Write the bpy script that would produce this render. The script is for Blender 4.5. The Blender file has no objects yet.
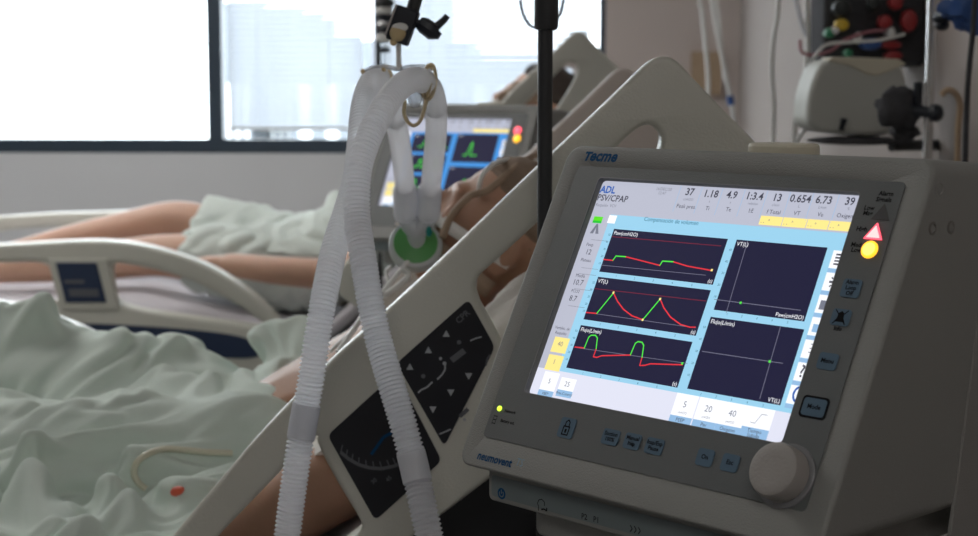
import bpy, bmesh, math, random
from mathutils import Vector, Matrix, noise
from mathutils.bvhtree import BVHTree
from mathutils.geometry import tessellate_polygon

SC = bpy.context.scene
C = SC.collection
rnd = random.Random(7)
R = math.radians

# ------------------------------------------------------------------ camera
CAM = Vector((0, 0, 1.43)); FPX = 1600.0
yw, pt = R(2.47), R(6.45)
FW = Vector((-math.sin(yw)*math.cos(pt), math.cos(yw)*math.cos(pt), -math.sin(pt)))
RT = Vector((math.cos(yw), math.sin(yw), 0)); UP = RT.cross(FW)
cd = bpy.data.cameras.new('camera'); cam = bpy.data.objects.new('camera', cd); C.objects.link(cam)
cam.location = CAM; cam.rotation_euler = (R(90)-pt, 0, yw)
cd.lens = FPX/978*36; cd.sensor_width = 36; cd.clip_start = .05; cd.clip_end = 300
cd.dof.use_dof = True; cd.dof.focus_distance = 1.24; cd.dof.aperture_fstop = 9.5
SC.camera = cam

def ray(px, py): return FW + RT*((px-489)/FPX) + UP*((268-py)/FPX)
def at(px, py, Y):
    r = ray(px, py); return CAM + r*(Y/r.y)

# ------------------------------------------------------------------ materials
MATS = {}; FILL_LAMP = 8.8
def mat(name, col, rough=.5, metal=0, noise_amt=0, nscale=20, bump=0, bscale=200, emis=None, estr=1, spec=.5, alpha=1, trans=0, sss=0, coat=0):
    m = bpy.data.materials.new(name); m.use_nodes = True; nt = m.node_tree
    b = nt.nodes['Principled BSDF']
    b.inputs['Base Color'].default_value = (*col, 1); b.inputs['Roughness'].default_value = rough
    b.inputs['Metallic'].default_value = metal; b.inputs['Specular IOR Level'].default_value = spec
    b.inputs['Alpha'].default_value = alpha; b.inputs['Transmission Weight'].default_value = trans
    b.inputs['Coat Weight'].default_value = coat
    if sss:
        b.inputs['Subsurface Weight'].default_value = sss; b.inputs['Subsurface Radius'].default_value = (.02, .008, .004)
        b.inputs['Subsurface Scale'].default_value = .5
    tc = nt.nodes.new('ShaderNodeTexCoord')
    if noise_amt:
        n = nt.nodes.new('ShaderNodeTexNoise'); n.inputs['Scale'].default_value = nscale; n.inputs['Detail'].default_value = 5
        nt.links.new(tc.outputs['Object'], n.inputs['Vector'])
        mx = nt.nodes.new('ShaderNodeMix'); mx.data_type = 'RGBA'
        mx.inputs[6].default_value = (*[c*(1-noise_amt) for c in col], 1); mx.inputs[7].default_value = (*[min(1, c*(1+noise_amt)) for c in col], 1)
        nt.links.new(n.outputs['Fac'], mx.inputs[0]); nt.links.new(mx.outputs[2], b.inputs['Base Color'])
    if bump:
        n2 = nt.nodes.new('ShaderNodeTexNoise'); n2.inputs['Scale'].default_value = bscale; n2.inputs['Detail'].default_value = 4
        nt.links.new(tc.outputs['Object'], n2.inputs['Vector'])
        bp = nt.nodes.new('ShaderNodeBump'); bp.inputs['Strength'].default_value = bump; bp.inputs['Distance'].default_value = .002
        nt.links.new(n2.outputs['Fac'], bp.inputs['Height']); nt.links.new(bp.outputs['Normal'], b.inputs['Normal'])
    if emis:
        b.inputs['Emission Color'].default_value = (*emis, 1); b.inputs['Emission Strength'].default_value = estr
    MATS[name] = m; return m
def translucent(name, col, fac=.5, rough=.35):
    m = mat(name, col, rough); nt = m.node_tree; b = nt.nodes['Principled BSDF']; o = nt.nodes['Material Output']
    t = nt.nodes.new('ShaderNodeBsdfTranslucent'); t.inputs['Color'].default_value = (*col, 1)
    mx = nt.nodes.new('ShaderNodeMixShader'); mx.inputs[0].default_value = fac
    nt.links.new(b.outputs[0], mx.inputs[1]); nt.links.new(t.outputs[0], mx.inputs[2]); nt.links.new(mx.outputs[0], o.inputs['Surface'])
    return m
def clear(name, col, fac=.5, rough=.1):
    m = mat(name, col, rough); nt = m.node_tree; b = nt.nodes['Principled BSDF']; o = nt.nodes['Material Output']
    t = nt.nodes.new('ShaderNodeBsdfTransparent'); t.inputs['Color'].default_value = (*[min(1, .5+c/2) for c in col], 1)
    mx = nt.nodes.new('ShaderNodeMixShader'); mx.inputs[0].default_value = fac
    nt.links.new(b.outputs[0], mx.inputs[1]); nt.links.new(t.outputs[0], mx.inputs[2]); nt.links.new(mx.outputs[0], o.inputs['Surface'])
    return m
def screen(name, col, s=1.0):
    m = mat(name, (.008, .008, .010), .5, emis=col, estr=s, spec=.12); return m
def lin(r, g, b):
    f = lambda c: ((c/255+.055)/1.055)**2.4 if c > 10 else c/255/12.92
    return (f(r), f(g), f(b))

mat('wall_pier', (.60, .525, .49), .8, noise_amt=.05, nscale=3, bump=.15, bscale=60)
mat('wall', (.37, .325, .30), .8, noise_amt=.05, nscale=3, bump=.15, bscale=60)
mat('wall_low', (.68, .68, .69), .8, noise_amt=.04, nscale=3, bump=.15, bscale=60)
mat('floor', (.30, .31, .32), .35, noise_amt=.12, nscale=30)
mat('ceiling', (.7, .7, .68), .9, noise_amt=.03)
mat('frame_dark', (.035, .055, .08), .4, noise_amt=.1)
mat('frame_white', (.75, .78, .8), .4, noise_amt=.03)
mat('vent_shell', (.255, .256, .243), .5, noise_amt=.05, nscale=8, bump=.35, bscale=900)
mat('vent_side', (.255, .25, .238), .55, noise_amt=.06, nscale=8, bump=.35, bscale=900)
mat('bezel', (.120, .130, .130), .42, noise_amt=.05, nscale=10, bump=.2, bscale=1200)
mat('bezel_rim', (.20, .20, .21), .3, noise_amt=.03)
mat('print_black', (.008, .008, .010), .7, spec=.15)
mat('print_grey', (.07, .07, .07), .5)
mat('print_blue', (.008, .07, .18), .7, spec=.15)
mat('print_lightblue', (.20, .34, .46), .4)
mat('key_blue', (.07, .135, .20), .5, noise_amt=.12, nscale=60)
mat('strip_blue', (.17, .205, .215), .45, noise_amt=.05)
mat('knob', (.34, .32, .30), .45, noise_amt=.05, nscale=40, bump=.2, bscale=500)
mat('cream', (.62, .58, .46), .45, noise_amt=.04)
mat('screw', (.20, .19, .18), .4, metal=.4, noise_amt=.1)
mat('rail', (.62, .615, .545), .30, noise_amt=.07, nscale=9, bump=.3, bscale=500)
mat('rail_pink', (.54, .48, .44), .42, noise_amt=.07, nscale=9, bump=.3, bscale=500)
mat('black_vinyl', (.012, .013, .016), .5, noise_amt=.2, nscale=30)
mat('key_dark', (.010, .011, .016), .3, noise_amt=.25, nscale=40)
mat('print_light', (.42, .44, .46), .5)
mat('print_dim', (.13, .135, .15), .5)
mat('navy', (.018, .035, .085), .4, noise_amt=.15)
mat('sheet', (.48, .46, .49), .9, noise_amt=.05, bump=.3, bscale=300)
mat('pillow', (.62, .59, .55), .9, noise_amt=.07, bump=.4, bscale=120)
mat('green_cloth', (.64, .72, .66), .92, noise_amt=.06, nscale=14, bump=.35, bscale=700)
mat('gown', (.62, .68, .64), .92, noise_amt=.06, nscale=14, bump=.3, bscale=500)
mat('skin', (.42, .235, .155), .5, noise_amt=.14, nscale=14, bump=.3, bscale=240, sss=.12)
mat('skin_pale', (.56, .34, .245), .5, noise_amt=.14, nscale=14, bump=.3, bscale=240, sss=.12)
mat('hair_net', (.24, .17, .12), .8, noise_amt=.3, nscale=50, bump=.8, bscale=150)
mat('hair', (.05, .035, .028), .7, noise_amt=.3, nscale=60, bump=.8, bscale=150)
mat('gauze', (.78, .75, .72), .95, noise_amt=.06, bump=.6, bscale=400)
mat('brown_tape', (.33, .235, .165), .7, noise_amt=.2, nscale=40, bump=.5, bscale=200)
mat('steel', (.68, .69, .70), .22, metal=1, noise_amt=.05)
mat('dark_metal', (.040, .042, .045), .42, metal=.2, noise_amt=.1)
mat('black_plastic', (.010, .014, .022), .4, noise_amt=.15)
mat('white_plastic', (.78, .78, .76), .4, noise_amt=.03)
mat('gold_ball', (.62, .48, .26), .35, noise_amt=.15, nscale=80)
mat('tube_white', (.74, .74, .72), .35, noise_amt=.03)
translucent('hose', (.93, .94, .97), .70, .32)
translucent('hose_smooth', (.93, .93, .96), .70, .3)
clear('clear_plastic', (.80, .82, .86), .45, .12)
translucent('elastic', (.80, .70, .50), .45, .35)
translucent('cuff', (.83, .84, .87), .45, .3)
translucent('filter_green', (.17, .52, .17), .35, .35)
mat('teal', (.0, .22, .20), .4)
translucent('slat', (.66, .70, .75), .055, .5)
clear('glass', (.9, .95, .95), .93, .03)
mat('device_grey', (.50, .51, .47), .5, noise_amt=.06, nscale=8, bump=.2)
mat('dark_grey', (.07, .07, .075), .9, spec=.08, noise_amt=.3, nscale=60, bump=.6, bscale=120)
for n, c in dict(k_black=(.015, .02, .02), k_yellow=(.62, .42, .03), k_red=(.36, .03, .035), k_blue=(.04, .11, .34), k_green=(.04, .26, .13), k_white=(.8, .8, .8), k_pink=(.40, .16, .19), k_tan=(.45, .33, .22)).items():
    mat(n, c, .4, noise_amt=.12, nscale=40)
mat('tube_yellowish', (.66, .63, .50), .35, noise_amt=.04)
mat('outside', (.13, .145, .165), .9, noise_amt=.1, nscale=.4)
mat('red_clip', (.65, .10, .05), .4, noise_amt=.05)
def wrinkle(m, scale, dist, strength):
    nt = MATS[m].node_tree; b = nt.nodes['Principled BSDF']; old = b.inputs['Normal'].links[0].from_node
    tc = nt.nodes.new('ShaderNodeTexCoord'); n0 = nt.nodes.new('ShaderNodeTexNoise'); n0.inputs['Scale'].default_value = scale*.5; n0.inputs['Detail'].default_value = 2
    add = nt.nodes.new('ShaderNodeVectorMath'); add.operation = 'MULTIPLY_ADD'; add.inputs[1].default_value = (.10, .10, .10)
    n = nt.nodes.new('ShaderNodeTexNoise'); n.inputs['Scale'].default_value = scale; n.inputs['Detail'].default_value = 2; n.noise_type = 'RIDGED_MULTIFRACTAL'
    nt.links.new(tc.outputs['Object'], n0.inputs['Vector']); nt.links.new(n0.outputs['Color'], add.inputs[0]); nt.links.new(tc.outputs['Object'], add.inputs[2]); nt.links.new(add.outputs[0], n.inputs['Vector'])
    bp = nt.nodes.new('ShaderNodeBump'); bp.inputs['Strength'].default_value = strength; bp.inputs['Distance'].default_value = dist
    nt.links.new(n.outputs['Fac'], bp.inputs['Height']); nt.links.new(old.outputs['Normal'], bp.inputs['Normal']); nt.links.new(bp.outputs['Normal'], b.inputs['Normal'])
wrinkle('green_cloth', 9, .006, .55); wrinkle('gown', 14, .006, .5); wrinkle('sheet', 5, .008, .5); wrinkle('pillow', 8, .006, .4)
for n in ('hose', 'hose_smooth'):      # thin clear-white plastic lets some of the background through
    nt = MATS[n].node_tree; o = nt.nodes['Material Output']; s = o.inputs['Surface'].links[0].from_node
    tr = nt.nodes.new('ShaderNodeBsdfTransparent'); mx = nt.nodes.new('ShaderNodeMixShader'); mx.inputs[0].default_value = .24
    nt.links.new(s.outputs[0], mx.inputs[1]); nt.links.new(tr.outputs[0], mx.inputs[2]); nt.links.new(mx.outputs[0], o.inputs['Surface'])
# screen colours: the screens give off light
for n, c, s in (('e_grey', (196, 199, 216), .82), ('e_pale', (222, 224, 240), .95), ('e_white', (244, 246, 252), 1.0), ('e_cyan', (157, 212, 240), .9), ('e_dark', (34, 33, 62), .8), ('e_yellow', (250, 230, 140), .98),
                ('e_blue', (40, 100, 190), .8), ('e_caption', (150, 190, 228), .9), ('e_ink', (70, 70, 84), .8), ('e_inklight', (128, 132, 148), .8), ('e_green', (40, 200, 60), .9), ('e_trgreen', (80, 225, 70), 1.0), ('e_trred', (222, 52, 62), .95),
                ('e_line', (118, 40, 62), .8), ('e_axis', (128, 128, 150), .8), ('e_lightgreen', (90, 220, 40), 1), ('e_dteal', (30, 110, 140), .8), ('e_midblue', (70, 150, 225), .9)):
    screen(n, lin(*c), s)
mat('lamp_red', (.5, .02, .04), .3, emis=(1, .10, .15), estr=1.7)
mat('lamp_redcore', (.6, .2, .2), .3, emis=(1, .42, .42), estr=1.6)
mat('lamp_yellow', (.6, .4, .02), .3, emis=(1, .50, .03), estr=1.4)
mat('lamp_yellowcore', (.6, .5, .1), .3, emis=(1, .66, .14), estr=1.4)
mat('lamp_green', (.3, .5, .02), .3, emis=(.62, .95, .05), estr=1.4)
mat('lamp_fill', (.8, .8, .8), .5, emis=(1, .965, .935), estr=FILL_LAMP)  # glow of the added fill lamps overhead

# ------------------------------------------------------------------ mesh building
class MB:
    def __init__(s): s.v = []; s.f = []; s.m = []; s.mats = []
    def mi(s, m):
        if m not in s.mats: s.mats.append(m)
        return s.mats.index(m)
    def add(s, vs, fs, m):
        k = len(s.v); i = s.mi(m); s.v += [Vector(v) for v in vs]
        for f in fs: s.f.append([k+a for a in f]); s.m.append(i)
        return s
    def box(s, a, b, m, M=None):
        vs = [Vector((x, y, z)) for z in (a[2], b[2]) for y in (a[1], b[1]) for x in (a[0], b[0])]
        if M: vs = [M @ v for v in vs]
        return s.add(vs, [(0, 2, 3, 1), (4, 5, 7, 6), (0, 1, 5, 4), (2, 6, 7, 3), (0, 4, 6, 2), (1, 3, 7, 5)], m)
    def prism(s, front, back, m):
        n = len(front)
        fs = [list(range(n)), list(range(2*n-1, n-1, -1))] + [(i, n+i, n+(i+1) % n, (i+1) % n) for i in range(n)]
        return s.add(list(front)+list(back), fs, m)
    def poly(s, pts, m): return s.add(pts, [list(range(len(pts)))], m)
    def tube(s, pts, r, m, seg=12, caps=True):
        pts = [Vector(p) for p in pts]; n = len(pts)
        rr = r if isinstance(r, (list, tuple)) else [r]*n
        T = [(pts[min(i+1, n-1)]-pts[max(i-1, 0)]).normalized() for i in range(n)]
        u = T[0].orthogonal().normalized(); vs = []
        for i in range(n):
            u = (u - T[i]*u.dot(T[i])).normalized(); w = T[i].cross(u)
            for k in range(seg):
                a = 2*math.pi*k/seg; vs.append(pts[i]+(u*math.cos(a)+w*math.sin(a))*rr[i])
        fs = [(i*seg+k, i*seg+(k+1) % seg, (i+1)*seg+(k+1) % seg, (i+1)*seg+k) for i in range(n-1) for k in range(seg)]
        if caps: fs += [list(range(seg))[::-1], list(range((n-1)*seg, n*seg))]
        return s.add(vs, fs, m)
    def lathe(s, prof, m, M, seg=32):   # prof: (radius, height) list along local z
        n = len(prof); vs = []
        for r, h in prof:
            for k in range(seg):
                a = 2*math.pi*k/seg; vs.append(M @ Vector((r*math.cos(a), r*math.sin(a), h)))
        fs = [(i*seg+k, i*seg+(k+1) % seg, (i+1)*seg+(k+1) % seg, (i+1)*seg+k) for i in range(n-1) for k in range(seg)]
        fs += [list(range(seg))[::-1], list(range((n-1)*seg, n*seg))]
        return s.add(vs, fs, m)
    def blob(s, c, rad, m, seg=20, jit=0, seed=0, M=None):
        vs = []; rings = seg//2
        for j in range(rings+1):
            th = math.pi*j/rings
            for k in range(seg):
                a = 2*math.pi*k/seg; d = Vector((math.sin(th)*math.cos(a), math.sin(th)*math.sin(a), math.cos(th)))
                q = 1+jit*noise.noise(d*2.2+Vector((seed, 0, 0)))
                p = Vector((d.x*rad[0], d.y*rad[1], d.z*rad[2]))*q
                if M: p = M @ p
                vs.append(Vector(c)+p)
        fs = [(j*seg+k, (j+1)*seg+k, (j+1)*seg+(k+1) % seg, j*seg+(k+1) % seg) for j in range(rings) for k in range(seg)]
        return s.add(vs, fs, m)
    def mesh(s, name, smooth=True):
        me = bpy.data.meshes.new(name); me.from_pydata(s.v, [], s.f)
        for mm in s.mats: me.materials.append(MATS[mm])
        for p, i in zip(me.polygons, s.m): p.material_index = i; p.use_smooth = smooth
        bm = bmesh.new(); bm.from_mesh(me); bmesh.ops.remove_doubles(bm, verts=bm.verts, dist=1e-6); bmesh.ops.recalc_face_normals(bm, faces=bm.faces)
        if smooth:
            for e in bm.edges:
                if len(e.link_faces) == 2 and e.calc_face_angle(0) > R(38): e.smooth = False
        bm.to_mesh(me); bm.free(); me.update()
        return me
    def build(s, name, parent=None, M=None, bevel=0, seg=2, smooth=True, recalc=True):
        o = bpy.data.objects.new(name, s.mesh(name, smooth)); C.objects.link(o)
        if parent: o.parent = parent
        if M: o.matrix_local = M
        if bevel:
            b = o.modifiers.new('bevel', 'BEVEL'); b.width = bevel; b.segments = seg; b.limit_method = 'ANGLE'; b.angle_limit = R(38); b.harden_normals = True
        return o
def tag(o, label=None, cat=None, group=None, kind=None):
    if label: o['label'] = label
    if cat: o['category'] = cat
    if group: o['group'] = group
    if kind: o['kind'] = kind
    return o
def empty(name, loc=(0, 0, 0), rz=0):
    o = bpy.data.objects.new(name, None); C.objects.link(o); o.location = loc; o.rotation_euler = (0, 0, rz); o.empty_display_size = .05; return o
def chaikin(p, n=2, closed=True):
    p = [Vector(q) for q in p]
    for _ in range(n):
        out = []; L = len(p)
        if not closed: out.append(p[0])
        for i in range(L if closed else L-1):
            a, b = p[i], p[(i+1) % L]; out += [a*.75+b*.25, a*.25+b*.75]
        if not closed: out.append(p[-1])
        p = out
    return p
def spline(pts, n=8):
    P = [Vector(p) for p in pts]; P = [P[0]*2-P[1]]+P+[P[-1]*2-P[-2]]; out = []
    for i in range(1, len(P)-2):
        for k in range(n):
            t = k/n; a, b, c, d = P[i-1], P[i], P[i+1], P[i+2]
            out.append(.5*((2*b)+(c-a)*t+(2*a-5*b+4*c-d)*t*t+(3*b-a-3*c+d)*t**3))
    out.append(P[-2]); return out
def curve_mesh(loops, ext, bev=0, res=2):
    """2D filled outline with holes (local x,y), thickness 2*ext, rounded edge bev."""
    cu = bpy.data.curves.new('c', 'CURVE'); cu.dimensions = '2D'; cu.fill_mode = 'BOTH'; cu.extrude = ext; cu.bevel_depth = bev; cu.bevel_resolution = res; cu.offset = -bev
    for L in loops:
        sp = cu.splines.new('POLY'); sp.points.add(len(L)-1); sp.use_cyclic_u = True
        for q, p in zip(sp.points, L): q.co = (p[0], p[1], 0, 1)
    o = bpy.data.objects.new('c', cu); C.objects.link(o)
    me = bpy.data.meshes.new_from_object(o.evaluated_get(bpy.context.evaluated_depsgraph_get()))
    bpy.data.objects.remove(o); bpy.data.curves.remove(cu)
    return me
TXT = {}
def text_mesh(t, bold=0, shear=0, align='LEFT'):
    k = (t, bold, shear, align)
    if k in TXT: return TXT[k]
    cu = bpy.data.curves.new('t', 'FONT'); cu.body = t; cu.size = 1; cu.resolution_u = 2; cu.offset = bold; cu.shear = shear; cu.align_x = align; cu.space_line = .85
    o = bpy.data.objects.new('t', cu); C.objects.link(o)
    me = bpy.data.meshes.new_from_object(o.evaluated_get(bpy.context.evaluated_depsgraph_get()))
    bpy.data.objects.remove(o); bpy.data.curves.remove(cu)
    TXT[k] = ([v.co.copy() for v in me.vertices], [list(p.vertices) for p in me.polygons]); bpy.data.meshes.remove(me)
    return TXT[k]
def put_text(mb, t, M, size, m, bold=0, shear=0, align='LEFT', sx=1):
    vs, fs = text_mesh(t, bold, shear, align)
    mb.add([M @ Vector((v.x*size*sx, v.y*size, 0)) for v in vs], fs, m)
def from_mesh(me, name, m, parent=None, M=None, smooth=True):
    me.materials.clear(); me.materials.append(MATS[m]); me.name = name
    if smooth:
        bm = bmesh.new(); bm.from_mesh(me); bmesh.ops.remove_doubles(bm, verts=bm.verts, dist=1e-5)
        for f in bm.faces: f.smooth = True
        for e in bm.edges:
            if len(e.link_faces) == 2 and e.calc_face_angle(0) > R(50): e.smooth = False
        bm.to_mesh(me); bm.free()
    o = bpy.data.objects.new(name, me); C.objects.link(o)
    if parent: o.parent = parent
    if M: o.matrix_local = M
    return o
def frame_of(o, x, z):
    x = x.normalized(); z = (z - x*z.dot(x)).normalized(); y = z.cross(x)
    return Matrix(((x.x, y.x, z.x, o.x), (x.y, y.y, z.y, o.y), (x.z, y.z, z.z, o.z), (0, 0, 0, 1)))
def one(name, mb, label, cat, group=None, **k):
    """a thing that is a single mesh: origin moved to its base."""
    xs = [v.x for v in mb.v]; ys = [v.y for v in mb.v]; zs = [v.z for v in mb.v]
    c = Vector(((min(xs)+max(xs))/2, (min(ys)+max(ys))/2, min(zs)))
    mb.v = [v-c for v in mb.v]
    o = mb.build(name, **k); o.location = c; return tag(o, label, cat, group)
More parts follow.
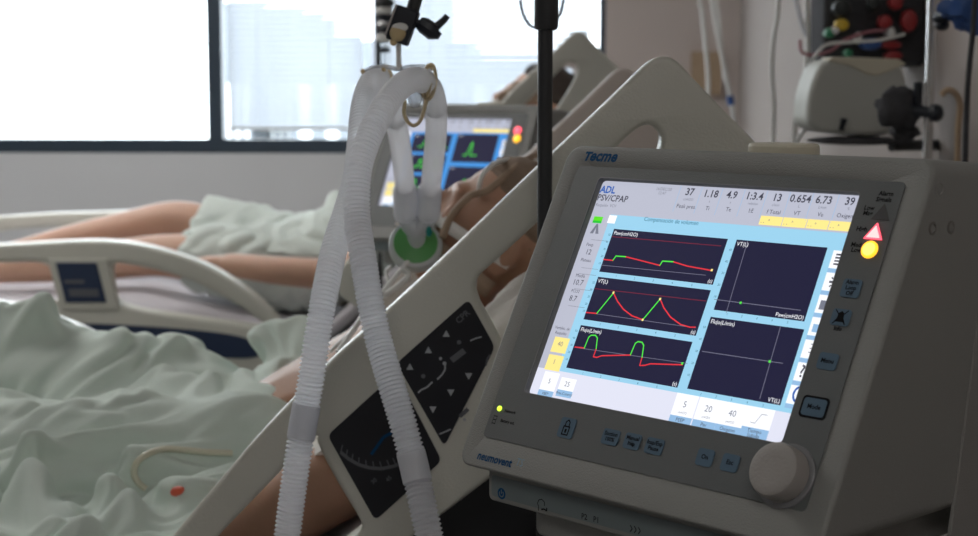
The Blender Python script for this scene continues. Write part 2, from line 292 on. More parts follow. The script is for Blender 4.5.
BLANKET_DATA = (81, 109, (-0.9898, 1.4146, 0.8522), 0.001, [
75,18,1,-7,1,8,2,7,10,14,-11,20,18,13,8,12,17,19,20,17,13,12,9,7,8,8,10,15,16,17,14,9,14,10,5,9,-15,11,23,7,-12,4,11,-3,7,4,9,10,9,13,0,-7,5,9,7,11,11,11,13,11,14,6,-2,6,4,1,10,-4,2,8,-1,7,7,8,11,-1,0,14,12,19,16,-8,-6,5,8,-6,-2,5,-1,1,1,6,
-2,2,2,0,-3,0,-2,-3,-2,0,-1,0,0,0,-4,0,1,2,1,3,6,-3,5,4,-8,10,-17,-5,5,2,-4,-3,2,-1,5,1,0,1,-9,16,12,-6,-10,-8,-1,-1,0,-3,2,-6,4,7,2,-2,8,-5,11,0,-3,8,-6,1,-1,-8,12,-2,-11,2,-4,1,0,-9,2,6,10,-14,-1,2,2,2,6,1,1,-1,0,-4,-2,-3,1,-3,0,-1,-2,2,
-2,6,-2,2,1,1,1,1,4,-5,-1,-11,1,15,-9,-6,14,-11,-6,10,-4,1,-4,1,3,5,-10,-6,2,-1,3,-1,1,0,1,0,5,-1,3,-3,5,0,4,0,6,-3,2,7,-8,-4,6,0,9,-8,-5,-3,-4,2,6,-2,-3,-1,14,-5,-5,-2,0,5,0,-2,-3,0,0,0,-4,-1,1,-5,-1,2,-2,3,0,2,1,0,2,1,-4,-3,1,0,7,-11,-2,
1,-1,3,11,-10,-5,7,-1,-8,1,1,3,0,-4,12,-5,3,2,1,-5,2,-1,-4,4,-2,8,1,-4,-3,2,1,2,0,2,3,4,-7,1,-2,12,-3,-10,-8,-3,-3,6,-5,5,1,8,5,-8,-2,5,-5,-1,-2,-4,7,-11,11,-6,-9,4,1,-1,1,1,0,0,1,1,1,3,5,-11,-3,1,5,2,-7,3,-5,0,6,9,-9,-1,0,8,-13,-1,3,1,1,1,
15,-8,1,-6,0,-1,0,3,-3,10,-4,1,4,0,-9,1,4,1,-3,4,-4,6,-10,7,0,0,3,-6,-4,4,-5,4,0,-3,-2,1,9,-3,3,-5,-1,4,0,-2,4,-17,4,10,-7,-1,0,1,0,-2,4,-4,-1,0,2,2,-2,2,-7,3,17,-9,-8,0,6,-7,2,8,2,-1,3,1,-7,-3,-6,14,-10,3,12,-4,-5,6,-8,-3,3,7,-1,2,-1,-6,7,
2,-4,0,-6,0,1,6,1,0,-3,-6,0,5,7,-5,-3,3,6,1,1,2,1,-2,-6,-3,2,0,2,1,-3,2,7,-17,-2,3,2,1,1,-1,1,-2,-4,-3,0,-2,3,6,-7,7,-1,1,14,-15,14,-16,6,1,5,-2,2,2,7,-18,3,15,-12,7,-1,-10,-1,6,-1,2,6,-4,-5,-1,3,1,-2,1,8,1,-7,5,-4,0,-3,-1,8,-5,6,-6,-1,0,
-14,6,2,3,3,7,-6,0,-4,5,-5,-1,-2,3,9,-3,-4,-5,12,-10,-1,-1,0,-1,0,0,-3,-6,1,-9,2,1,10,8,-6,3,-4,1,9,-1,10,-8,3,-2,-2,-1,-2,0,11,-6,-6,11,-5,-2,-1,-2,2,0,6,2,2,-4,-2,-9,2,9,-15,-2,5,11,-1,1,1,-4,0,-7,5,2,3,-1,2,-8,-5,3,5,3,2,3,-2,3,-7,5,-5,
-3,-1,-3,9,4,2,-7,9,-1,-12,2,-1,-1,-3,-1,-6,-3,0,-6,-1,4,4,3,4,6,-5,13,-6,8,1,1,1,-3,-1,-7,2,12,-8,-6,3,4,-2,9,-2,-1,0,-2,-3,0,-2,-1,4,-7,-1,9,-1,-10,5,5,8,-8,6,-7,5,-6,-1,7,-3,0,-13,6,-2,4,2,2,6,0,-2,3,-10,6,-6,-5,2,-1,2,1,9,-5,4,1,-7,1,
-6,0,-2,8,-5,1,-11,-8,-1,2,12,3,1,8,-5,5,-8,18,1,-1,2,-7,4,-2,-2,8,-7,-6,-3,5,4,8,0,0,1,-12,-4,4,-7,0,8,-7,2,-5,7,0,3,-18,8,1,8,0,1,-4,-2,4,1,-7,1,6,-3,1,2,-5,1,2,1,6,-7,5,-7,-2,-2,-3,5,1,6,-3,9,-4,-4,9,-5,-1,-1,2,-11,3,-2,-12,1,3,4,6,0,4,
0,9,-7,4,4,3,5,-16,1,0,3,2,-10,5,-3,3,4,4,0,-6,5,-9,-5,7,-4,-5,10,-10,10,-4,1,0,-1,-1,-4,0,2,2,5,-2,1,0,0,-2,-4,4,1,-2,4,0,-2,-3,2,5,-9,5,-1,-5,1,-1,1,1,4,1,8,-5,-2,9,1,-3,-14,7,-6,-1,11,-15,1,5,1,1,-1,2,1,7,-10,2,2,-12,16,-4,-2,-3,-3,8,-1,
7,-7,0,1,-1,5,1,3,-10,-5,6,0,-5,11,-10,9,-7,-2,5,2,5,-4,-7,4,-2,2,-1,-2,-10,1,10,1,-2,-2,-4,-1,2,4,0,-2,7,-6,-4,6,-1,-5,0,-1,0,0,2,10,-1,-3,0,5,6,-5,2,-3,-6,3,1,-3,-4,-1,-1,-4,1,3,9,-9,1,12,-5,2,-2,-6,13,1,-6,0,5,-8,-2,0,-1,-5,6,10,-5,-6,4,
0,-7,8,-6,0,-6,10,-1,-4,5,6,-5,2,0,-7,3,9,-3,-4,-3,-1,-3,1,-2,-1,2,0,3,1,6,-2,-6,0,1,-5,-3,-2,-1,-1,0,1,1,3,1,6,4,3,-8,0,15,-4,-9,2,-1,-4,-1,-5,0,10,2,-14,2,12,5,-10,8,-6,4,4,-3,-1,2,-6,-1,-5,6,1,4,2,1,-8,4,3,-5,3,-4,0,2,-5,0,0,1,3,-1,-4,9,
-1,13,-1,-10,-1,-5,-2,1,3,-2,-1,1,0,1,-1,6,4,-3,1,-1,1,1,1,0,-2,-1,0,1,0,-1,-1,0,11,4,-8,-9,2,0,-12,5,-4,0,-1,-2,11,12,1,-7,-19,15,1,6,-1,-4,-2,-1,-1,4,-8,5,0,-1,2,5,1,-1,-6,-1,5,-6,4,-2,-2,6,0,-6,1,-5,1,9,-3,-1,3,3,1,-9,-1,1,1,0,4,-3,-1,0,
-1,1,-1,2,3,2,3,1,-6,0,0,1,2,0,0,0,1,1,1,-1,-5,-4,3,-1,-1,2,-3,-1,-2,-2,-2,-2,1,-3,0,19,-5,-3,1,1,4,-3,0,2,4,12,-9,-4,-1,-10,1,0,7,-5,3,0,0,-4,4,-3,0,0,6,-8,3,-1,-3,3,1,12,-9,-2,-1,-1,0,0,0,-1,3,0,0,-1,-1,0,-1,3,2,1,0,6,-5,-1,-1,-2,0,-1,1,
0,0,0,0,0,2,-3,0,-1,1,-2,7,-7,0,-3,-1,1,2,3,-2,5,-1,-2,-2,-1,3,1,3,0,-6,9,2,-12,1,-1,2,-2,2,0,-1,7,-1,-9,5,0,2,-6,5,6,-6,0,-5,-2,-5,5,-1,0,-1,0,1,3,-1,-1,1,-5,1,2,1,0,-2,0,2,3,-3,6,-1,1,-1,0,-1,-1,1,1,-1,0,-1,0,-4,-1,1,9,-6,0,-1,-4,0,-1,-1,
1,0,0,-2,1,-1,-2,4,-2,2,0,3,0,-9,1,19,0,-8,-10,2,7,-5,1,0,-6,12,-6,0,-3,6,2,-8,6,-1,4,-4,-4,0,1,-1,-2,0,1,2,6,-3,-3,5,-3,-1,1,0,1,-2,0,0,6,-4,5,0,2,0,-1,-1,-1,-1,-2,0,0,-1,4,-2,-4,-8,11,1,5,-8,-2,0,-1,1,-2,-3,0,0,2,2,-2,1,-3,7,5,-4,-13,0,1,
7,15,-11,-4,-2,5,-1,0,-4,4,7,-9,4,0,1,0,2,-2,-2,5,0,-4,-1,-5,1,0,1,2,4,7,-6,0,3,-3,0,0,-2,-2,0,0,2,10,-4,6,-2,0,0,-2,-1,-4,1,-1,0,0,-5,-1,0,2,-1,1,-2,9,-5,-1,1,-3,-1,1,-1,0,0,1,0,5,-9,-1,0,14,-6,-6,-4,9,-1,6,6,-8,-5,0,1,4,-5,2,10,-1,-6,-3,
6,-9,4,1,-3,-8,2,-2,-1,1,0,0,1,1,5,1,-2,1,0,-1,1,0,-3,-3,1,2,6,0,2,5,-2,-2,-4,-1,1,1,1,-5,0,8,-13,-1,6,2,-7,6,-2,4,-1,-2,3,2,-3,-2,-5,1,4,1,-2,-4,0,6,0,7,-6,-1,-4,-5,12,1,6,-7,-4,0,5,1,-7,-1,-1,6,-4,0,10,-8,-2,6,8,-10,-5,9,-6,-6,-7,4,6,5,3,
-3,1,5,-5,-2,2,2,-6,0,5,-6,14,-5,2,3,-8,5,1,-1,-5,1,5,-3,-3,8,-7,1,2,9,-9,1,-1,-4,1,-1,0,6,1,-6,-3,-1,0,1,2,-8,-3,-3,29,-2,-14,-1,-5,-1,3,6,8,-2,-6,5,-3,3,-6,2,-4,7,1,-10,8,2,-9,-3,10,-11,-5,11,5,2,-23,3,6,10,-5,-1,0,6,-6,-3,1,0,1,1,8,-8,6,
-2,2,2,-2,1,3,-1,-8,0,3,-7,0,9,2,-1,-7,14,-6,-2,-7,2,0,1,-8,-3,11,2,-2,0,-1,8,-11,-3,5,-17,18,3,-2,-2,4,-7,-4,6,5,-3,1,-2,0,6,-6,5,-3,1,-1,-1,3,3,-3,3,0,6,-14,0,5,-3,0,-2,7,2,-2,-1,0,7,-7,-4,5,-4,1,0,11,-1,-2,-8,11,1,-3,-8,-3,8,-5,1,8,5,-1,
-4,3,7,-12,1,-9,8,-5,1,-2,13,-3,-4,0,-1,-1,-2,5,-1,-6,-2,4,-15,9,-4,7,0,1,2,-3,-7,6,1,2,1,-5,7,-5,6,-10,11,0,-9,10,-4,-2,15,-3,-2,3,-16,13,-9,1,-1,9,-4,0,-2,-1,7,-5,1,2,-12,6,5,3,4,-2,0,0,-15,1,0,2,6,-2,1,3,3,0,-3,-1,0,1,5,-9,-1,2,3,-7,12,
-1,-3,2,-1,-1,-7,9,-4,-5,7,4,1,3,-13,0,-2,0,1,7,-5,-2,1,1,4,-6,2,2,-1,-1,-5,10,-7,0,2,-2,-4,9,-1,-3,6,-2,-3,-2,-2,5,2,-7,0,-2,5,-10,1,10,-15,2,9,6,1,0,0,6,-14,0,-1,2,-2,1,2,2,3,4,-11,3,0,-9,15,-3,0,-1,-1,-3,5,4,-4,0,-1,6,-1,-5,-1,-7,10,-2,
-3,11,-7,0,-9,0,4,7,-4,-1,-1,1,-2,6,-8,6,-1,5,-14,1,5,-6,1,1,-6,-5,16,1,1,-2,-3,-6,0,2,11,-21,-4,-3,11,-3,3,8,-13,3,-3,14,-1,0,4,1,-9,-1,-2,0,0,2,2,4,2,2,3,-3,-7,-9,12,0,-3,2,1,-1,-1,4,-1,0,-2,1,2,-3,6,-13,-3,-1,1,7,-2,9,-8,3,1,5,-4,-1,-6,
10,-8,-2,8,-2,0,7,-17,3,3,-12,-3,6,6,2,1,2,-1,-14,3,0,3,1,0,-15,1,-1,10,0,-8,10,-11,11,-3,-2,3,6,7,-4,-9,0,5,-6,-1,2,3,2,10,-16,6,14,-5,-3,-6,2,-2,-2,3,2,-2,1,0,1,-3,1,2,-2,8,-11,-1,0,1,7,-8,3,1,1,-2,-1,-1,4,-11,3,9,-10,8,-1,0,-7,-6,3,13,
-6,2,-2,-3,1,2,-3,-3,0,0,-1,2,-10,2,6,-6,-1,5,-3,-8,6,-2,-3,7,1,-3,11,6,-8,3,-7,4,-4,1,3,-7,-6,15,-10,7,15,-4,-6,1,3,-3,-3,0,4,-3,1,-8,5,2,-1,-10,-4,11,3,1,0,-1,5,-6,1,-2,-11,1,0,1,3,3,-4,11,-3,3,-5,-2,1,-5,6,0,-2,-4,4,0,-2,0,3,3,-3,-1,-2,
9,-7,-4,6,-5,0,-3,-1,-2,-7,7,0,-4,4,1,-1,10,-3,3,-1,3,-3,-2,-1,-3,-3,13,1,-14,1,10,1,1,5,-4,-4,2,-2,-3,4,0,-1,1,1,2,2,-3,0,0,-13,2,19,-16,-2,11,-12,-1,-1,3,2,9,2,-9,-3,2,-2,-3,4,-11,14,-5,5,-4,0,-2,-1,5,0,1,-3,-11,14,-1,-4,0,-2,-4,1,-2,0,2,
-4,1,2,2,-9,9,9,2,-1,1,0,-1,-4,-3,4,9,-10,-5,12,3,-9,-8,5,3,7,-9,-6,6,3,-1,-3,-1,-2,12,2,1,-5,1,-9,10,2,-21,14,4,-12,12,-9,1,6,2,2,2,2,-12,-5,5,-3,0,0,-3,9,-4,4,-3,-1,-3,5,-1,1,-2,8,-13,10,0,-4,-1,-6,6,-5,-5,1,2,-1,2,-6,6,8,0,2,5,0,0,-4,-4,
1,2,2,10,-7,-8,0,4,3,-18,-1,9,13,-6,-6,0,5,-1,2,-3,-4,4,1,3,-5,8,-1,-5,10,-10,-4,11,-9,11,2,0,1,0,-1,1,-2,-9,-4,-3,-2,10,0,-4,6,-4,0,-3,-2,0,2,0,-2,1,12,0,-6,-3,0,-6,4,-4,-1,-1,2,0,-1,1,5,1,-1,1,3,2,-5,0,-1,-1,0,-4,4,9,-8,-3,4,5,2,-18,-2,
11,9,-7,-1,1,3,-8,-2,5,0,1,5,7,4,-1,-10,-6,1,-2,4,16,-3,2,-2,0,-6,1,2,-4,-6,-2,0,3,-3,2,3,-1,3,-4,-1,-2,0,0,1,1,-5,-2,19,3,-9,-3,-5,-4,8,-4,1,-1,-2,-2,5,0,0,-1,0,4,1,5,-8,0,-2,1,0,-13,2,13,0,2,-4,-7,6,-8,0,-4,12,3,-6,3,8,-2,-2,-4,-5,9,-2,0,
7,3,-11,6,4,4,4,0,-1,-6,-4,0,-3,4,-1,-4,-2,-4,2,6,1,2,-3,-1,0,-3,0,-2,1,3,1,1,10,-11,4,12,-4,-1,-6,0,-2,-2,-2,-1,-1,-1,1,-2,0,2,1,3,-9,5,1,-2,-2,-2,2,3,3,-4,-4,4,9,0,-10,0,0,4,-1,4,-5,4,10,-5,2,-5,-12,7,-4,0,-4,17,3,4,3,0,2,0,2,-8,-6,-5,-2,
-1,2,-2,0,3,-1,4,-2,2,-3,0,-1,-2,0,3,-1,4,1,-1,8,1,0,1,-5,1,-2,0,-4,-1,-7,2,0,-3,2,-1,1,-1,0,-2,4,-3,4,-4,-1,4,-1,-2,5,-4,-1,5,7,-6,-7,8,-5,1,3,-1,-2,0,6,-2,4,0,-14,5,-5,17,4,-2,0,0,-2,5,2,0,1,-4,-14,-3,2,-1,2,1,1,3,0,-1,-1,1,-1,0,0,1,-3,4,
-2,5,0,1,4,0,-1,6,-6,-5,1,-4,-2,-3,-1,0,4,-3,5,-3,-3,-2,4,0,3,-1,-3,0,2,0,-6,1,-3,-1,1,3,15,-12,2,4,-7,-1,10,-7,0,0,3,1,-4,9,-9,2,-2,7,6,-1,-1,3,2,1,5,-1,-4,-3,-16,1,0,0,0,3,2,-1,3,-1,0,0,0,0,-1,3,-5,2,0,7,-2,-2,-3,2,-1,2,-1,-4,-1,-7,7,1,1,
-2,4,-3,-1,-4,-1,0,0,1,0,6,-4,-1,-3,6,-3,12,-9,1,-9,4,2,2,-1,4,-4,0,-4,1,0,0,3,6,-11,7,-1,2,0,2,5,-2,0,0,-1,3,5,0,-4,-2,-9,-3,-1,-2,3,2,4,-1,2,0,-2,-1,0,-3,0,2,1,4,-14,4,2,5,0,-1,-2,1,-1,-1,1,0,0,1,-1,0,1,-2,-2,-4,2,0,-3,1,0,5,0,-5,2,3,0,
-2,0,3,-7,4,-3,2,1,4,-7,2,-2,-2,0,0,-2,9,-2,0,3,1,1,-1,2,2,4,-1,0,0,-3,-9,-3,2,0,1,-1,5,2,4,0,0,-1,-2,-2,-1,3,-5,2,1,-2,5,-4,1,0,-5,-7,10,1,-1,-1,1,2,2,-3,3,-1,-2,-2,-4,-1,0,-2,5,2,-1,-1,-1,-1,0,3,1,1,0,6,0,-9,-2,1,1,-1,-1,3,0,-1,-7,0,5,0,
-1,2,2,4,-1,1,-2,-2,-1,3,-5,-1,-1,-3,-6,8,2,2,6,2,8,-3,7,-5,-3,-4,0,0,-7,3,-1,0,-5,1,6,0,-5,-11,7,6,-3,0,2,3,2,-5,3,-1,-1,-1,-7,2,1,1,3,-3,3,1,-2,-3,5,-6,1,3,5,-1,-5,4,5,-9,-1,2,-1,-2,3,-3,2,5,-6,-1,-1,1,1,1,-2,5,-4,0,-3,-4,-2,2,-1,-2,5,-3,
-4,10,3,10,5,-3,7,-6,3,-4,-5,-13,2,7,0,-1,-2,-4,6,-1,0,-1,-5,0,-1,4,2,0,4,-1,6,0,-5,1,-2,7,-12,2,0,-3,1,-3,1,1,2,2,1,-2,-1,4,0,-2,0,4,2,-7,-1,1,3,-2,-2,-2,4,1,3,4,-12,0,0,0,-8,1,-1,-2,0,1,-5,-2,3,7,2,-6,7,5,12,0,7,-12,4,0,2,-5,-4,0,-1,0,-2,
-3,1,-1,1,-1,-1,-1,1,-4,2,2,1,1,-1,1,2,1,-1,-7,0,3,1,-3,1,4,-6,5,-3,0,0,7,-2,-3,5,-3,5,-6,1,3,3,-3,-2,-2,1,4,-3,-1,12,-4,-20,12,-4,-6,0,4,0,-6,1,-1,-7,4,-7,1,11,7,1,-7,11,11,4,-9,10,-9,-7,2,-3,5,-1,1,-2,-1,-4,1,-2,1,1,-4,3,0,-2,-1,2,-3,1,4,
-7,1,4,3,7,-1,-3,-2,-2,-1,2,4,-2,0,0,-8,2,5,-1,-1,0,0,4,0,0,0,-1,2,1,-4,1,5,2,-2,-14,6,-1,0,0,-9,-2,4,6,-12,-4,5,-7,11,4,-7,10,5,-1,-4,5,0,5,-4,2,1,-7,-1,3,-1,-2,0,-1,1,-5,2,1,-11,4,4,5,-4,-2,-2,-3,-1,-4,10,-5,9,-7,0,-2,14,-3,1,0,1,6,-6,-4,
-4,9,-5,0,1,-1,4,1,2,-2,-1,0,1,-1,1,-2,-1,0,1,-9,16,-2,-10,2,-1,-2,-8,-2,1,10,-4,-16,6,3,3,8,-3,9,0,-4,1,0,-4,2,5,2,-6,0,4,-2,0,-5,4,2,-4,-6,-2,10,-13,13,-1,-1,-1,-2,-3,-1,4,-10,2,-2,12,-1,1,-2,3,2,2,-4,4,-5,7,3,-9,2,0,-1,0,0,3,0,3,-3,-1,1,
0,-5,7,-1,-1,-3,-7,3,-1,6,3,-3,-14,-4,-4,-1,1,5,9,-8,3,0,5,12,-7,6,-3,4,-5,9,-9,-1,1,-5,8,5,-4,1,-5,2,1,4,-3,-6,1,12,-3,-3,-1,-7,-1,0,-1,0,5,-5,-4,0,8,1,2,-1,-1,2,3,-9,8,0,1,-5,3,0,-1,-1,1,0,6,3,5,-14,2,1,0,-1,1,0,-7,0,3,0,9,-19,-2,11,-2,
-13,-1,0,-2,2,13,-1,-5,2,4,8,-6,4,8,3,-5,-1,6,-3,-2,-1,-8,8,-1,-6,4,2,3,0,1,-6,4,1,-4,2,-12,-1,6,-3,-1,-8,5,3,1,3,1,-1,-1,3,0,1,-4,1,0,-3,9,-1,-4,1,1,0,2,0,-4,-5,14,-6,1,-1,0,2,-1,-12,11,-2,4,0,-7,-7,2,2,0,-3,-11,3,5,1,5,2,0,-1,5,0,-1,17,
-9,-2,5,-4,-1,3,5,-6,-3,-9,0,2,3,5,5,-4,6,-5,1,-5,-2,-3,-6,0,3,-4,8,-1,-1,2,1,1,0,1,-4,0,0,4,-3,1,-7,7,-1,2,-2,-1,1,-3,-1,4,0,4,2,-3,5,-4,-14,2,17,-2,-14,13,-15,14,-8,-6,2,5,0,9,-13,-1,3,0,2,-1,-1,4,3,-1,14,-2,-8,0,-2,-3,7,-11,13,-15,-3,5,
2,-1,-1,4,7,-4,8,-1,-4,-3,-1,-4,0,-4,1,-3,5,6,0,0,0,0,-1,4,-4,-4,4,2,-3,0,-1,1,-1,-1,0,-1,-1,-2,-2,7,-4,3,-6,5,-6,10,0,1,-2,-3,-2,6,0,5,-9,-5,4,1,0,12,-14,1,-4,4,-1,1,1,7,-2,8,-6,-1,-2,-4,-3,2,13,-17,0,2,7,0,-1,8,-9,-2,5,2,3,2,-7,-1,6,-11,
1,0,-1,4,5,6,-6,-2,-2,1,1,1,-1,-1,-10,-1,10,1,-2,1,-2,1,-2,3,-8,1,-1,5,2,7,-9,10,0,-12,0,4,0,-3,0,-4,17,4,-6,-6,-6,0,6,2,-10,-3,2,4,2,0,7,4,13,-6,-14,-2,-1,-2,3,2,6,-2,-4,7,-1,-1,1,9,-5,-2,1,1,2,-4,-2,-6,3,0,2,7,0,2,-1,-1,2,-7,1,0,0,-3,-3,
10,2,-5,-4,2,-3,2,-1,-2,-3,6,-5,1,2,-1,2,1,0,3,9,-14,-1,10,-12,-2,7,2,6,1,-12,5,0,-3,8,-15,3,-1,3,0,2,4,1,-5,0,2,-6,-6,4,-1,-2,7,9,-5,3,0,-4,0,6,1,-1,-2,3,0,-5,7,0,3,-4,1,6,-1,-3,-2,0,-1,-3,-2,2,1,-2,-1,-2,1,5,2,-5,0,-4,1,-2,0,-5,5,1,-1,6,
-7,4,-4,-2,-1,11,-2,-7,8,-8,6,-10,7,-6,11,-2,-2,1,1,-2,-3,4,-1,3,1,0,7,3,-7,-6,-4,-4,-3,3,4,2,9,14,-10,-3,-3,-1,-1,10,-3,1,-1,-4,12,4,0,0,-3,2,-1,5,-9,-7,1,0,9,-7,0,3,0,-1,0,-1,-1,-1,0,-1,-3,-2,2,0,5,-10,3,1,1,12,-17,4,-2,3,-4,0,-2,-1,8,-3,
5,-10,11,7,-3,-7,0,0,-2,7,-3,2,-2,0,1,3,-8,0,-1,-8,-7,8,3,0,4,-3,8,7,-5,4,-10,1,0,9,0,-3,15,-3,3,-1,-2,6,-5,-2,-3,-2,-4,-6,-1,5,12,-1,-8,5,-1,-7,0,0,0,-2,-1,8,-2,2,-7,0,-2,-3,-2,1,0,24,-16,5,-15,5,4,11,-9,4,1,-5,7,4,-12,2,0,-6,-1,11,-6,4,
-3,4,-3,0,3,-1,-10,-5,-3,17,5,3,1,-1,-2,-3,-1,-4,-5,8,-4,-3,2,6,3,-7,9,9,1,0,-3,2,-6,-4,-1,-4,1,-1,0,0,2,8,-3,-7,6,-6,0,0,1,1,-1,4,-11,7,-2,1,1,-4,-4,1,-11,17,0,11,-8,-2,-2,14,-7,-11,5,0,2,-8,0,9,-3,-7,13,1,-2,4,-3,-4,-2,0,-10,-1,9,2,5,4,0,
0,-1,0,0,-13,4,-1,-2,1,-1,3,-2,4,5,-2,0,7,3,0,-7,1,-4,-3,-1,3,3,-4,-3,3,-3,0,9,-12,5,0,-1,1,0,-9,-2,10,0,-9,10,-2,-2,-7,-3,11,2,1,5,-8,-3,-1,0,9,-3,1,-8,0,9,0,-6,-2,11,2,-1,2,-2,-12,5,0,-4,4,5,-12,6,2,2,1,0,0,1,-1,-5,-8,8,-5,-3,4,-1,2,0,-6,
0,0,4,5,2,1,-4,-3,0,4,0,1,7,1,-16,0,1,1,13,-2,-7,-1,-1,-4,10,1,-7,-3,8,-3,-1,-11,5,-1,-8,1,-2,2,19,-13,0,3,-9,16,-2,10,-13,8,-16,4,9,3,-3,3,-1,-14,7,0,-1,0,-2,4,4,-6,3,2,-4,1,3,0,1,10,-7,1,5,-9,0,-3,-1,-5,7,3,-3,-1,-1,1,-2,0,2,1,0,1,-1,-1,
1,6,-7,-4,-2,1,4,5,1,-5,4,-3,-7,9,-2,0,-1,-3,1,-7,0,4,1,-7,-3,-2,18,2,-16,11,-6,-3,-1,-1,-2,20,1,-5,-4,1,-1,-2,-2,2,-1,-1,1,-8,7,-8,9,1,0,6,-3,0,0,-4,-2,14,1,-11,11,-2,-1,-2,-1,1,0,-3,-15,-1,7,5,0,2,0,1,1,1,-2,-2,5,2,-3,-3,-6,0,5,-2,7,-3,
-4,5,-1,2,-7,1,-1,1,3,-9,-1,-2,11,-2,-5,0,-10,14,-6,3,-1,1,11,2,-10,0,1,1,-3,-1,-2,4,1,-7,1,6,3,-9,0,7,1,-1,0,3,-7,4,1,8,0,-7,8,0,-4,-3,0,-1,-8,1,5,10,-9,1,4,-2,0,6,-2,-1,-3,-2,-2,-6,4,6,1,6,-8,-3,6,-3,-2,5,-5,4,-7,7,-6,0,7,-6,5,-5,-1,-5,1,
2,-2,8,-10,5,2,5,-3,-3,2,0,0,-4,-1,0,-3,0,3,-1,1,3,-4,-7,0,2,8,1,-2,-1,-8,9,-1,3,0,-2,6,0,-1,1,-5,-6,3,5,-5,-11,10,12,-10,2,10,-4,0,6,-1,-1,-13,-2,5,-4,-3,3,2,9,-6,-4,0,5,-7,7,-7,3,2,1,0,0,3,-6,3,-2,-3,-2,0,2,-1,12,-10,-4,-3,5,3,-5,3,1,0,
-2,0,-2,-2,3,-1,7,-4,0,0,-11,11,6,-3,-6,0,9,-6,2,0,0,1,1,2,-2,1,-11,3,0,-10,-1,15,-4,-1,10,-1,-1,9,-1,-7,-4,1,-2,3,-2,-7,1,2,-1,2,8,-8,0,-3,9,-4,-2,9,-10,4,1,2,-1,3,-6,-4,2,3,2,-3,4,0,-5,0,3,-6,-4,4,4,0,1,3,-5,0,-4,1,2,-5,3,2,-12,16,3,-2,
-6,-1,-1,2,5,-5,1,0,0,0,-3,5,-2,8,-13,-2,10,3,2,3,-5,0,3,4,-8,-3,3,-2,-1,1,-3,-4,13,-9,-2,-3,-3,-1,10,2,3,-7,2,7,-7,7,-6,-2,-1,5,0,1,0,-4,2,-8,3,-2,-1,2,-1,-1,4,4,-5,1,0,3,-5,4,-5,4,-5,1,0,1,3,-8,-1,16,-6,-4,4,-2,-1,0,6,-4,-1,0,1,-2,0,1,5,
-3,-1,2,0,-2,2,12,-6,-1,-1,8,-14,-3,3,-2,3,2,2,-2,8,-12,3,-6,1,-1,1,2,7,-4,-2,3,-1,5,-7,1,-7,-3,6,3,6,-5,1,-2,1,-10,11,3,-10,-1,1,6,-1,-3,3,4,-9,5,-5,6,-5,5,-3,0,-4,6,2,-5,0,1,7,-6,-1,1,4,-5,0,-1,4,-10,0,0,15,-7,0,-1,5,-2,2,5,-3,0,-7,8,-15,
3,5,1,-1,6,-10,3,9,-13,9,-7,2,-2,2,3,1,0,-1,3,0,11,2,-13,-2,-2,-4,-2,3,10,-14,-1,9,-1,-8,9,1,-2,-1,-2,2,0,0,-1,-1,4,-8,2,1,3,-3,-2,6,-3,-4,1,1,1,2,-1,-3,0,5,-4,-2,-1,4,-5,2,0,9,-3,6,-8,5,-4,-1,4,-7,1,2,7,-10,-1,3,-3,3,1,-1,5,6,-19,9,-6,8,
-4,3,4,-2,3,-6,4,-3,4,7,-16,1,6,-4,-1,-11,17,2,-11,2,9,1,-1,-1,-2,1,-4,0,0,4,-8,1,-3,3,-2,1,5,-2,5,-9,5,0,-2,-3,7,-4,2,0,1,0,-3,-3,-1,5,1,0,1,2,0,6,-4,-2,1,-6,1,-1,0,-8,9,-2,3,0,-2,9,-7,2,3,0,-9,6,3,-2,-2,3,3,4,-8,0,0,-9,4,1,4,-6,8,-11,11,
-4,-18,10,0,1,3,3,4,-6,2,2,0,-4,-7,5,1,8,-9,3,0,3,-1,1,-4,3,1,-5,-1,-1,8,-1,-5,1,4,2,1,1,1,-1,1,0,0,-1,-1,-1,0,-4,-1,-2,-1,0,1,1,-5,4,1,0,6,-2,-9,1,15,-6,4,-6,9,-4,-2,-2,5,7,-14,-15,0,1,18,-14,5,3,0,-1,-3,13,-10,-1,-3,-3,-1,2,10,0,2,-3,-3,
12,-6,-6,3,6,-9,4,1,1,0,-3,1,3,-5,-3,-2,2,3,-4,3,2,4,2,3,-5,1,0,0,1,-1,-2,-1,-3,-1,-1,-3,-2,-1,15,-13,-1,1,8,-4,-1,15,0,-15,0,14,-1,2,-7,2,1,-6,1,1,11,-15,-8,0,-6,8,3,-5,9,-16,5,1,11,1,3,-2,1,-1,-1,0,0,-3,4,-1,9,-7,-5,2,7,-6,1,3,-2,1,2,-16,
10,0,-2,-1,-2,5,-1,0,1,3,-4,8,-2,0,0,-1,1,-4,-2,-2,-2,0,2,1,1,-11,4,6,-7,-6,14,-1,-1,6,14,-5,-3,-3,3,-2,3,-5,-6,-3,-6,14,8,-16,-6,1,1,-5,-2,5,6,-1,4,1,-1,0,4,-2,-2,3,0,1,2,2,-1,-2,10,-7,-4,2,4,-6,2,-2,2,-1,-3,-6,3,4,-1,-6,11,-5,2,-2,0,2,-1,
5,-1,-2,0,-2,4,-5,1,-3,1,-1,0,-10,7,7,-3,6,-3,-10,10,2,2,1,5,-6,3,-4,5,-17,4,5,-1,-7,-10,23,0,6,-9,-11,1,0,-2,10,2,-1,-5,0,1,-1,5,5,-6,2,2,3,-3,2,1,-2,10,-6,-2,-1,1,-2,-1,3,1,8,-1,-7,1,-4,6,-2,2,-5,1,-1,5,-5,1,4,1,-3,-11,2,9,-4,5,-7,0,-1,8,
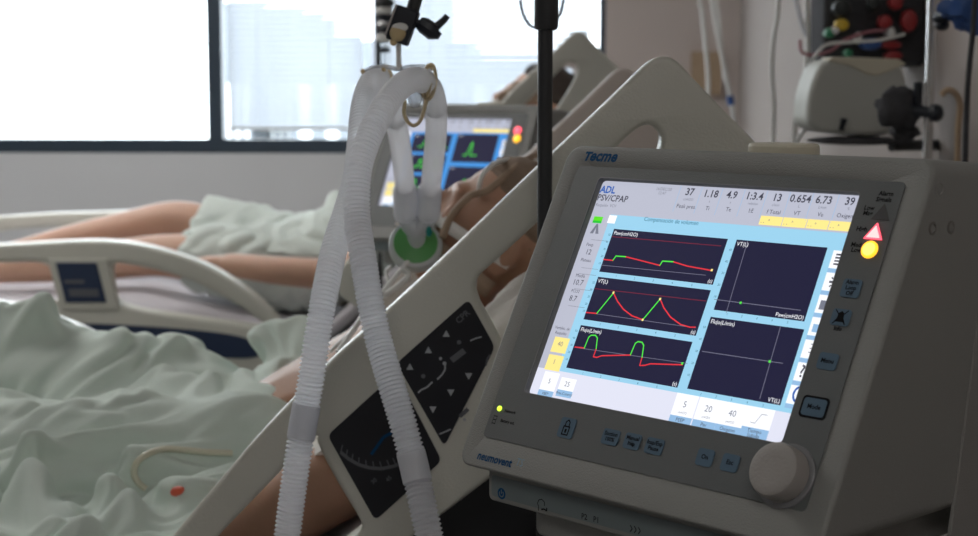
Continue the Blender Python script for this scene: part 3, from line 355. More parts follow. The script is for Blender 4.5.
2,-7,-1,-6,16,-14,4,4,-1,2,-6,4,2,-6,0,-3,1,8,-6,11,-6,-12,25,4,0,-10,-6,0,-1,0,1,1,1,-2,1,-3,0,3,3,1,-1,1,-2,3,1,1,-5,8,-3,-4,1,-4,-1,2,-3,0,3,3,-3,3,5,-3,4,-2,-5,2,1,0,-2,0,0,-8,2,-1,2,8,-12,5,-4,1,0,-1,-5,1,8,-1,1,-1,3,4,-1,-1,0,1,5,-16,
10,-6,0,2,14,-6,12,-17,5,10,-1,-4,-1,-1,-3,-1,-7,3,2,2,8,-8,3,7,1,-9,-2,4,-1,2,1,3,-6,0,2,-4,-3,-4,6,-5,8,0,3,-4,1,-5,7,-2,1,0,-2,0,10,-10,-1,0,3,-5,-6,1,-1,11,-9,9,-4,0,-3,8,0,-9,-1,-4,3,3,3,0,-5,1,2,3,9,0,-3,-6,-5,-5,13,2,14,-18,6,4,0,-1,
-4,1,-3,3,-6,3,-1,-3,17,-6,4,-6,8,2,0,-8,-6,2,-3,6,-5,-3,2,-2,4,-7,1,-3,3,0,4,-1,4,-5,6,5,-3,-6,-2,-1,1,-2,1,5,5,-12,-4,2,-2,13,-10,5,-2,-3,0,-12,12,1,-4,1,-1,2,0,4,-1,3,-2,6,2,-3,5,-4,-2,-1,1,-5,17,-5,2,2,-3,1,-5,0,4,-8,0,1,12,-8,11,-11,6,
1,-1,1,4,0,-11,0,-1,4,-5,-2,-4,-1,6,-2,1,0,-1,2,1,-2,4,1,-5,3,0,-9,-2,7,-1,-6,-3,8,9,-13,-3,6,-1,6,-7,-1,9,-12,8,-1,-2,0,-9,5,2,2,5,4,-4,-2,-5,4,9,-7,8,-1,-11,-1,12,-16,10,16,-9,0,1,-7,0,-7,16,3,4,-13,11,-9,9,-2,-3,-5,-1,-7,3,9,1,-19,8,7,
-2,-6,-2,0,4,2,1,2,-1,1,2,0,-6,3,0,-4,5,-10,-1,-3,4,4,-7,6,9,-3,-8,1,3,-2,6,-10,20,1,-13,-7,10,-8,2,1,0,3,2,-4,-5,7,-8,0,10,-1,-8,4,-2,4,7,-14,1,18,-2,-4,9,-1,-1,-1,1,-8,14,-4,1,-15,0,-2,6,-1,-2,1,-3,-1,3,0,4,-2,-8,-2,0,3,4,2,0,1,0,0,-4,2,
-4,-2,4,-1,1,-2,-2,-2,1,10,-8,1,0,-1,2,0,3,-6,4,0,7,-8,9,1,-4,-1,-2,3,-5,-3,-1,7,-4,8,-8,-2,-1,13,1,-9,-8,12,2,1,-10,9,5,2,-5,7,1,-6,12,-2,-11,-3,3,-1,2,-8,-1,10,-7,-11,4,8,3,3,-7,-8,2,-2,2,3,2,1,-1,-1,-2,1,-6,1,1,0,0,0,1,3,2,2,-10,11,-9,1,
7,-5,-4,-1,1,10,-8,2,5,1,7,-6,-4,3,1,2,-10,-5,0,8,2,10,2,-2,-15,3,8,-1,-10,13,-15,11,-1,-2,2,8,4,-6,10,-1,-16,0,-2,3,-4,0,-4,1,0,-2,12,-13,10,0,3,3,-4,-2,2,-3,3,1,2,0,-1,-2,-2,3,1,0,1,-6,5,-5,0,0,-1,13,-13,4,0,-1,-1,-3,1,2,1,4,-8,14,-12,0,
4,1,0,-3,6,4,-4,-9,2,6,4,0,-10,11,-12,2,1,12,-15,14,-4,-2,4,3,-3,-1,13,0,-5,1,-6,-3,-6,0,0,10,-13,0,11,1,4,-8,-3,0,6,-5,-1,-5,5,2,1,1,2,-2,0,-2,-2,1,1,2,5,-13,6,-2,0,0,-1,15,1,-11,-6,-2,1,1,3,-4,-1,4,-1,3,-3,11,-8,1,0,-7,3,-3,3,1,4,3,-15,
15,-6,1,2,1,-11,18,-1,-3,-1,3,-1,6,-2,0,0,-11,6,2,-2,2,-6,-1,1,13,-15,-5,3,9,1,-5,-2,3,-4,-4,4,0,-2,1,3,-1,2,-1,-1,-1,-2,0,1,3,8,-14,6,1,-1,-2,-3,6,10,-1,-5,-2,0,0,0,2,-3,1,-3,3,0,-2,-7,-3,3,-3,5,-1,-2,-1,5,8,-16,-1,10,-1,9,1,-3,4,2,-7,-1,
-2,4,2,0,-6,11,-6,-5,3,4,3,-11,-1,2,13,-11,-4,1,7,0,-16,7,-2,3,-4,-2,-5,4,1,1,1,0,0,0,-2,-2,0,1,4,3,-7,-1,0,1,0,-3,1,8,8,2,-1,-9,-3,-2,6,-2,-1,6,-3,-5,-5,0,-2,3,-1,2,-4,-1,3,1,-2,2,-1,2,0,11,-1,-2,-8,8,-3,-2,0,8,1,-4,0,4,5,-13,3,2,0,-3,-4,
1,12,-8,1,1,0,4,-16,0,-1,-3,-2,-3,0,2,5,-1,2,-5,0,1,2,-3,0,3,10,-8,-2,3,-7,0,3,3,-1,4,4,4,3,-7,-1,-1,2,3,-8,-4,-3,-5,-1,4,5,4,-6,-6,-2,1,16,-9,-1,3,-3,0,0,3,0,3,-8,1,3,5,-2,-1,7,-5,-1,1,-1,2,1,6,-13,1,1,0,5,0,-7,3,4,2,2,-8,4,-3,-3,0,1,2,10,
-7,6,-11,0,-7,8,1,0,1,12,-2,-18,7,-1,1,4,6,-2,-1,2,4,8,0,-2,-3,-4,-3,-6,-9,0,3,6,3,-4,6,-1,-12,-3,7,2,4,0,1,0,-6,1,1,-4,1,1,9,-5,12,-8,2,-11,-2,2,16,-17,4,4,10,-13,-3,0,4,0,-3,-3,-1,8,-5,6,-2,-6,4,-2,-3,2,3,3,-5,0,0,2,-6,3,-1,-1,1,2,3,-1,
-3,4,3,4,3,-3,-1,0,1,1,-8,-6,-1,4,-6,7,1,-2,3,3,0,0,-5,0,-1,-4,11,6,-7,-1,-3,0,-3,3,-2,2,0,2,9,-4,0,-2,-9,1,8,-2,-6,-2,1,5,14,-4,-13,5,-2,7,-2,1,-16,1,-1,-1,5,-1,-3,-5,1,-1,-5,1,6,-4,7,-8,-1,1,3,-4,0,10,1,-1,1,4,-5,2,7,-5,1,-1,-1,9,-4,-9,
-9,4,-3,1,6,1,-5,5,1,3,-6,-2,-11,19,-4,-1,-1,-1,-3,2,-1,13,-7,3,-6,1,-2,8,-15,19,-2,-15,7,-4,2,-4,0,0,5,8,-15,2,3,2,0,10,4,3,2,-1,-3,-4,1,-8,-1,11,-13,6,1,-3,-2,-2,0,2,6,3,4,-4,3,4,-2,-3,0,-7,7,-6,-1,4,1,11,0,-3,-7,0,0,0,-3,4,-4,-1,-4,10,
-16,5,0,9,8,-12,-1,-4,1,-2,7,9,-7,-3,-9,-5,0,11,3,2,-2,-8,6,-6,3,1,2,-8,7,9,-6,-3,-12,-8,-3,7,2,0,-4,0,-2,-5,-2,-2,5,2,-9,0,-2,3,0,-2,2,5,3,3,0,8,-8,-1,8,-11,8,-10,7,-6,-5,1,1,15,1,1,-5,-2,-3,-5,0,3,-8,9,-8,3,-8,0,0,9,3,-5,8,-9,3,-6,4,6,-2,
-9,-10,-3,6,-3,3,9,-1,13,-12,1,1,-2,5,-5,0,3,-4,0,1,4,7,-1,-3,2,-1,-8,-1,1,-2,0,13,-16,-3,-3,5,-1,1,-1,5,8,-4,7,4,-8,3,-2,6,-10,6,-4,5,2,-4,-3,1,7,3,2,-6,-1,-2,-5,-7,7,1,6,2,-3,-19,3,0,16,-5,0,7,-14,2,1,-5,-5,1,3,-1,-1,10,-5,2,-3,-3,15,-1,
-9,3,4,-10,6,-6,1,8,3,-3,10,-6,2,-1,-11,8,2,-7,-1,-3,3,4,-11,2,-3,-2,4,-4,5,5,4,1,2,1,-4,-1,-3,6,3,-2,3,-5,1,-1,-3,6,-3,5,3,-6,-1,-4,6,-3,0,3,-1,0,7,-22,-2,2,12,-1,-2,0,-2,0,2,4,-6,0,0,0,-6,10,-1,-6,3,-2,-1,3,-3,-1,16,-17,-1,0,0,2,-2,2,6,
-4,-2,0,-4,-3,4,-3,-3,-1,13,-8,-10,0,-3,2,4,2,3,4,3,2,5,-11,1,8,-6,-1,3,-4,6,-4,3,0,0,2,-5,4,-1,-3,-1,1,3,-1,-5,2,3,1,5,-14,-1,3,-1,-1,10,0,-7,-5,-1,8,0,-6,1,4,-5,0,7,-8,3,-2,6,-7,3,-7,6,7,-4,-6,1,7,8,-14,3,2,10,-12,2,1,-3,-1,-2,7,-1,-4,-5,
5,0,-2,2,2,1,6,-6,8,-6,3,-10,6,-1,0,4,-1,0,2,1,-1,6,-5,-5,4,1,1,-4,-3,-2,5,0,-5,4,-8,13,-8,1,1,-2,0,3,9,0,-6,-4,1,-1,-2,-3,0,-6,-4,9,1,5,-11,9,-7,1,11,-11,1,10,1,-8,0,3,-8,0,-2,15,-7,-4,0,-4,4,-1,9,-3,2,1,-6,4,-1,-5,10,-8,0,-1,13,-14,12,-4,
-4,0,-5,1,7,-1,-2,-5,8,6,0,-5,-3,2,3,-5,-1,-7,2,5,-6,13,-8,11,-13,5,-1,-3,-10,5,10,5,-5,-3,3,-6,-3,-4,3,8,-2,-1,-1,10,-6,4,-8,-1,0,7,1,-1,-7,-3,12,-5,-10,6,-2,6,3,-13,2,-2,-2,15,1,0,0,-10,8,-6,0,1,6,-7,1,2,-2,1,6,3,-11,5,-5,1,-9,1,6,-5,6,
-10,6,6,-1,0,9,-1,1,-8,-4,6,-3,10,-15,13,-11,-5,2,8,-11,2,7,5,-6,0,3,-4,0,-2,-1,7,-1,1,-13,7,-5,12,-10,11,-5,0,-11,3,-3,4,7,-10,-3,3,0,-6,13,-10,-3,1,-2,18,3,-11,8,-4,1,1,-12,-1,3,1,-5,4,1,-3,3,11,-10,7,-14,7,-5,0,0,-5,16,2,-2,-8,0,-10,-4,
4,11,8,-12,9,3,-7,-1,-3,12,-2,-7,8,-20,6,7,6,-3,-2,3,-4,8,-8,0,0,-2,11,-8,4,-9,8,3,-3,0,-9,16,-1,-2,6,-2,-5,0,1,2,-5,7,-6,2,4,-12,2,10,1,-5,-1,-1,10,-7,-7,-2,-2,3,2,3,0,-1,10,-7,-3,-3,7,-3,-3,9,2,-1,2,4,-6,7,-1,-3,-4,-4,9,-2,-9,8,-8,3,-2,1,
2,-6,5,-2,-1,2,3,0,-5,9,1,-8,-4,5,2,-9,5,3,7,-1,-3,3,-9,6,-10,-2,2,2,1,-5,-1,0,-5,1,-2,7,1,-3,10,1,-5,-8,-3,-5,0,-3,6,-2,-4,6,-4,0,6,2,3,-6,1,14,-10,2,-5,11,3,1,1,-5,1,3,-1,6,-15,6,1,3,-8,0,-8,4,5,-2,-10,4,2,12,-7,1,-1,-1,-2,6,-6,1,14,-4,
-15,-3,13,-2,1,3,1,1,3,0,4,5,1,-2,2,3,-5,3,-9,9,-8,6,-2,-5,2,6,-3,6,3,-16,-5,1,-3,-1,3,-8,1,12,2,2,-2,-1,0,1,-1,16,-15,7,3,1,1,0,3,1,-1,1,-11,10,-10,2,-1,4,-3,-1,-1,3,-2,4,2,2,-3,3,-3,-2,0,0,-8,8,-9,3,8,-5,-2,-2,4,1,1,3,4,-3,-4,13,-2,-1,-2,
2,9,-8,-1,0,0,8,-2,0,1,-6,-1,1,-12,8,-1,6,-7,-8,-2,7,-7,4,3,1,1,5,-4,6,-7,3,-1,-1,9,-3,0,0,0,-1,-9,9,4,7,0,-6,-1,-3,0,3,4,-2,-8,-1,8,0,0,2,-3,1,0,-2,0,1,-4,9,2,-11,11,-8,0,-1,0,2,3,-3,5,-2,8,-9,1,-4,-1,6,0,-7,6,0,4,0,-4,2,4,-11,-1,6,-8,7,
-3,-9,0,-1,-1,14,-2,-3,-3,0,-2,7,-7,9,-6,0,9,-2,-3,0,-1,-1,2,-1,-1,-1,7,5,3,-13,4,3,-2,3,-3,2,1,0,2,-1,-2,-1,-2,1,1,1,5,-3,2,0,1,-5,0,-3,1,-2,2,0,4,-8,16,-5,-7,-2,3,-7,8,0,1,0,-2,0,0,4,1,-10,3,6,-12,6,7,-5,-9,7,-10,5,-1,-1,1,0,-5,3,-2,5,-1,
6,-5,17,-10,6,-3,-3,-7,-2,14,-7,-3,-2,3,3,6,-7,2,-3,6,5,3,-1,-5,-1,0,1,-1,-1,-5,2,0,0,1,-2,4,1,5,-2,-3,-2,2,-9,-1,5,12,1,-6,-10,-3,2,-1,0,7,4,-5,1,-2,0,4,-15,9,4,-14,14,-6,2,4,-4,1,6,-14,5,-1,-5,-2,3,-2,0,0,1,-1,16,-12,17,-6,-10,1,6,-7,-2,
0,2,0,0,-4,5,6,-6,2,-3,1,-3,4,7,0,-2,-2,2,0,3,-4,-5,-1,2,-3,-2,15,-3,6,-2,-8,0,10,-11,-6,7,3,-6,4,-8,1,8,-11,15,-2,9,-8,2,1,-7,11,2,-8,4,-7,3,-2,-20,23,-4,4,1,-3,-2,1,-2,-1,-3,-3,0,0,7,-3,13,-1,-1,-6,-3,-2,8,-12,7,-4,0,0,6,-7,2,4,-4,1,0,7,
0,-5,-1,1,2,1,2,0,3,2,-4,-17,-2,-1,-2,15,12,1,-6,-2,-7,14,-8,-7,8,3,-5,-6,1,1,-1,5,2,-4,10,-2,1,6,0,-1,6,-1,-2,-2,-2,11,-12,0,-5,7,-2,-3,-3,-1,0,-1,3,-6,0,1,6,1,-3,-8,11,-11,-2,0,13,-9,-3,1,-2,2,9,-3,-2,5,1,2,-7,-2,4,-2,-6,1,5,5,1,4,1,-14,
12,-11,-10,-8,4,-4,12,17,-3,-6,-3,-1,2,-2,6,6,-6,-1,0,12,-3,-4,6,-2,7,-4,1,4,1,0,5,7,0,-1,6,-6,-5,0,-1,-2,-6,-1,-2,-2,1,0,3,-4,3,0,-7,-5,3,1,-6,6,2,-5,-1,9,-7,-1,0,3,-1,4,-5,2,-1,11,1,-15,0,7,0,-2,-1,11,4,-14,20,1,4,-8,-12,-20,10,-4,2,2,8,
-8,9,0,-8,2,1,-7,6,-1,2,0,5,-5,7,-8,7,1,0,1,2,1,1,3,4,-3,7,-5,-1,-5,0,2,-3,-2,-4,-1,-1,5,-1,-1,-2,-1,-4,0,-11,8,1,-6,3,9,-11,7,5,0,-8,6,-4,3,-5,-1,-5,5,6,3,-2,2,3,1,2,-15,19,0,-1,1,3,0,-6,-18,5,3,-2,0,-3,0,3,10,0,-9,-10,2,5,0,1,-1,7,-7,12,
-4,-1,0,1,1,2,2,-1,0,2,0,1,-3,2,-2,4,0,-1,-3,-5,0,1,3,-3,-1,-1,-16,0,4,9,-1,9,-3,-15,11,-4,-1,2,3,-8,0,-3,4,0,-4,0,13,1,0,1,3,1,-18,20,2,-8,4,2,3,0,-5,-5,-17,9,8,-11,5,1,2,3,-4,13,42,0,-10,-5,8,5,14,-10,14,2,4,-5,1,1,-4,-1,-3,-2,-2,0,-2,0,
-2,-7,-1,0,-2,-4,-4,-4,-4,-7,-4,9,5,4,8,18,9,8,-9,9,-2,-6,-5,9,0,2,4,3,5,-8,1,-7,-5,0,-1,-2,2,-10,3,7,8,9,2,3,-4,-1,1,-8,-10,-11,-12,-6,1,7,12,5,13,3,-1,11,-5,-3,9,-4,2,-21,20,-1,1,0,0,-6,3,6,-11,-1,-4,-3,-2,1,-1,0,15,4,-7,-4,-1,1,0,2,9,-8,
-11,2,-2,7,-6,9,7,0,-13,8,-4,-2,-9,4,3,2,7,-7,4,-13,-6,0,2,5,5,4,16,-2,-6,0,-4,7,-3,4,-4,2,-1,9,7,2,0,1,-7,-3,-1,-11,2,-4,11,5,3,-5,-9,-6,13,0,-4,3,-2,1,-1,-12,-2,17,-14,-2,3,7,1,1,-2,-7,5,6,-6,3,3,-5,-2,-2,3,-10,-1,4,-1,-4,5,7,5,-1,-11,8,
-2,0,3,1,0,2,-3,-12,-3,12,4,-1,-1,4,0,-2,4,1,-7,2,-1,5,-5,4,-7,12,0,0,5,2,-2,0,-7,2,-1,-13,8,14,-1,7,-7,7,-11,3,1,0,-1,-4,-5,2,6,-5,-1,4,2,-9,-4,9,-1,3,-5,-4,5,-1,2,2,0,-4,-14,-1,9,-2,6,-3,9,-5,-2,6,-3,1,-4,9,-1,-4,-1,1,1,-3,-3,9,3,-2,-2,
-6,4,-9,2,6,4,-1,-8,-3,4,9,-1,3,0,0,2,0,-4,6,1,0,-12,-4,10,-9,12,1,6,0,-7,9,-7,-7,4,-2,-2,0,3,-9,9,-5,-2,10,-5,2,-14,1,4,8,-1,-1,-1,-3,2,7,-3,1,-6,0,-1,1,3,3,-3,-6,-6,15,-2,0,-2,0,-3,4,-3,-16,17,-1,6,-11,13,-4,-3,0,4,1,-8,7,3,-3,-4,-7,1,11,
0,-6,-2,8,-1,0,-5,9,-6,4,-1,-8,8,10,-3,3,3,2,2,-3,1,-11,0,5,1,-8,6,0,-2,7,-8,13,-6,8,-6,1,1,-1,-9,8,-10,0,5,4,-1,-1,2,-4,-3,3,-4,2,-11,13,-8,5,3,0,2,-4,-1,-13,15,-3,7,-5,5,-13,11,-2,-6,7,-5,5,-8,6,1,1,1,-7,2,5,-3,2,-14,4,10,-4,1,3,-3,-1,6,
-8,1,10,-4,4,1,2,-2,-2,-1,1,0,3,0,-4,0,-1,4,2,5,-4,-1,5,-2,-1,-1,3,0,5,-16,-4,11,7,0,-8,6,-3,-6,-1,-6,6,-4,5,1,1,0,0,2,-17,13,-5,0,7,-3,2,-1,-4,3,1,0,0,2,0,-10,8,1,0,-4,-5,-2,10,-6,6,0,-2,4,-8,5,-1,2,-5,5,16,-6,-2,2,1,-4,4,-4,3,-3,4,2,1,0,
-10,6,-2,5,-6,11,-5,1,1,-5,3,6,5,0,4,-13,-9,5,21,-1,-8,-1,-7,-6,3,2,-3,4,-1,-7,-5,-4,5,13,-6,-9,5,-4,9,-1,3,-5,4,-1,1,-1,-6,2,1,2,0,-2,2,-12,9,-8,12,3,1,0,-5,1,-5,5,-1,-1,-6,16,1,-1,-5,-2,2,-1,-2,-4,6,-2,6,3,-2,0,-6,4,-9,6,-6,4,7,-3,3,1,2,
4,-2,3,4,-5,-4,-7,10,6,-5,-3,-6,-5,3,1,1,0,3,-2,-2,4,-3,-4,7,-22,12,3,2,-4,6,-4,-1,2,2,-4,-2,-1,-8,9,4,-1,0,-8,8,2,-1,8,-3,1,-5,2,-2,0,-3,4,19,-7,2,-1,-4,0,0,-1,-1,-2,5,-2,6,6,-1,-1,0,0,-7,1,-4,-1,4,-5,2,-5,2,10,4,4,2,-6,3,0,-4,-1,1,-2,-4,
-7,6,-13,5,12,1,-3,-14,-2,13,-12,15,-3,-1,-1,5,-2,5,-5,-11,8,3,-6,4,0,-17,6,10,-2,4,2,-2,-3,-9,7,7,0,1,-4,1,5,-1,10,0,-4,5,-2,1,-6,4,0,1,-3,5,-1,8,6,3,-1,-2,-5,-5,-2,-4,1,1,-9,6,0,2,2,1,4,10,-12,1,-2,0,-1,1,-1,1,-6,7,-6,-3,6,0,3,-3,-7,5,0,
0,-5,5,0,6,3,0,-7,-10,6,3,-3,5,-2,-13,5,7,0,-1,2,-1,-1,-1,-5,3,2,3,-1,3,1,2,9,-1,0,-1,-9,9,2,1,-1,-2,-4,7,-3,4,7,4,-2,-1,-2,1,-2,-5,2,-1,-8,-4,2,4,2,1,-3,8,-18,7,3,2,0,0,-2,3,-11,15,2,2,-4,0,-6,-4,5,-3,3,1,-4,5,-10,-3,1,9,-3,-4,6,3,-5,10,
-2,-10,7,-7,6,-2,1,1,-6,5,2,-6,6,-1,-4,5,5,-1,5,1,1,2,-4,3,5,-2,-2,-3,-5,5,0,-1,3,-1,8,3,2,0,0,-3,-5,5,1,-6,-5,2,-3,-2,-6,0,2,6,1,0,0,-6,-10,4,-4,10,2,4,-11,10,-1,0,-4,-2,8,0,-5,5,-1,0,0,-2,1,-7,5,5,-4,5,1,-9,7,-7,0,7,0,-2,0,-4,6,-3,0,1,-7,
5,3,2,-1,5,0,5,-4,0,-1,-1,0,-2,-4,1,1,-5,6,-3,-1,-2,-2,-4,-5,1,-8,-6,-1,0,5,9,-5,3,21,5,-4,3,1,-3,1,2,-3,-18,-13,10,1,15,-2,5,-2,6,-1,-9,6,-2,-4,4,2,-6,7,-4,-3,-1,-1,7,-1,-1,5,-6,1,-2,-5,6,1,-2,4,1,-1,-4,3,-1,11,-15,11,3,3,3,-2,2,1,-3,-2,0,
-3,1,-3,-3,6,4,5,4,4,1,-2,-2,-6,-3,4,-1,-7,-11,-6,12,11,5,-9,4,1,-2,-2,2,0,-1,3,-13,-20,13,10,4,1,2,0,-1,1,-6,1,-1,-7,8,8,-5,-4,2,-4,-3,1,6,-2,-2,3,-6,3,3,-3,1,3,-4,-4,0,6,-3,4,-3,19,-9,3,1,3,-1,-1,-5,7,-1,-3,2,-3,1,0,0,2,3,0,-5,-2,1,6,5,0,
-2,2,4,3,0,-1,-4,-9,4,-1,-1,-1,-2,0,0,4,-5,3,8,-1,-1,1,0,-4,-2,-1,-2,-2,-1,2,5,-10,7,-4,-7,8,-2,2,-3,1,4,-4,0,2,-5,3,1,1,-6,6,0,0,0,2,0,15,1,-3,-3,1,-1,1,-1,-2,-10,2,8,3,1,-2,0,-3,4,-7,8,0,2,-2,-3,-1,0,-1,1,1,2,1,1,1,3,-2,-1,-1,1,-2,-5,5,
-1,7,1,0,-1,-5,3,4,0,-5,-3,-3,2,-2,-1,6,-2,-16,7,-3,3,7,-4,4,1,3,1,-10,1,3,-7,1,7,-1,0,-3,4,2,2,0,23,-6,1,-2,-1,-1,-3,-4,1,2,-1,0,1,1,0,-1,0,-5,4,-7,9,-4,9,5,1,-1,-3,0,1,0,0,-1,-2,-2,-2,-3,1,-1,1,-1,0,3,1,4,0,-1,3,1,-3,0,-1,-4,3,-7,0,-1,-5,
-14,-1,6,7,-3,7,4,2,-1,5,4,-1,-7,-5,5,-1,-3,3,-6,7,3,3,-2,1,21,0,1,1,-2,0,-3,-3,-6,1,-1,-5,3,2,2,-1,0,-1,1,1,-5,3,-9,11,9,3,-1,-5,-2,-1,-3,0,1,0,-1,2,-2,-7,8,-3,-3,5,1,2,0,3,-3,-3,2,6,0,-1,-1,-3,-3,-2,-2,-4,4,-13,5,5,-7,10,3,1,-3,3,6,-5,-1,
-8,6,-3,3,4,-1,-2,5,-1,2,23,0,2,-1,1,-2,-2,-3,-4,-6,2,-1,-3,3,0,2,0,2,-2,-3,1,-2,-2,-8,8,7,3,1,-3,-2,-1,0,-2,2,-6,-2,5,1,-3,6,-3,0,3,0,2,-3,1,3,1,-2,8,1,0,0,-5,-7,-4,6,-3,-2,-3,-10,5,4,-2,8,2,1,-1,1,-5,4,-6,4,3,-4,0,1,-6,6,2,14,1,3,3,4,0,
-1,-5,-1,-5,-3,-1,0,0,3,1,-1,-1,-2,2,-1,-2,-1,-6,-6,7,-3,-4,13,2,-1,-2,3,-3,3,-2,-9,9,1,-4,5,-1,1,0,0,-1,-1,2,3,-1,-1,8,-2,4,-2,-6,-5,-1,6,-1,-5,1,-6,-1,1,-4,4,3,3,1,-1,3,-2,1,-5,7,1,-10,5,1,-2,11,4,0,4,3,-3,-6,7,-1,-4,-4,-1,0,-2,3,1,0,0,0,
-1,-2,-9,6,-4,-4,-3,-1,5,-1,-2,15,-1,-5,4,0,-4,5,-1,0,0,6,0,-2,0,-2,-3,0,-5,-1,7,2,2,1,0,1,0,-1,0,-7,-3,8,-4,-4,0,0,-3,-3,1,9,1,1,-3,5,-5,5,-8,-4,13,-7,-3,8,13,-2,1,1,-10,12,5,-11,7,0,-4,1,-3,2,-3,2,-1,1,0,0,-2,0,-2,1,-4,-6,-2,12,-13,5,-5,
15,0,-4,4,3,-11,-3,2,20,-3,4,-3,-3,-3,0,-8,2,-2,0,-2,0,2,2,-1,5,3,4,-10,11,-2,-2,-5,-4,4,-4,-3,-3,2,4,0,4,-5,5,-3,3,0,-1,0,-3,0,13,-1,-3,-13,16,-11,9,3,-4,5,0,-1,-1,-1,0,-4,4,-1,2,-6,2,-3,-5,10,-1,-11,7,-11,15,2,-3,-7,9,1,-1,2,7,0,4,-5,6,
-3,-2,-3,-2,-1,2,-15,3,-17,2,4,1,4,8,2,4,4,5,-5,-1,2,4,-2,-11,5,-7,-1,-12,7,10,-2,3,-4,3,-1,0,-6,3,4,-7,14,-2,-12,6,-1,3,-8,6,4,3,0,0,0,0,-2,1,1,3,-2,-3,-4,5,-1,-18,4,15,-3,0,-3,0,1,1,0,3,3,1,0,4,4,-3,-4,-1,-4,2,-1,-2,-3,7,-10,-2,-10,-5,1,
0,15,8,-2,0,8,6,3,0,-6,-12,3,-7,5,-3,5,-1,0,1,-3,0,0,1,1,-2,0,-2,4,13,-4,-1,-2,-7,6,1,1,1,1,1,-2,2,-5,7,2,5,2,-2,0,-8,3,-3,1,-4,0,2,-1,-5,5,1,-2,0,1,1,2,2,2,-4,6,-2,-10,1,2,-8,8,1,1,-2,8,6,2,-2,-8,-16,1,9,1,4,-2,8,-3,-1,-4,-4,1,-6,8,0,3,-1,
-1,-1,0,-8,7,-1,1,-4,-1,2,10,-7,7,-1,-1,-8,8,0,0,-1,0,-3,0,4,0,5,-3,4,7,-2,-3,-4,0,3,-10,6,0,0,-3,-1,2,-1,0,-1,1,0,3,1,0,-2,-4,0,2,-11,9,-1,5,0,3,2,3,-2,0,1,-1,-4,-6,5,-4,5,-18,2,4,9,0,-2,4,0,6,-4,1,-1,-6,3,-4,0,3,0,1,-3,-2,7,2,-4,-8,7,6,
-6,6,-1,-1,-4,2,-1,3,4,4,-7,-2,-3,13,-1,-7,8,-11,11,-23,11,5,3,-7,2,1,0,-5,4,0,-5,6,-2,-6,-7,13,-10,11,-1,2,-3,5,0,1,-1,5,2,3,0,-3,-4,-4,1,-6,5,-2,2,1,-3,1,3,4,-6,4,-1,-3,2,-14,15,-11,7,2,-2,0,-9,2,7,-3,4,-14,3,11,-2,-1,-1,2,1,-1,1,1,-4,5,
-1,1,-3,7,-3,-10,13,-3,-1,-9,-1,9,2,-4,2,0,-3,-6,5,3,-9,4,1,1,-19,24,0,-1,0,-1,-10,9,5,2,0,4,2,-1,-1,-4,-3,-2,-4,9,2,-3,-1,2,-3,2,-6,7,-15,-5,0,11,2,-15,15,-4,2,4,0,-1,-6,6,9,0,-2,2,-6,5,1,2,1,1,0,-2,-2,-3,3,-3,1,0,6,0,1,1,-4,7,-2,-4,-7,7,
-4,5,-3,1,-4,-5,6,-1,-3,-15,-2,15,0,-10,15,-3,3,-2,-3,6,6,3,-4,7,0,-2,-1,0,0,3,-12,-6,-1,-1,7,10,-11,7,-15,9,-2,-1,1,2,3,-15,-3,14,3,1,0,2,-6,7,6,1,-9,6,-1,1,3,3,1,0,-2,-10,8,-3,1,1,1,2,4,-1,0,3,-2,1,0,0,-10,7,-1,1,2,0,-4,-6,3,-9,5,10,-2,
-21,14,-11,9,-9,9,-2,-3,8,1,5,-4,7,1,0,-3,3,-1,4,6,2,-2,-10,-11,11,-13,9,-3,-1,3,-4,2,0,1,-1,-3,5,-2,-1,5,-1,0,4,0,-1,-11,7,3,1,5,1,-1,-2,-6,-5,11,-1,0,-4,7,4,1,-5,2,2,-1,2,-4,4,-1,-7,5,4,1,0,-4,-6,0,1,-3,-8,10,-13,1,-1,3,11,-1,-5,-9,10,4,
3,-4,3,2,0,-4,5,3,5,2,4,-2,-2,-11,-2,-3,-3,4,-5,2,5,0,2,-1,-7,0,4,0,10,-5,-8,-1,14,0,-4,-7,5,1,3,1,1,-1,-3,-4,0,-11,7,7,-11,19,1,0,-2,1,0,2,1,0,-5,0,-3,6,4,-3,-2,-2,-1,-1,-7,6,-5,3,-6,-11,11,0,7,2,-6,-6,4,2,5,1,-4,0,5,-1,2,0,1,-8,4,11,-7,
-3,-4,6,-4,6,-8,-8,6,10,0,-7,-5,9,0,10,0,-5,4,-14,4,13,-5,-4,4,1,1,1,-1,-2,0,-9,5,-18,1,20,1,1,2,0,1,0,-1,4,-5,1,0,0,-1,6,0,-1,-3,0,-2,1,-3,-1,4,-2,-5,1,-3,3,4,-1,-6,0,-5,-5,9,4,1,-8,9,5,-5,1,3,-6,-7,13,-2,-2,-2,3,1,-2,16,-1,-10,-1,-1,-2,1,
3,-4,12,5,-8,5,3,-7,5,0,-2,1,-1,0,4,4,-16,-16,1,10,4,-4,6,5,1,0,1,1,-5,2,3,-3,0,2,0,-3,7,0,0,1,1,1,0,-1,-6,-4,6,-1,-5,-2,5,2,-1,-16,1,10,-13,12,2,-2,-7,6,10,-5,3,3,-3,-1,-1,4,1,0,-4,1,-6,8,1,-1,-2,0,-6,6,8,-5,8,3,-1,-5,4,-2,-4,3,1,1,0,-1,7,
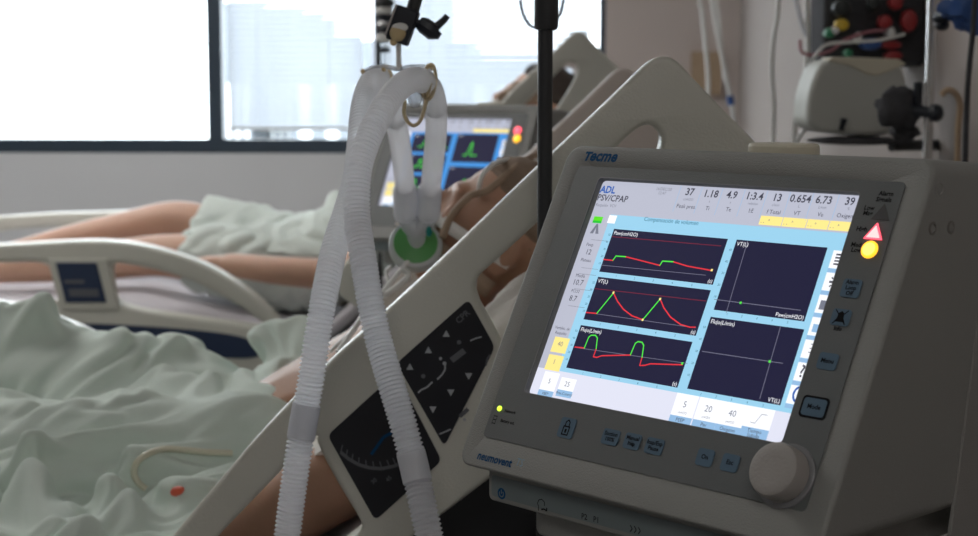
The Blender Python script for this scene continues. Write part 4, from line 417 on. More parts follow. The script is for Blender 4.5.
8,0,-10,-5,-4,1,-13,11,1,3,1,-8,1,-4,8,4,-2,-1,1,0,2,1,1,0,3,1,-4,-3,-2,6,1,-3,0,-3,0,-2,2,0,-2,-3,-2,-15,14,7,-9,-6,1,17,-5,5,-1,-9,11,-11,-1,12,0,0,-9,-13,0,11,7,3,-1,0,12,0,-6,0,7,1,-5,-1,1,-6,-4,10,4,1,-1,7,7,4,-3,-10,-12,5,-7,4,1,-6,0,
7,-3,-7,9,3,-1,-3,0,0,4,2,-1,2,-1,3,1,4,-5,-2,-10,0,4,-6,7,-1,-1,0,-6,5,-2,-11,3,9,0,0,-12,16,-7,-1,9,-10,10,0,-16,0,10,-1,-8,5,-2,10,1,0,0,10,3,0,1,-3,2,0,0,-1,0,-1,-4,7,1,2,-3,10,1,-3,-1,-6,-10,3,1,0,-2,5,1,1,-3,-5,8,-1,-2,-3,1,-7,8,5,-4,
-7,2,12,0,4,-11,3,-6,0,1,0,-6,7,-4,4,-1,1,0,0,1,0,-3,2,-6,5,1,-6,4,-4,4,0,1,-19,2,11,-3,2,2,5,2,1,6,5,4,0,2,-2,0,-3,-3,2,4,0,-5,3,2,6,-6,3,0,-4,-7,3,-2,0,3,4,1,-3,1,6,-1,-7,2,-3,-2,-2,-1,5,-7,-3,10,-1,2,6,-1,-1,-3,-5,-4,2,1,3,-6,6,-2,2,2,
-2,-3,2,3,-3,6,-2,-3,0,-2,-5,8,-8,5,-5,5,-2,0,0,-5,3,6,1,0,9,-1,7,3,4,-1,-2,-4,-2,1,-3,4,0,-2,5,0,1,1,-3,-2,-7,2,0,0,1,2,7,1,1,-4,-3,0,-3,-4,1,-1,-2,-2,5,3,-3,2,1,0,5,-1,-4,-1,-11,-3,6,4,1,1,1,1,3,1,1,-3,-2,8,-4,-2,-3,0,-3,2,-12,10,0,2,0,2,
0,2,-1,-7,6,-1,1,13,3,-2,9,-4,5,-4,-4,-2,-3,3,-2,-1,3,-1,1,0,-1,1,-8,4,-2,-5,8,0,3,-2,9,-1,2,-1,-3,-8,-1,0,-2,5,-15,2,5,9,-3,-2,6,0,1,0,-3,1,-7,-6,6,4,-3,2,0,3,2,2,2,1,-4,-2,1,-1,-8,6,-5,1,-1,-3,-3,3,11,2,0,0,-1,-5,4,-3,16,-4,11,-5,6,-8,0,
-1,-2,2,0,-1,-1,-1,-2,-1,1,-1,0,2,1,-2,-1,0,1,2,-1,-5,3,-8,0,4,3,0,-1,-4,8,0,-3,3,-1,2,-2,-2,-4,11,2,1,-2,-2,-7,-6,8,-1,0,2,2,1,1,3,2,0,-2,0,-1,-1,-12,11,-1,-8,3,5,4,-8,4,2,5,0,-10,3,-2,12,9,-8,12,-9,-1,-5,1,4,-3,3,-2,-1,-2,-2,-2,0,-2,2,5,
3,0,1,-6,1,1,0,-3,1,0,3,-2,1,0,-3,1,-6,6,0,1,-11,4,8,-3,-2,4,6,2,0,-1,-1,-5,-7,5,-7,7,1,0,3,1,-9,5,-1,-1,8,-1,4,-14,3,6,-1,2,1,4,-10,1,6,-2,1,-10,5,15,-7,13,-10,6,-3,0,2,-1,1,-3,-3,-1,-1,-3,2,-2,-1,1,4,4,2,2,-1,-5,-1,2,-2,-1,0,1,-3,2,1,-1,
1,-1,2,-2,-13,15,1,-13,2,9,-1,3,3,3,1,1,-2,-4,-10,4,-5,6,1,-4,-7,5,-2,7,0,1,6,-3,9,-4,-5,5,1,2,-1,4,-4,-10,2,-3,1,-1,6,8,-4,6,-2,-1,3,1,-1,-2,0,-3,-7,-2,4,-6,4,-3,2,2,5,3,2,1,0,-1,-3,2,-3,4,-17,4,6,2,1,-2,1,-1,-2,1,2,-9,8,0,1,-1,1,1,3,-3,
-8,-3,3,8,-1,-3,1,3,-1,-5,2,-3,0,6,-7,4,10,-4,5,1,-2,4,0,1,-5,-1,-3,-6,2,1,-1,8,4,0,-1,1,2,2,2,-2,-3,-2,-8,3,-2,2,3,-12,2,3,2,5,1,2,3,1,-3,2,-3,1,-4,9,-8,-3,2,1,0,1,-5,1,0,-10,8,5,0,-1,1,-2,4,-2,1,5,2,-5,-5,-2,5,-11,1,-4,11,-2,-2,0,2,3,7,
-1,0,-1,3,2,0,3,-3,-1,-9,0,0,-4,4,0,10,1,-3,5,-5,1,6,0,-1,-2,-4,-5,1,1,0,2,-3,10,-6,-2,1,-1,5,2,0,0,-2,3,-1,6,-3,0,-6,1,-1,0,-1,0,-4,4,-1,0,1,0,1,-1,2,-1,-1,3,-1,-2,10,-4,-4,-2,-5,-5,5,3,1,-2,2,-7,7,1,9,3,-5,-4,2,1,-1,2,-1,-6,-1,-2,2,-2,3,
18,-3,0,-1,-5,2,6,0,-2,-2,-6,-3,-1,0,-1,2,10,-10,2,8,-2,-3,-2,0,7,-2,2,-5,3,-2,4,-2,-1,-4,3,0,-3,1,-1,0,-1,1,1,-3,5,1,-1,-1,-1,0,-1,-3,-2,13,-3,0,-3,0,2,-5,2,1,0,1,1,-1,-3,11,2,0,-11,-10,-2,10,4,0,-1,-3,1,0,1,23,-3,-2,-7,1,-1,-2,-2,2,2,-3,
-2,0,-1,-2,-4,9,6,-1,-6,2,1,-1,-2,-2,7,-3,4,-10,8,-5,4,0,0,-4,3,-1,1,-1,1,1,-3,-5,9,0,-1,0,-2,0,0,1,2,-7,-9,18,-7,8,-5,1,-2,-3,3,-2,0,1,4,-4,-5,13,-1,-1,-1,-11,-5,13,1,0,0,-1,1,-2,21,-4,-4,-6,2,0,-12,10,2,0,-4,3,-1,1,2,-7,-5,12,4,-5,1,1,-1,
-1,-6,5,4,-7,4,-6,6,-8,8,2,-2,-4,5,-2,2,-7,8,-1,1,1,-2,4,-1,-2,1,-2,-2,3,-6,4,-1,6,0,4,-5,0,-2,-3,-1,2,-1,0,2,0,-5,3,5,-6,1,-6,4,4,1,0,-2,1,-2,18,-6,-3,1,-3,-1,3,-14,11,-2,3,2,0,1,-5,8,-4,-10,4,8,-2,2,-1,-1,-1,-4,5,-3,1,3,-2,-2,1,3,1,-1,-2,
1,1,-6,1,7,0,-6,10,0,-2,0,-1,0,-1,-8,8,-4,-5,10,0,-2,4,-2,0,-2,-2,-2,-8,-7,6,7,4,-3,0,5,1,-9,0,7,0,1,-4,-2,3,6,-2,4,-8,0,-2,-2,16,-12,4,1,3,2,-1,1,-4,6,0,-1,-1,0,0,0,-2,2,-3,0,1,-4,0,2,1,-7,6,2,3,-1,-2,-2,11,-11,6,-9,12,-1,0,2,2,0,-1,2,0,
-9,0,-4,1,7,2,-4,2,-3,0,-3,-1,3,-2,-6,0,3,5,-1,2,-2,-1,-11,13,0,-2,3,-4,0,6,-1,-5,-10,6,-3,1,6,1,-3,6,5,0,0,-1,1,-1,2,0,1,0,-1,1,-1,-1,-6,1,5,-2,-7,4,2,0,0,3,2,3,4,2,-4,1,-7,11,-2,0,-1,1,2,1,-1,-6,1,-5,-5,3,-10,-7,7,9,4,-1,-2,1,-2,-1,1,0,
-5,4,3,0,2,-1,-2,-4,-5,8,-1,-2,1,-1,6,4,-19,13,-12,2,4,-3,1,10,-2,4,2,-1,-1,1,-2,2,1,1,1,1,-3,-1,-3,1,-12,10,4,-2,-6,6,0,-5,8,4,4,6,5,2,0,0,0,-4,-5,-2,0,2,1,-3,-2,-5,0,1,-11,6,4,-4,-2,-13,4,6,1,6,1,0,-8,7,-18,6,-7,1,15,-1,2,2,-2,0,-1,-1,0,
7,-1,3,-9,0,7,1,-11,3,-4,10,0,4,-2,1,0,0,0,1,2,-5,-12,6,-3,11,2,1,-10,7,0,1,-2,3,1,-3,5,9,1,2,-2,1,0,-1,0,-3,-1,0,-2,3,-1,-1,-3,-2,-2,1,-6,9,-1,-12,8,1,-7,2,-12,0,-3,16,-16,15,-16,-1,16,-2,0,11,0,-9,5,-2,0,-3,3,-10,3,9,13,2,0,-4,-4,-5,3,-2,
2,-7,3,4,-6,2,1,0,6,2,-14,1,-5,11,2,1,-5,4,-1,3,-2,0,6,8,-2,3,-4,2,-2,1,-1,-6,-4,2,5,-3,-5,7,0,1,1,-3,4,-12,-15,-1,11,6,-9,6,-3,11,4,0,-21,3,-18,4,20,1,-17,30,-12,2,5,-4,-3,2,0,1,7,6,2,1,1,0,-1,-2,-3,-11,9,-2,-2,2,1,-2,1,0,2,-1,4,3,-2,-5,
-6,8,-1,-1,0,2,4,3,4,-1,-5,4,-1,3,0,1,-2,-4,-3,0,-8,-2,9,-1,-2,4,3,3,1,-3,5,-2,-4,-7,-4,7,-2,2,-1,3,1,1,-1,-3,0,7,-26,30,-10,-1,-6,5,-7,7,0,0,9,-1,4,1,2,-1,2,2,-1,-1,-2,1,-12,8,1,-11,8,-2,2,2,-4,5,3,4,0,-5,-6,2,0,2,4,3,1,-3,-3,1,-8,-5,4,6,
0,0,-8,-3,7,1,-6,4,4,-6,5,5,1,4,0,-6,-2,-6,5,1,-1,0,-2,-9,-4,5,14,-7,15,-6,-17,23,-9,-5,8,0,-14,6,0,1,0,10,1,-2,2,-1,3,-6,1,6,1,2,-11,4,4,-7,7,-5,2,-1,-8,9,-5,-2,4,6,-2,-2,-1,5,3,1,1,0,1,-4,-8,2,2,-2,0,0,-9,4,3,-7,9,0,-9,4,3,-1,5,5,-2,1,3,
0,-4,-12,2,3,-4,4,5,-4,5,0,1,-10,6,5,-1,-8,6,1,-5,-1,2,-1,0,1,4,5,-4,4,-2,-1,4,0,1,2,-1,0,5,-2,3,-8,-1,-3,2,-1,-5,10,2,-6,-5,7,0,1,-1,8,5,0,0,-4,-3,-6,-10,4,4,-10,-1,12,-1,1,-2,2,-3,4,-12,11,0,0,2,3,-2,0,-1,4,-2,-3,-4,-2,-2,9,4,-16,-1,5,7,
6,-1,-13,10,-3,-2,2,2,0,0,-1,-2,1,5,0,2,0,-7,5,1,-3,5,1,2,-1,5,-4,2,-2,-2,-2,0,0,0,0,-6,8,0,0,4,0,-4,8,2,-8,-2,-4,4,1,-6,-8,9,5,-7,5,2,-1,-12,11,-3,4,-8,8,-1,0,-2,2,2,1,1,-1,-1,3,1,-4,-15,-1,9,3,3,-1,2,0,-2,1,-1,-2,0,5,2,1,-4,-1,4,0,5,-1,
-3,2,-4,-3,6,0,2,2,1,-8,5,2,-1,-7,7,3,-5,-11,-6,24,-1,-10,12,0,4,-1,-11,1,6,3,-7,-4,5,-5,3,1,-8,8,1,-6,5,-1,-4,5,1,-2,-11,1,7,-1,3,1,2,0,0,0,-6,8,-5,4,-5,1,-2,3,1,-1,0,1,0,1,-2,-1,2,1,0,0,-1,9,-8,11,-10,1,-6,5,4,-5,3,1,2,-1,-1,-5,7,3,-2,
-12,3,-4,1,21,-14,-5,18,-12,13,3,0,-2,-2,-6,0,3,-5,2,5,-4,-8,8,-3,-13,12,-5,9,-2,-1,-1,-2,3,0,-10,10,-1,0,-1,2,2,-2,4,-9,9,0,-1,-1,1,-7,6,1,-1,0,-5,6,0,-2,1,-1,-3,4,1,8,7,-2,-4,-9,1,-8,7,5,-5,9,-1,-1,-2,4,-11,7,-2,-6,-4,16,2,0,2,2,-8,11,
-14,9,3,-3,-13,9,1,3,-1,-5,7,-8,7,-8,-3,11,-6,4,-1,0,-5,1,0,5,-5,6,-1,-1,-1,0,0,2,0,-4,5,1,0,0,0,0,3,-11,-3,4,6,0,-4,5,0,-3,1,0,-1,-1,8,4,-5,-7,-1,6,-4,-9,1,7,4,5,-2,0,1,1,-8,3,1,-2,-2,14,-14,11,1,3,-8,2,-12,4,5,1,0,1,2,2,-6,-6,19,-12,13,
-2,-3,-4,-1,-2,1,0,1,0,-7,11,-1,-4,-2,2,0,1,2,0,3,0,-1,3,0,-5,-5,3,7,-2,-3,1,0,0,-4,3,-1,-2,-1,1,0,12,0,-10,-5,2,5,3,-1,-3,3,-6,5,1,1,-5,-9,-1,13,3,-1,-5,2,9,-8,10,-1,-1,2,-11,-5,4,7,0,-2,1,-1,5,-7,-5,19,-13,7,0,-6,2,0,0,-4,4,0,6,-7,0,6,-4,
-2,6,0,2,-2,4,4,2,-1,-2,-1,-1,-2,-3,1,-1,0,-1,1,-2,-1,0,0,0,-4,2,11,-3,-9,-3,4,-2,11,0,0,1,-5,-6,7,3,-7,4,-4,-7,12,4,-6,-6,11,7,-8,0,5,-11,4,-5,1,8,1,0,-2,-1,0,2,-5,-8,14,-3,-9,8,1,0,0,-1,-9,12,6,0,-3,-6,8,3,-5,2,-3,4,0,3,4,1,-1,-2,-3,-2,
-1,-3,2,0,2,-2,0,0,0,-2,1,-1,-4,9,-4,-11,6,-3,2,1,15,-3,-2,1,-7,0,-3,0,1,7,-1,-6,6,11,-5,-7,4,-1,2,-7,2,1,1,-4,4,5,1,-2,-2,-7,4,2,-3,-1,2,1,0,1,0,0,-2,-3,7,-2,-4,10,3,3,2,0,0,-4,-4,2,-7,-8,3,5,7,3,-2,-4,0,0,1,-1,-5,3,-1,0,3,-2,0,-3,7,-6,-3,
2,10,-9,-4,1,18,-7,-8,6,-3,6,6,6,1,0,1,0,-4,1,-5,-7,3,-5,2,2,1,0,3,1,1,0,0,-1,-4,0,-12,12,-1,-16,12,3,-1,2,-1,-3,1,0,1,-7,4,4,4,-6,21,-3,-3,-3,1,1,-2,1,3,-2,-5,-4,1,0,-2,0,-1,-5,3,2,0,-4,5,0,-3,9,-9,-2,12,0,-1,4,-11,-9,14,-2,-2,5,-3,-2,1,
12,4,0,0,-2,-2,-1,-5,-2,3,3,2,2,2,0,0,1,0,-3,-1,-5,-4,7,-8,-9,14,0,-2,2,0,-1,-2,-1,2,-14,19,-24,-2,5,20,-6,14,2,-5,-9,8,6,-1,-3,-9,2,1,0,-2,-2,-1,-3,5,-12,5,5,1,-6,3,1,3,-4,1,-5,6,11,-3,1,3,-10,0,1,2,-3,9,-7,-10,6,2,-2,-1,1,6,4,1,5,2,1,-1,
-2,3,3,-11,1,-8,11,-5,1,0,-9,9,-10,7,4,-1,0,0,0,-2,-18,16,-7,14,-7,0,0,-2,2,10,-1,-2,-8,-1,1,0,6,0,-2,-2,-1,0,0,-1,2,5,-17,5,6,3,-5,3,0,1,2,2,0,2,1,1,-3,-9,8,5,-4,-2,3,1,-7,-6,5,-7,2,9,3,6,5,1,3,2,2,-2,-6,-9,13,-8,-5,-3,7,-11,1,7,-6,5,-5,9,
0,-8,6,1,1,-2,-13,15,-1,-3,0,-2,0,-5,4,10,1,-7,-1,-1,-3,-3,6,0,-2,1,4,-1,6,-3,-4,9,-17,3,-3,9,1,1,2,2,-4,-6,2,7,3,-8,4,10,0,-13,6,1,2,-3,-7,-7,9,7,-3,3,2,5,-1,4,1,4,5,-1,-4,-16,-8,12,-1,2,0,-3,0,-1,2,6,-9,0,0,1,4,1,1,-12,-2,13,3,0,-11,5,0,
-1,1,-1,1,-14,4,4,-3,-7,11,0,12,1,-4,3,5,1,-10,8,-17,3,3,3,-1,6,2,1,-2,-1,-5,-7,7,13,1,-11,0,8,-5,1,0,-2,1,0,-3,3,0,4,0,0,-3,8,-6,-3,-2,3,-3,9,-2,1,-1,1,-1,-2,-1,2,3,-3,-4,4,-9,5,8,-2,-1,-15,0,11,3,3,-3,-9,-4,5,3,-8,3,-2,2,5,-6,-4,24,-11,7,
6,-1,1,3,0,-15,11,-3,-10,7,11,-10,10,0,1,-14,-1,15,0,0,-6,-5,15,-4,-7,-1,1,6,-3,1,0,-1,-2,1,1,3,-2,-8,15,2,1,-5,0,-12,8,-3,2,5,-3,0,-4,0,0,3,-7,1,5,2,-4,-2,7,-5,-5,6,-3,6,0,4,-9,-11,9,1,-4,-5,4,-5,18,1,-9,15,-8,-9,-2,7,8,4,-3,-10,6,4,-9,5,
6,-1,2,-6,9,-1,-7,5,-2,-9,9,-10,4,-9,1,13,1,2,0,0,-4,0,-6,-3,6,5,-2,-2,-13,4,-3,11,8,-6,0,2,2,0,-3,2,-1,-13,7,6,-1,1,-5,6,0,3,-4,0,-8,4,2,2,2,1,-8,-2,4,1,-4,-6,18,-7,11,1,-12,-5,6,-4,-4,-1,14,1,0,-7,2,2,7,1,5,-5,7,-2,-1,1,-1,-9,6,1,-3,-6,
10,-2,-1,6,-3,-11,9,4,-5,-1,-2,-6,9,3,-4,-3,-10,9,4,7,-6,1,0,1,0,-2,3,-1,0,-17,12,5,-1,1,-4,4,-3,4,-3,3,-6,-3,0,7,0,0,-14,14,6,1,1,-11,12,-3,0,0,-1,5,-5,0,-13,-5,17,-1,-2,-10,4,9,-1,3,4,-5,2,-2,0,-4,3,0,-3,3,1,1,3,-13,-8,5,14,-6,1,1,-4,1,0,
0,3,-13,13,-9,-3,0,10,-2,4,3,-4,2,-2,1,2,-3,-4,-11,7,6,5,1,-5,5,2,-1,-1,2,-6,-4,3,-1,9,-4,0,-3,8,-9,14,-2,-5,-10,0,11,-11,7,0,-1,0,0,3,-2,-3,-14,8,6,-4,-2,2,-1,1,-1,1,1,-5,5,-3,2,3,1,5,5,2,-1,-5,-10,0,0,-1,-2,-7,7,2,-5,3,-1,-8,-5,14,0,-15,
17,-3,3,-4,-6,4,7,-11,-7,3,3,9,6,0,0,-2,-1,0,0,-4,-10,16,-3,1,-4,12,-11,14,-5,-14,7,0,3,-9,8,-2,-10,11,-8,7,1,-1,-4,1,12,-8,9,-3,-2,2,0,0,1,0,2,-5,3,-4,-1,6,8,3,3,0,-3,-4,-9,2,-1,1,-2,-6,-6,0,11,-2,-2,3,2,-5,-7,4,7,0,-1,-1,-10,3,7,-10,-5,2,
0,12,7,-1,-12,10,-6,5,-1,1,-11,3,7,-2,7,9,-3,-17,5,-4,6,1,0,-3,0,1,-1,1,1,0,0,-3,-3,-1,9,-3,6,-1,0,2,0,1,2,3,0,0,-2,-3,-1,1,6,-3,1,2,2,-2,-11,-5,1,4,-5,2,3,1,-1,3,-1,-7,0,7,-8,6,-3,4,0,0,-15,4,11,-2,-7,2,-16,9,12,1,-9,7,1,0,-5,7,1,4,-5,-11,
-1,3,3,8,-7,3,1,2,-6,4,0,0,-1,-8,12,1,0,-4,9,0,-4,3,0,1,2,2,0,1,3,2,0,-1,-3,-5,0,-3,8,1,1,-2,2,0,1,-6,-11,-2,9,1,-2,1,3,-9,3,-12,15,1,-2,1,-9,5,-3,7,1,0,0,-10,-14,3,-1,0,23,-2,-1,-12,9,6,-2,3,-1,1,3,1,-14,13,-4,-3,-1,3,-3,5,-6,5,-9,8,-1,-2,
-3,14,1,9,-4,4,-4,4,0,1,1,2,1,-1,0,0,4,0,-1,-2,-4,-9,-1,4,9,-2,6,-4,-4,-2,2,1,0,-2,-3,-16,-3,1,14,10,-2,-4,-7,4,-7,10,2,2,-4,-3,2,-6,-5,-8,2,-1,15,-8,11,-2,5,3,-1,2,0,3,-16,10,8,-14,6,-3,0,8,0,-1,-6,7,-3,-1,-9,9,7,8,10,-2,1,-1,-3,3,1,-1,2,
5,2,1,1,-8,4,0,-1,-1,-5,2,-1,-1,2,-9,6,3,-5,-6,2,-11,-2,-3,8,5,10,4,-4,-6,-1,3,-6,2,0,9,-1,1,0,-4,-5,3,-1,2,-2,-10,11,4,-1,0,3,-2,1,6,-9,1,1,-10,12,-4,4,2,1,2,-4,4,-3,1,-2,0,-2,-2,13,10,0,-1,0,-1,0,0,4,-2,-6,9,1,3,3,-11,2,-1,-2,4,-14,-5,7,
-4,5,0,7,6,0,-15,5,9,4,4,0,-12,-10,-4,7,-1,0,3,5,0,2,-1,1,0,2,-4,-2,1,2,0,0,-1,-1,1,-3,2,1,1,-1,-8,4,0,-5,10,-1,1,2,1,0,3,-2,-1,-1,-1,-6,5,-1,-2,8,1,-2,3,-3,0,1,-2,8,-3,-7,10,-2,-10,8,1,-2,0,-1,1,-9,-11,12,8,-2,-2,8,6,5,-4,-16,-5,-2,1,5,5,
2,-16,3,5,6,1,0,-3,2,3,-9,12,1,-1,-2,-6,-2,5,1,1,-4,1,0,0,0,-1,0,0,-9,10,2,-10,13,1,-1,-2,5,-3,0,0,0,-1,0,-2,-2,10,2,0,-11,8,-1,-2,0,3,3,-9,-1,-1,1,11,-3,-6,-1,0,2,0,-4,8,0,4,-3,0,6,6,4,3,-3,-3,-7,-6,0,-10,8,1,0,1,0,-1,-3,2,0,1,2,1,-3,0,-2,
0,-3,4,2,0,0,-9,9,-8,7,-12,15,-1,-6,-13,22,-5,1,1,2,-8,7,3,0,1,2,-6,-3,1,14,-7,-3,12,-2,-3,-5,2,0,-11,3,0,-9,12,3,0,5,-4,-6,-3,5,2,1,3,-4,12,-2,-7,6,0,4,5,-7,0,-2,-8,0,-3,0,7,0,-4,3,0,-2,1,3,-9,14,-1,-1,-4,-3,-2,0,3,-1,1,2,-5,3,-14,13,-5,
-2,0,11,-1,-9,-5,4,-3,12,3,1,2,0,5,5,1,-3,11,4,6,-4,-6,0,0,-9,3,3,-5,-14,16,-5,1,-2,5,-3,6,3,0,0,-1,-7,10,4,1,-1,-6,8,2,-3,-1,-7,-6,5,3,-1,0,-1,0,-1,2,-1,0,-5,3,9,-2,5,-12,4,-1,-1,-2,0,1,-4,5,1,-4,6,4,-4,4,2,-17,2,2,1,-8,7,-2,1,6,2,8,2,-7,
-5,-8,19,3,-5,-6,1,-1,-5,-1,-2,5,-2,-8,0,-1,-1,4,-9,14,-7,9,5,-1,-9,14,0,-7,6,-2,2,-4,3,-7,0,-1,3,-9,0,9,2,-3,-1,2,-1,1,-2,2,3,-14,4,2,8,-1,1,-3,0,-14,9,6,-3,2,-4,5,4,-1,-9,-7,8,-4,4,-3,7,0,-6,4,3,5,0,-1,2,2,2,10,2,-4,6,-2,-11,0,3,-1,1,-1,
6,-16,12,-11,-2,0,6,1,-2,12,3,-3,5,0,-1,-3,4,-3,0,-3,4,1,2,0,-3,-4,-9,8,3,-1,1,-3,3,-1,-7,-3,18,-4,4,0,-4,-1,0,-5,0,-6,-2,9,-7,6,-8,-1,-3,16,3,-2,-5,-11,3,-1,7,2,0,1,-11,5,11,4,1,-1,2,6,4,-6,-6,9,2,-4,-6,-7,15,-8,-1,-12,-2,-2,10,4,3,-3,3,9,
-2,2,2,0,-1,0,-2,1,-2,6,2,0,-4,2,1,-5,-9,7,-2,2,-3,4,0,1,-6,-11,8,12,0,0,-2,0,-1,0,-2,-2,-2,9,-2,0,1,2,-6,2,-4,2,5,-2,-9,-3,9,0,2,-3,-5,-5,4,6,11,5,-11,10,-2,2,-8,10,4,-11,-1,2,-3,6,-7,-8,11,-6,2,5,-2,2,4,5,-4,7,0,-4,4,-2,1,2,-2,5,-1,-1,-1,
-2,1,-1,-13,11,-4,3,-10,7,-6,11,0,-4,-11,18,-1,-2,-1,-2,3,-10,7,1,-2,5,-1,-5,2,3,-3,6,4,-1,-1,0,-7,0,-6,4,4,3,1,-2,1,-11,9,-5,-13,12,1,0,-12,-2,5,2,0,4,-3,0,-2,-8,9,2,-6,7,3,-2,12,-4,3,-4,6,-5,6,-1,-1,0,0,0,-1,-1,-3,1,-4,6,-14,7,8,-5,-13,
11,-4,9,1,-4,-10,12,-3,7,-2,-4,8,-16,0,6,3,2,-1,-1,-1,3,-3,7,7,1,2,-8,-8,6,-4,2,-4,1,2,-4,-3,9,-2,-7,-11,15,4,-5,-7,-8,15,-11,11,-8,6,-1,-2,6,-1,-6,12,-7,12,-2,2,-8,8,-5,5,0,-9,5,2,-1,-1,-2,-3,5,-4,-2,-4,12,-5,-7,10,1,1,-1,-10,8,-6,8,-15,
19,-3,7,2,-5,2,-14,-5,6,3,1,0,0,-2,5,-1,5,2,4,3,-6,-6,-3,3,-2,-4,0,-4,0,4,0,1,-7,-10,7,7,5,-6,-9,4,2,4,2,3,2,5,-24,22,-1,1,-1,3,-2,2,0,0,-3,-4,6,-11,7,-5,-4,0,2,-8,8,-3,11,-1,3,0,0,0,-12,12,-3,-10,13,-15,15,1,1,1,3,1,-7,4,-9,-4,4,1,1,2,3,0,
-2,-4,4,1,10,5,-5,-9,1,-5,1,-5,-5,1,1,7,-7,2,-10,-7,0,14,8,-6,-5,-4,12,6,5,-3,-8,0,-6,-3,13,-2,2,-5,2,2,-4,6,2,-3,-1,-8,-7,0,-5,0,-2,10,6,-9,4,10,5,-11,-3,2,-1,11,1,-1,2,0,-2,1,-10,2,-4,18,-7,2,-4,-5,8,-2,-1,6,0,3,0,3,0,-1,2,-4,-3,-10,7,
-12,3,3,3,10,-4,-1,-1,-5,-2,1,-4,11,5,-2,4,0,-5,5,2,-14,7,-6,1,-11,7,1,2,-5,5,2,1,2,-1,2,-12,-3,-6,5,-8,13,-19,0,2,-2,-3,6,18,1,14,-19,-6,12,-4,16,-1,-10,8,2,-2,1,0,2,-2,1,-3,-5,5,1,-8,10,3,0,-2,4,-5,0,2,-7,5,-13,12,-4,-9,-11,1,3,2,-1,0,-2,
-1,3,2,-4,11,-1,-2,-3,-7,2,7,-3,-4,-3,1,-7,-8,7,1,0,8,-1,-1,4,-7,-1,-4,-4,-6,9,-13,-1,-4,0,1,3,4,4,18,5,4,-4,-11,14,-2,-12,8,-8,5,-9,15,-1,-1,5,-5,3,1,-1,-4,3,0,-8,7,4,-1,1,-1,-3,1,-7,7,-10,-10,2,-1,-4,6,4,0,3,2,-5,-3,4,4,-5,-9,-2,7,7,1,1,
0,-8,-6,3,-5,4,-10,3,-2,-10,2,7,0,1,-1,2,-1,-6,-3,-1,-2,0,1,1,4,3,3,3,3,16,1,0,-5,0,2,-10,-7,-3,17,-11,-4,17,2,-2,0,-3,-8,11,-7,7,0,-1,0,2,2,-5,0,2,-1,-4,-14,-4,6,-4,5,-8,10,-2,5,-2,1,-6,-3,8,-5,5,2,0,-8,5,-1,-3,4,-3,-4,1,-15,14,-7,-9,6,-9,
0,2,3,1,-2,2,-1,-1,0,1,6,3,3,0,-4,-1,4,0,6,7,0,1,-3,-1,2,2,1,-5,6,1,-7,0,5,-2,-4,4,-1,0,-8,-1,3,0,3,2,-1,3,0,-2,-10,-1,-9,2,4,9,-2,-1,3,1,-1,2,0,-7,-3,9,-2,-9,3,4,1,-13,15,1,-8,-1,0,1,-7,-10,-1,1,4,-7,-1,2,1,-1,1,1,3,1,10,5,2,-1,1,2,0,-6,
-1,-3,11,2,-4,1,-1,1,1,2,2,-5,0,2,0,1,-2,1,0,-6,7,-20,3,0,4,2,4,6,-9,3,-6,-2,-3,-2,-3,-4,9,1,-6,5,2,0,1,1,-3,-2,-7,8,-1,1,-6,0,8,-7,4,-5,-4,4,2,-4,9,-15,-11,2,-2,-1,-1,2,3,-3,12,-6,18,0,0,4,1,-2,4,-3,1,-3,-3,-3,7,-2,-8,9,-5,-6,5,5,0,-4,-4,
-4,-2,12,4,-1,-1,0,3,-15,-2,0,-3,2,6,5,-13,-2,4,3,-1,-11,17,2,9,-2,0,-6,3,6,-2,3,-1,1,0,4,-17,16,-7,9,-6,-6,2,-4,-4,9,-10,-6,-4,0,-3,2,0,0,0,0,10,-7,16,-8,10,2,0,4,0,0,2,-2,-3,0,-5,-3,5,1,-6,4,8,-4,-10,6,4,0,-2,-8,-9,11,8,-1,-3,4,3,-28,-5,
6,1,-5,3,10,-2,-8,8,6,-11,5,9,0,1,-8,5,4,-3,8,-3,0,7,0,0,2,-12,-12,-11,0,19,7,1,-5,-1,0,-11,3,-3,-4,8,-8,1,2,5,-4,10,-3,2,3,1,4,0,2,-2,-3,0,0,-5,2,1,-4,5,3,4,-3,0,4,0,-2,-5,-6,3,-12,-6,5,10,7,5,-1,4,-29,-11,0,-1,3,8,10,2,-5,8,0,-15,9,-4,2,
0,4,-2,6,0,7,1,-5,1,2,1,-9,12,1,-1,-11,5,-4,2,-9,0,2,-1,1,-9,1,5,-2,-1,0,3,0,-1,4,-2,6,0,3,-3,3,-1,-3,-1,-1,-10,4,5,-10,2,-2,12,6,-4,3,-5,-3,1,-4,-6,-1,3,-12,0,6,15,10,2,-21,-20,-1,6,3,11,5,8,-3,-1,-15,9,-8,-1,8,-1,6,-3,8,1,6,2,-4,-2,1,4,
-9,2,7,-2,0,-6,-5,-2,-5,4,0,-6,0,-4,6,0,2,1,-1,-4,-2,10,0,0,6,0,1,-4,-2,0,-8,-9,12,4,-7,4,-2,1,-7,2,10,0,4,-3,-3,-9,4,-7,-20,13,0,-3,-9,12,25,10,-5,-13,-18,0,4,14,3,-3,1,0,8,3,-1,1,2,-1,2,-2,9,0,1,-2,1,3,5,3,-2,-6,5,-7,-2,-9,1,-1,-3,1,-1,0,
-15,6,7,-5,7,1,1,2,-7,3,9,2,2,-1,-9,-2,-4,5,1,1,-12,6,5,-10,2,2,-1,3,1,2,1,-9,4,-4,-16,7,-5,-3,0,0,-3,-6,21,23,-5,-7,-16,3,-4,1,10,3,7,0,13,1,0,-2,1,-3,5,-3,7,-1,-1,2,3,3,2,-1,-2,-4,0,-3,-3,-8,3,-1,0,1,-1,-2,-14,6,10,-2,4,2,-5,4,8,3,1,-3,
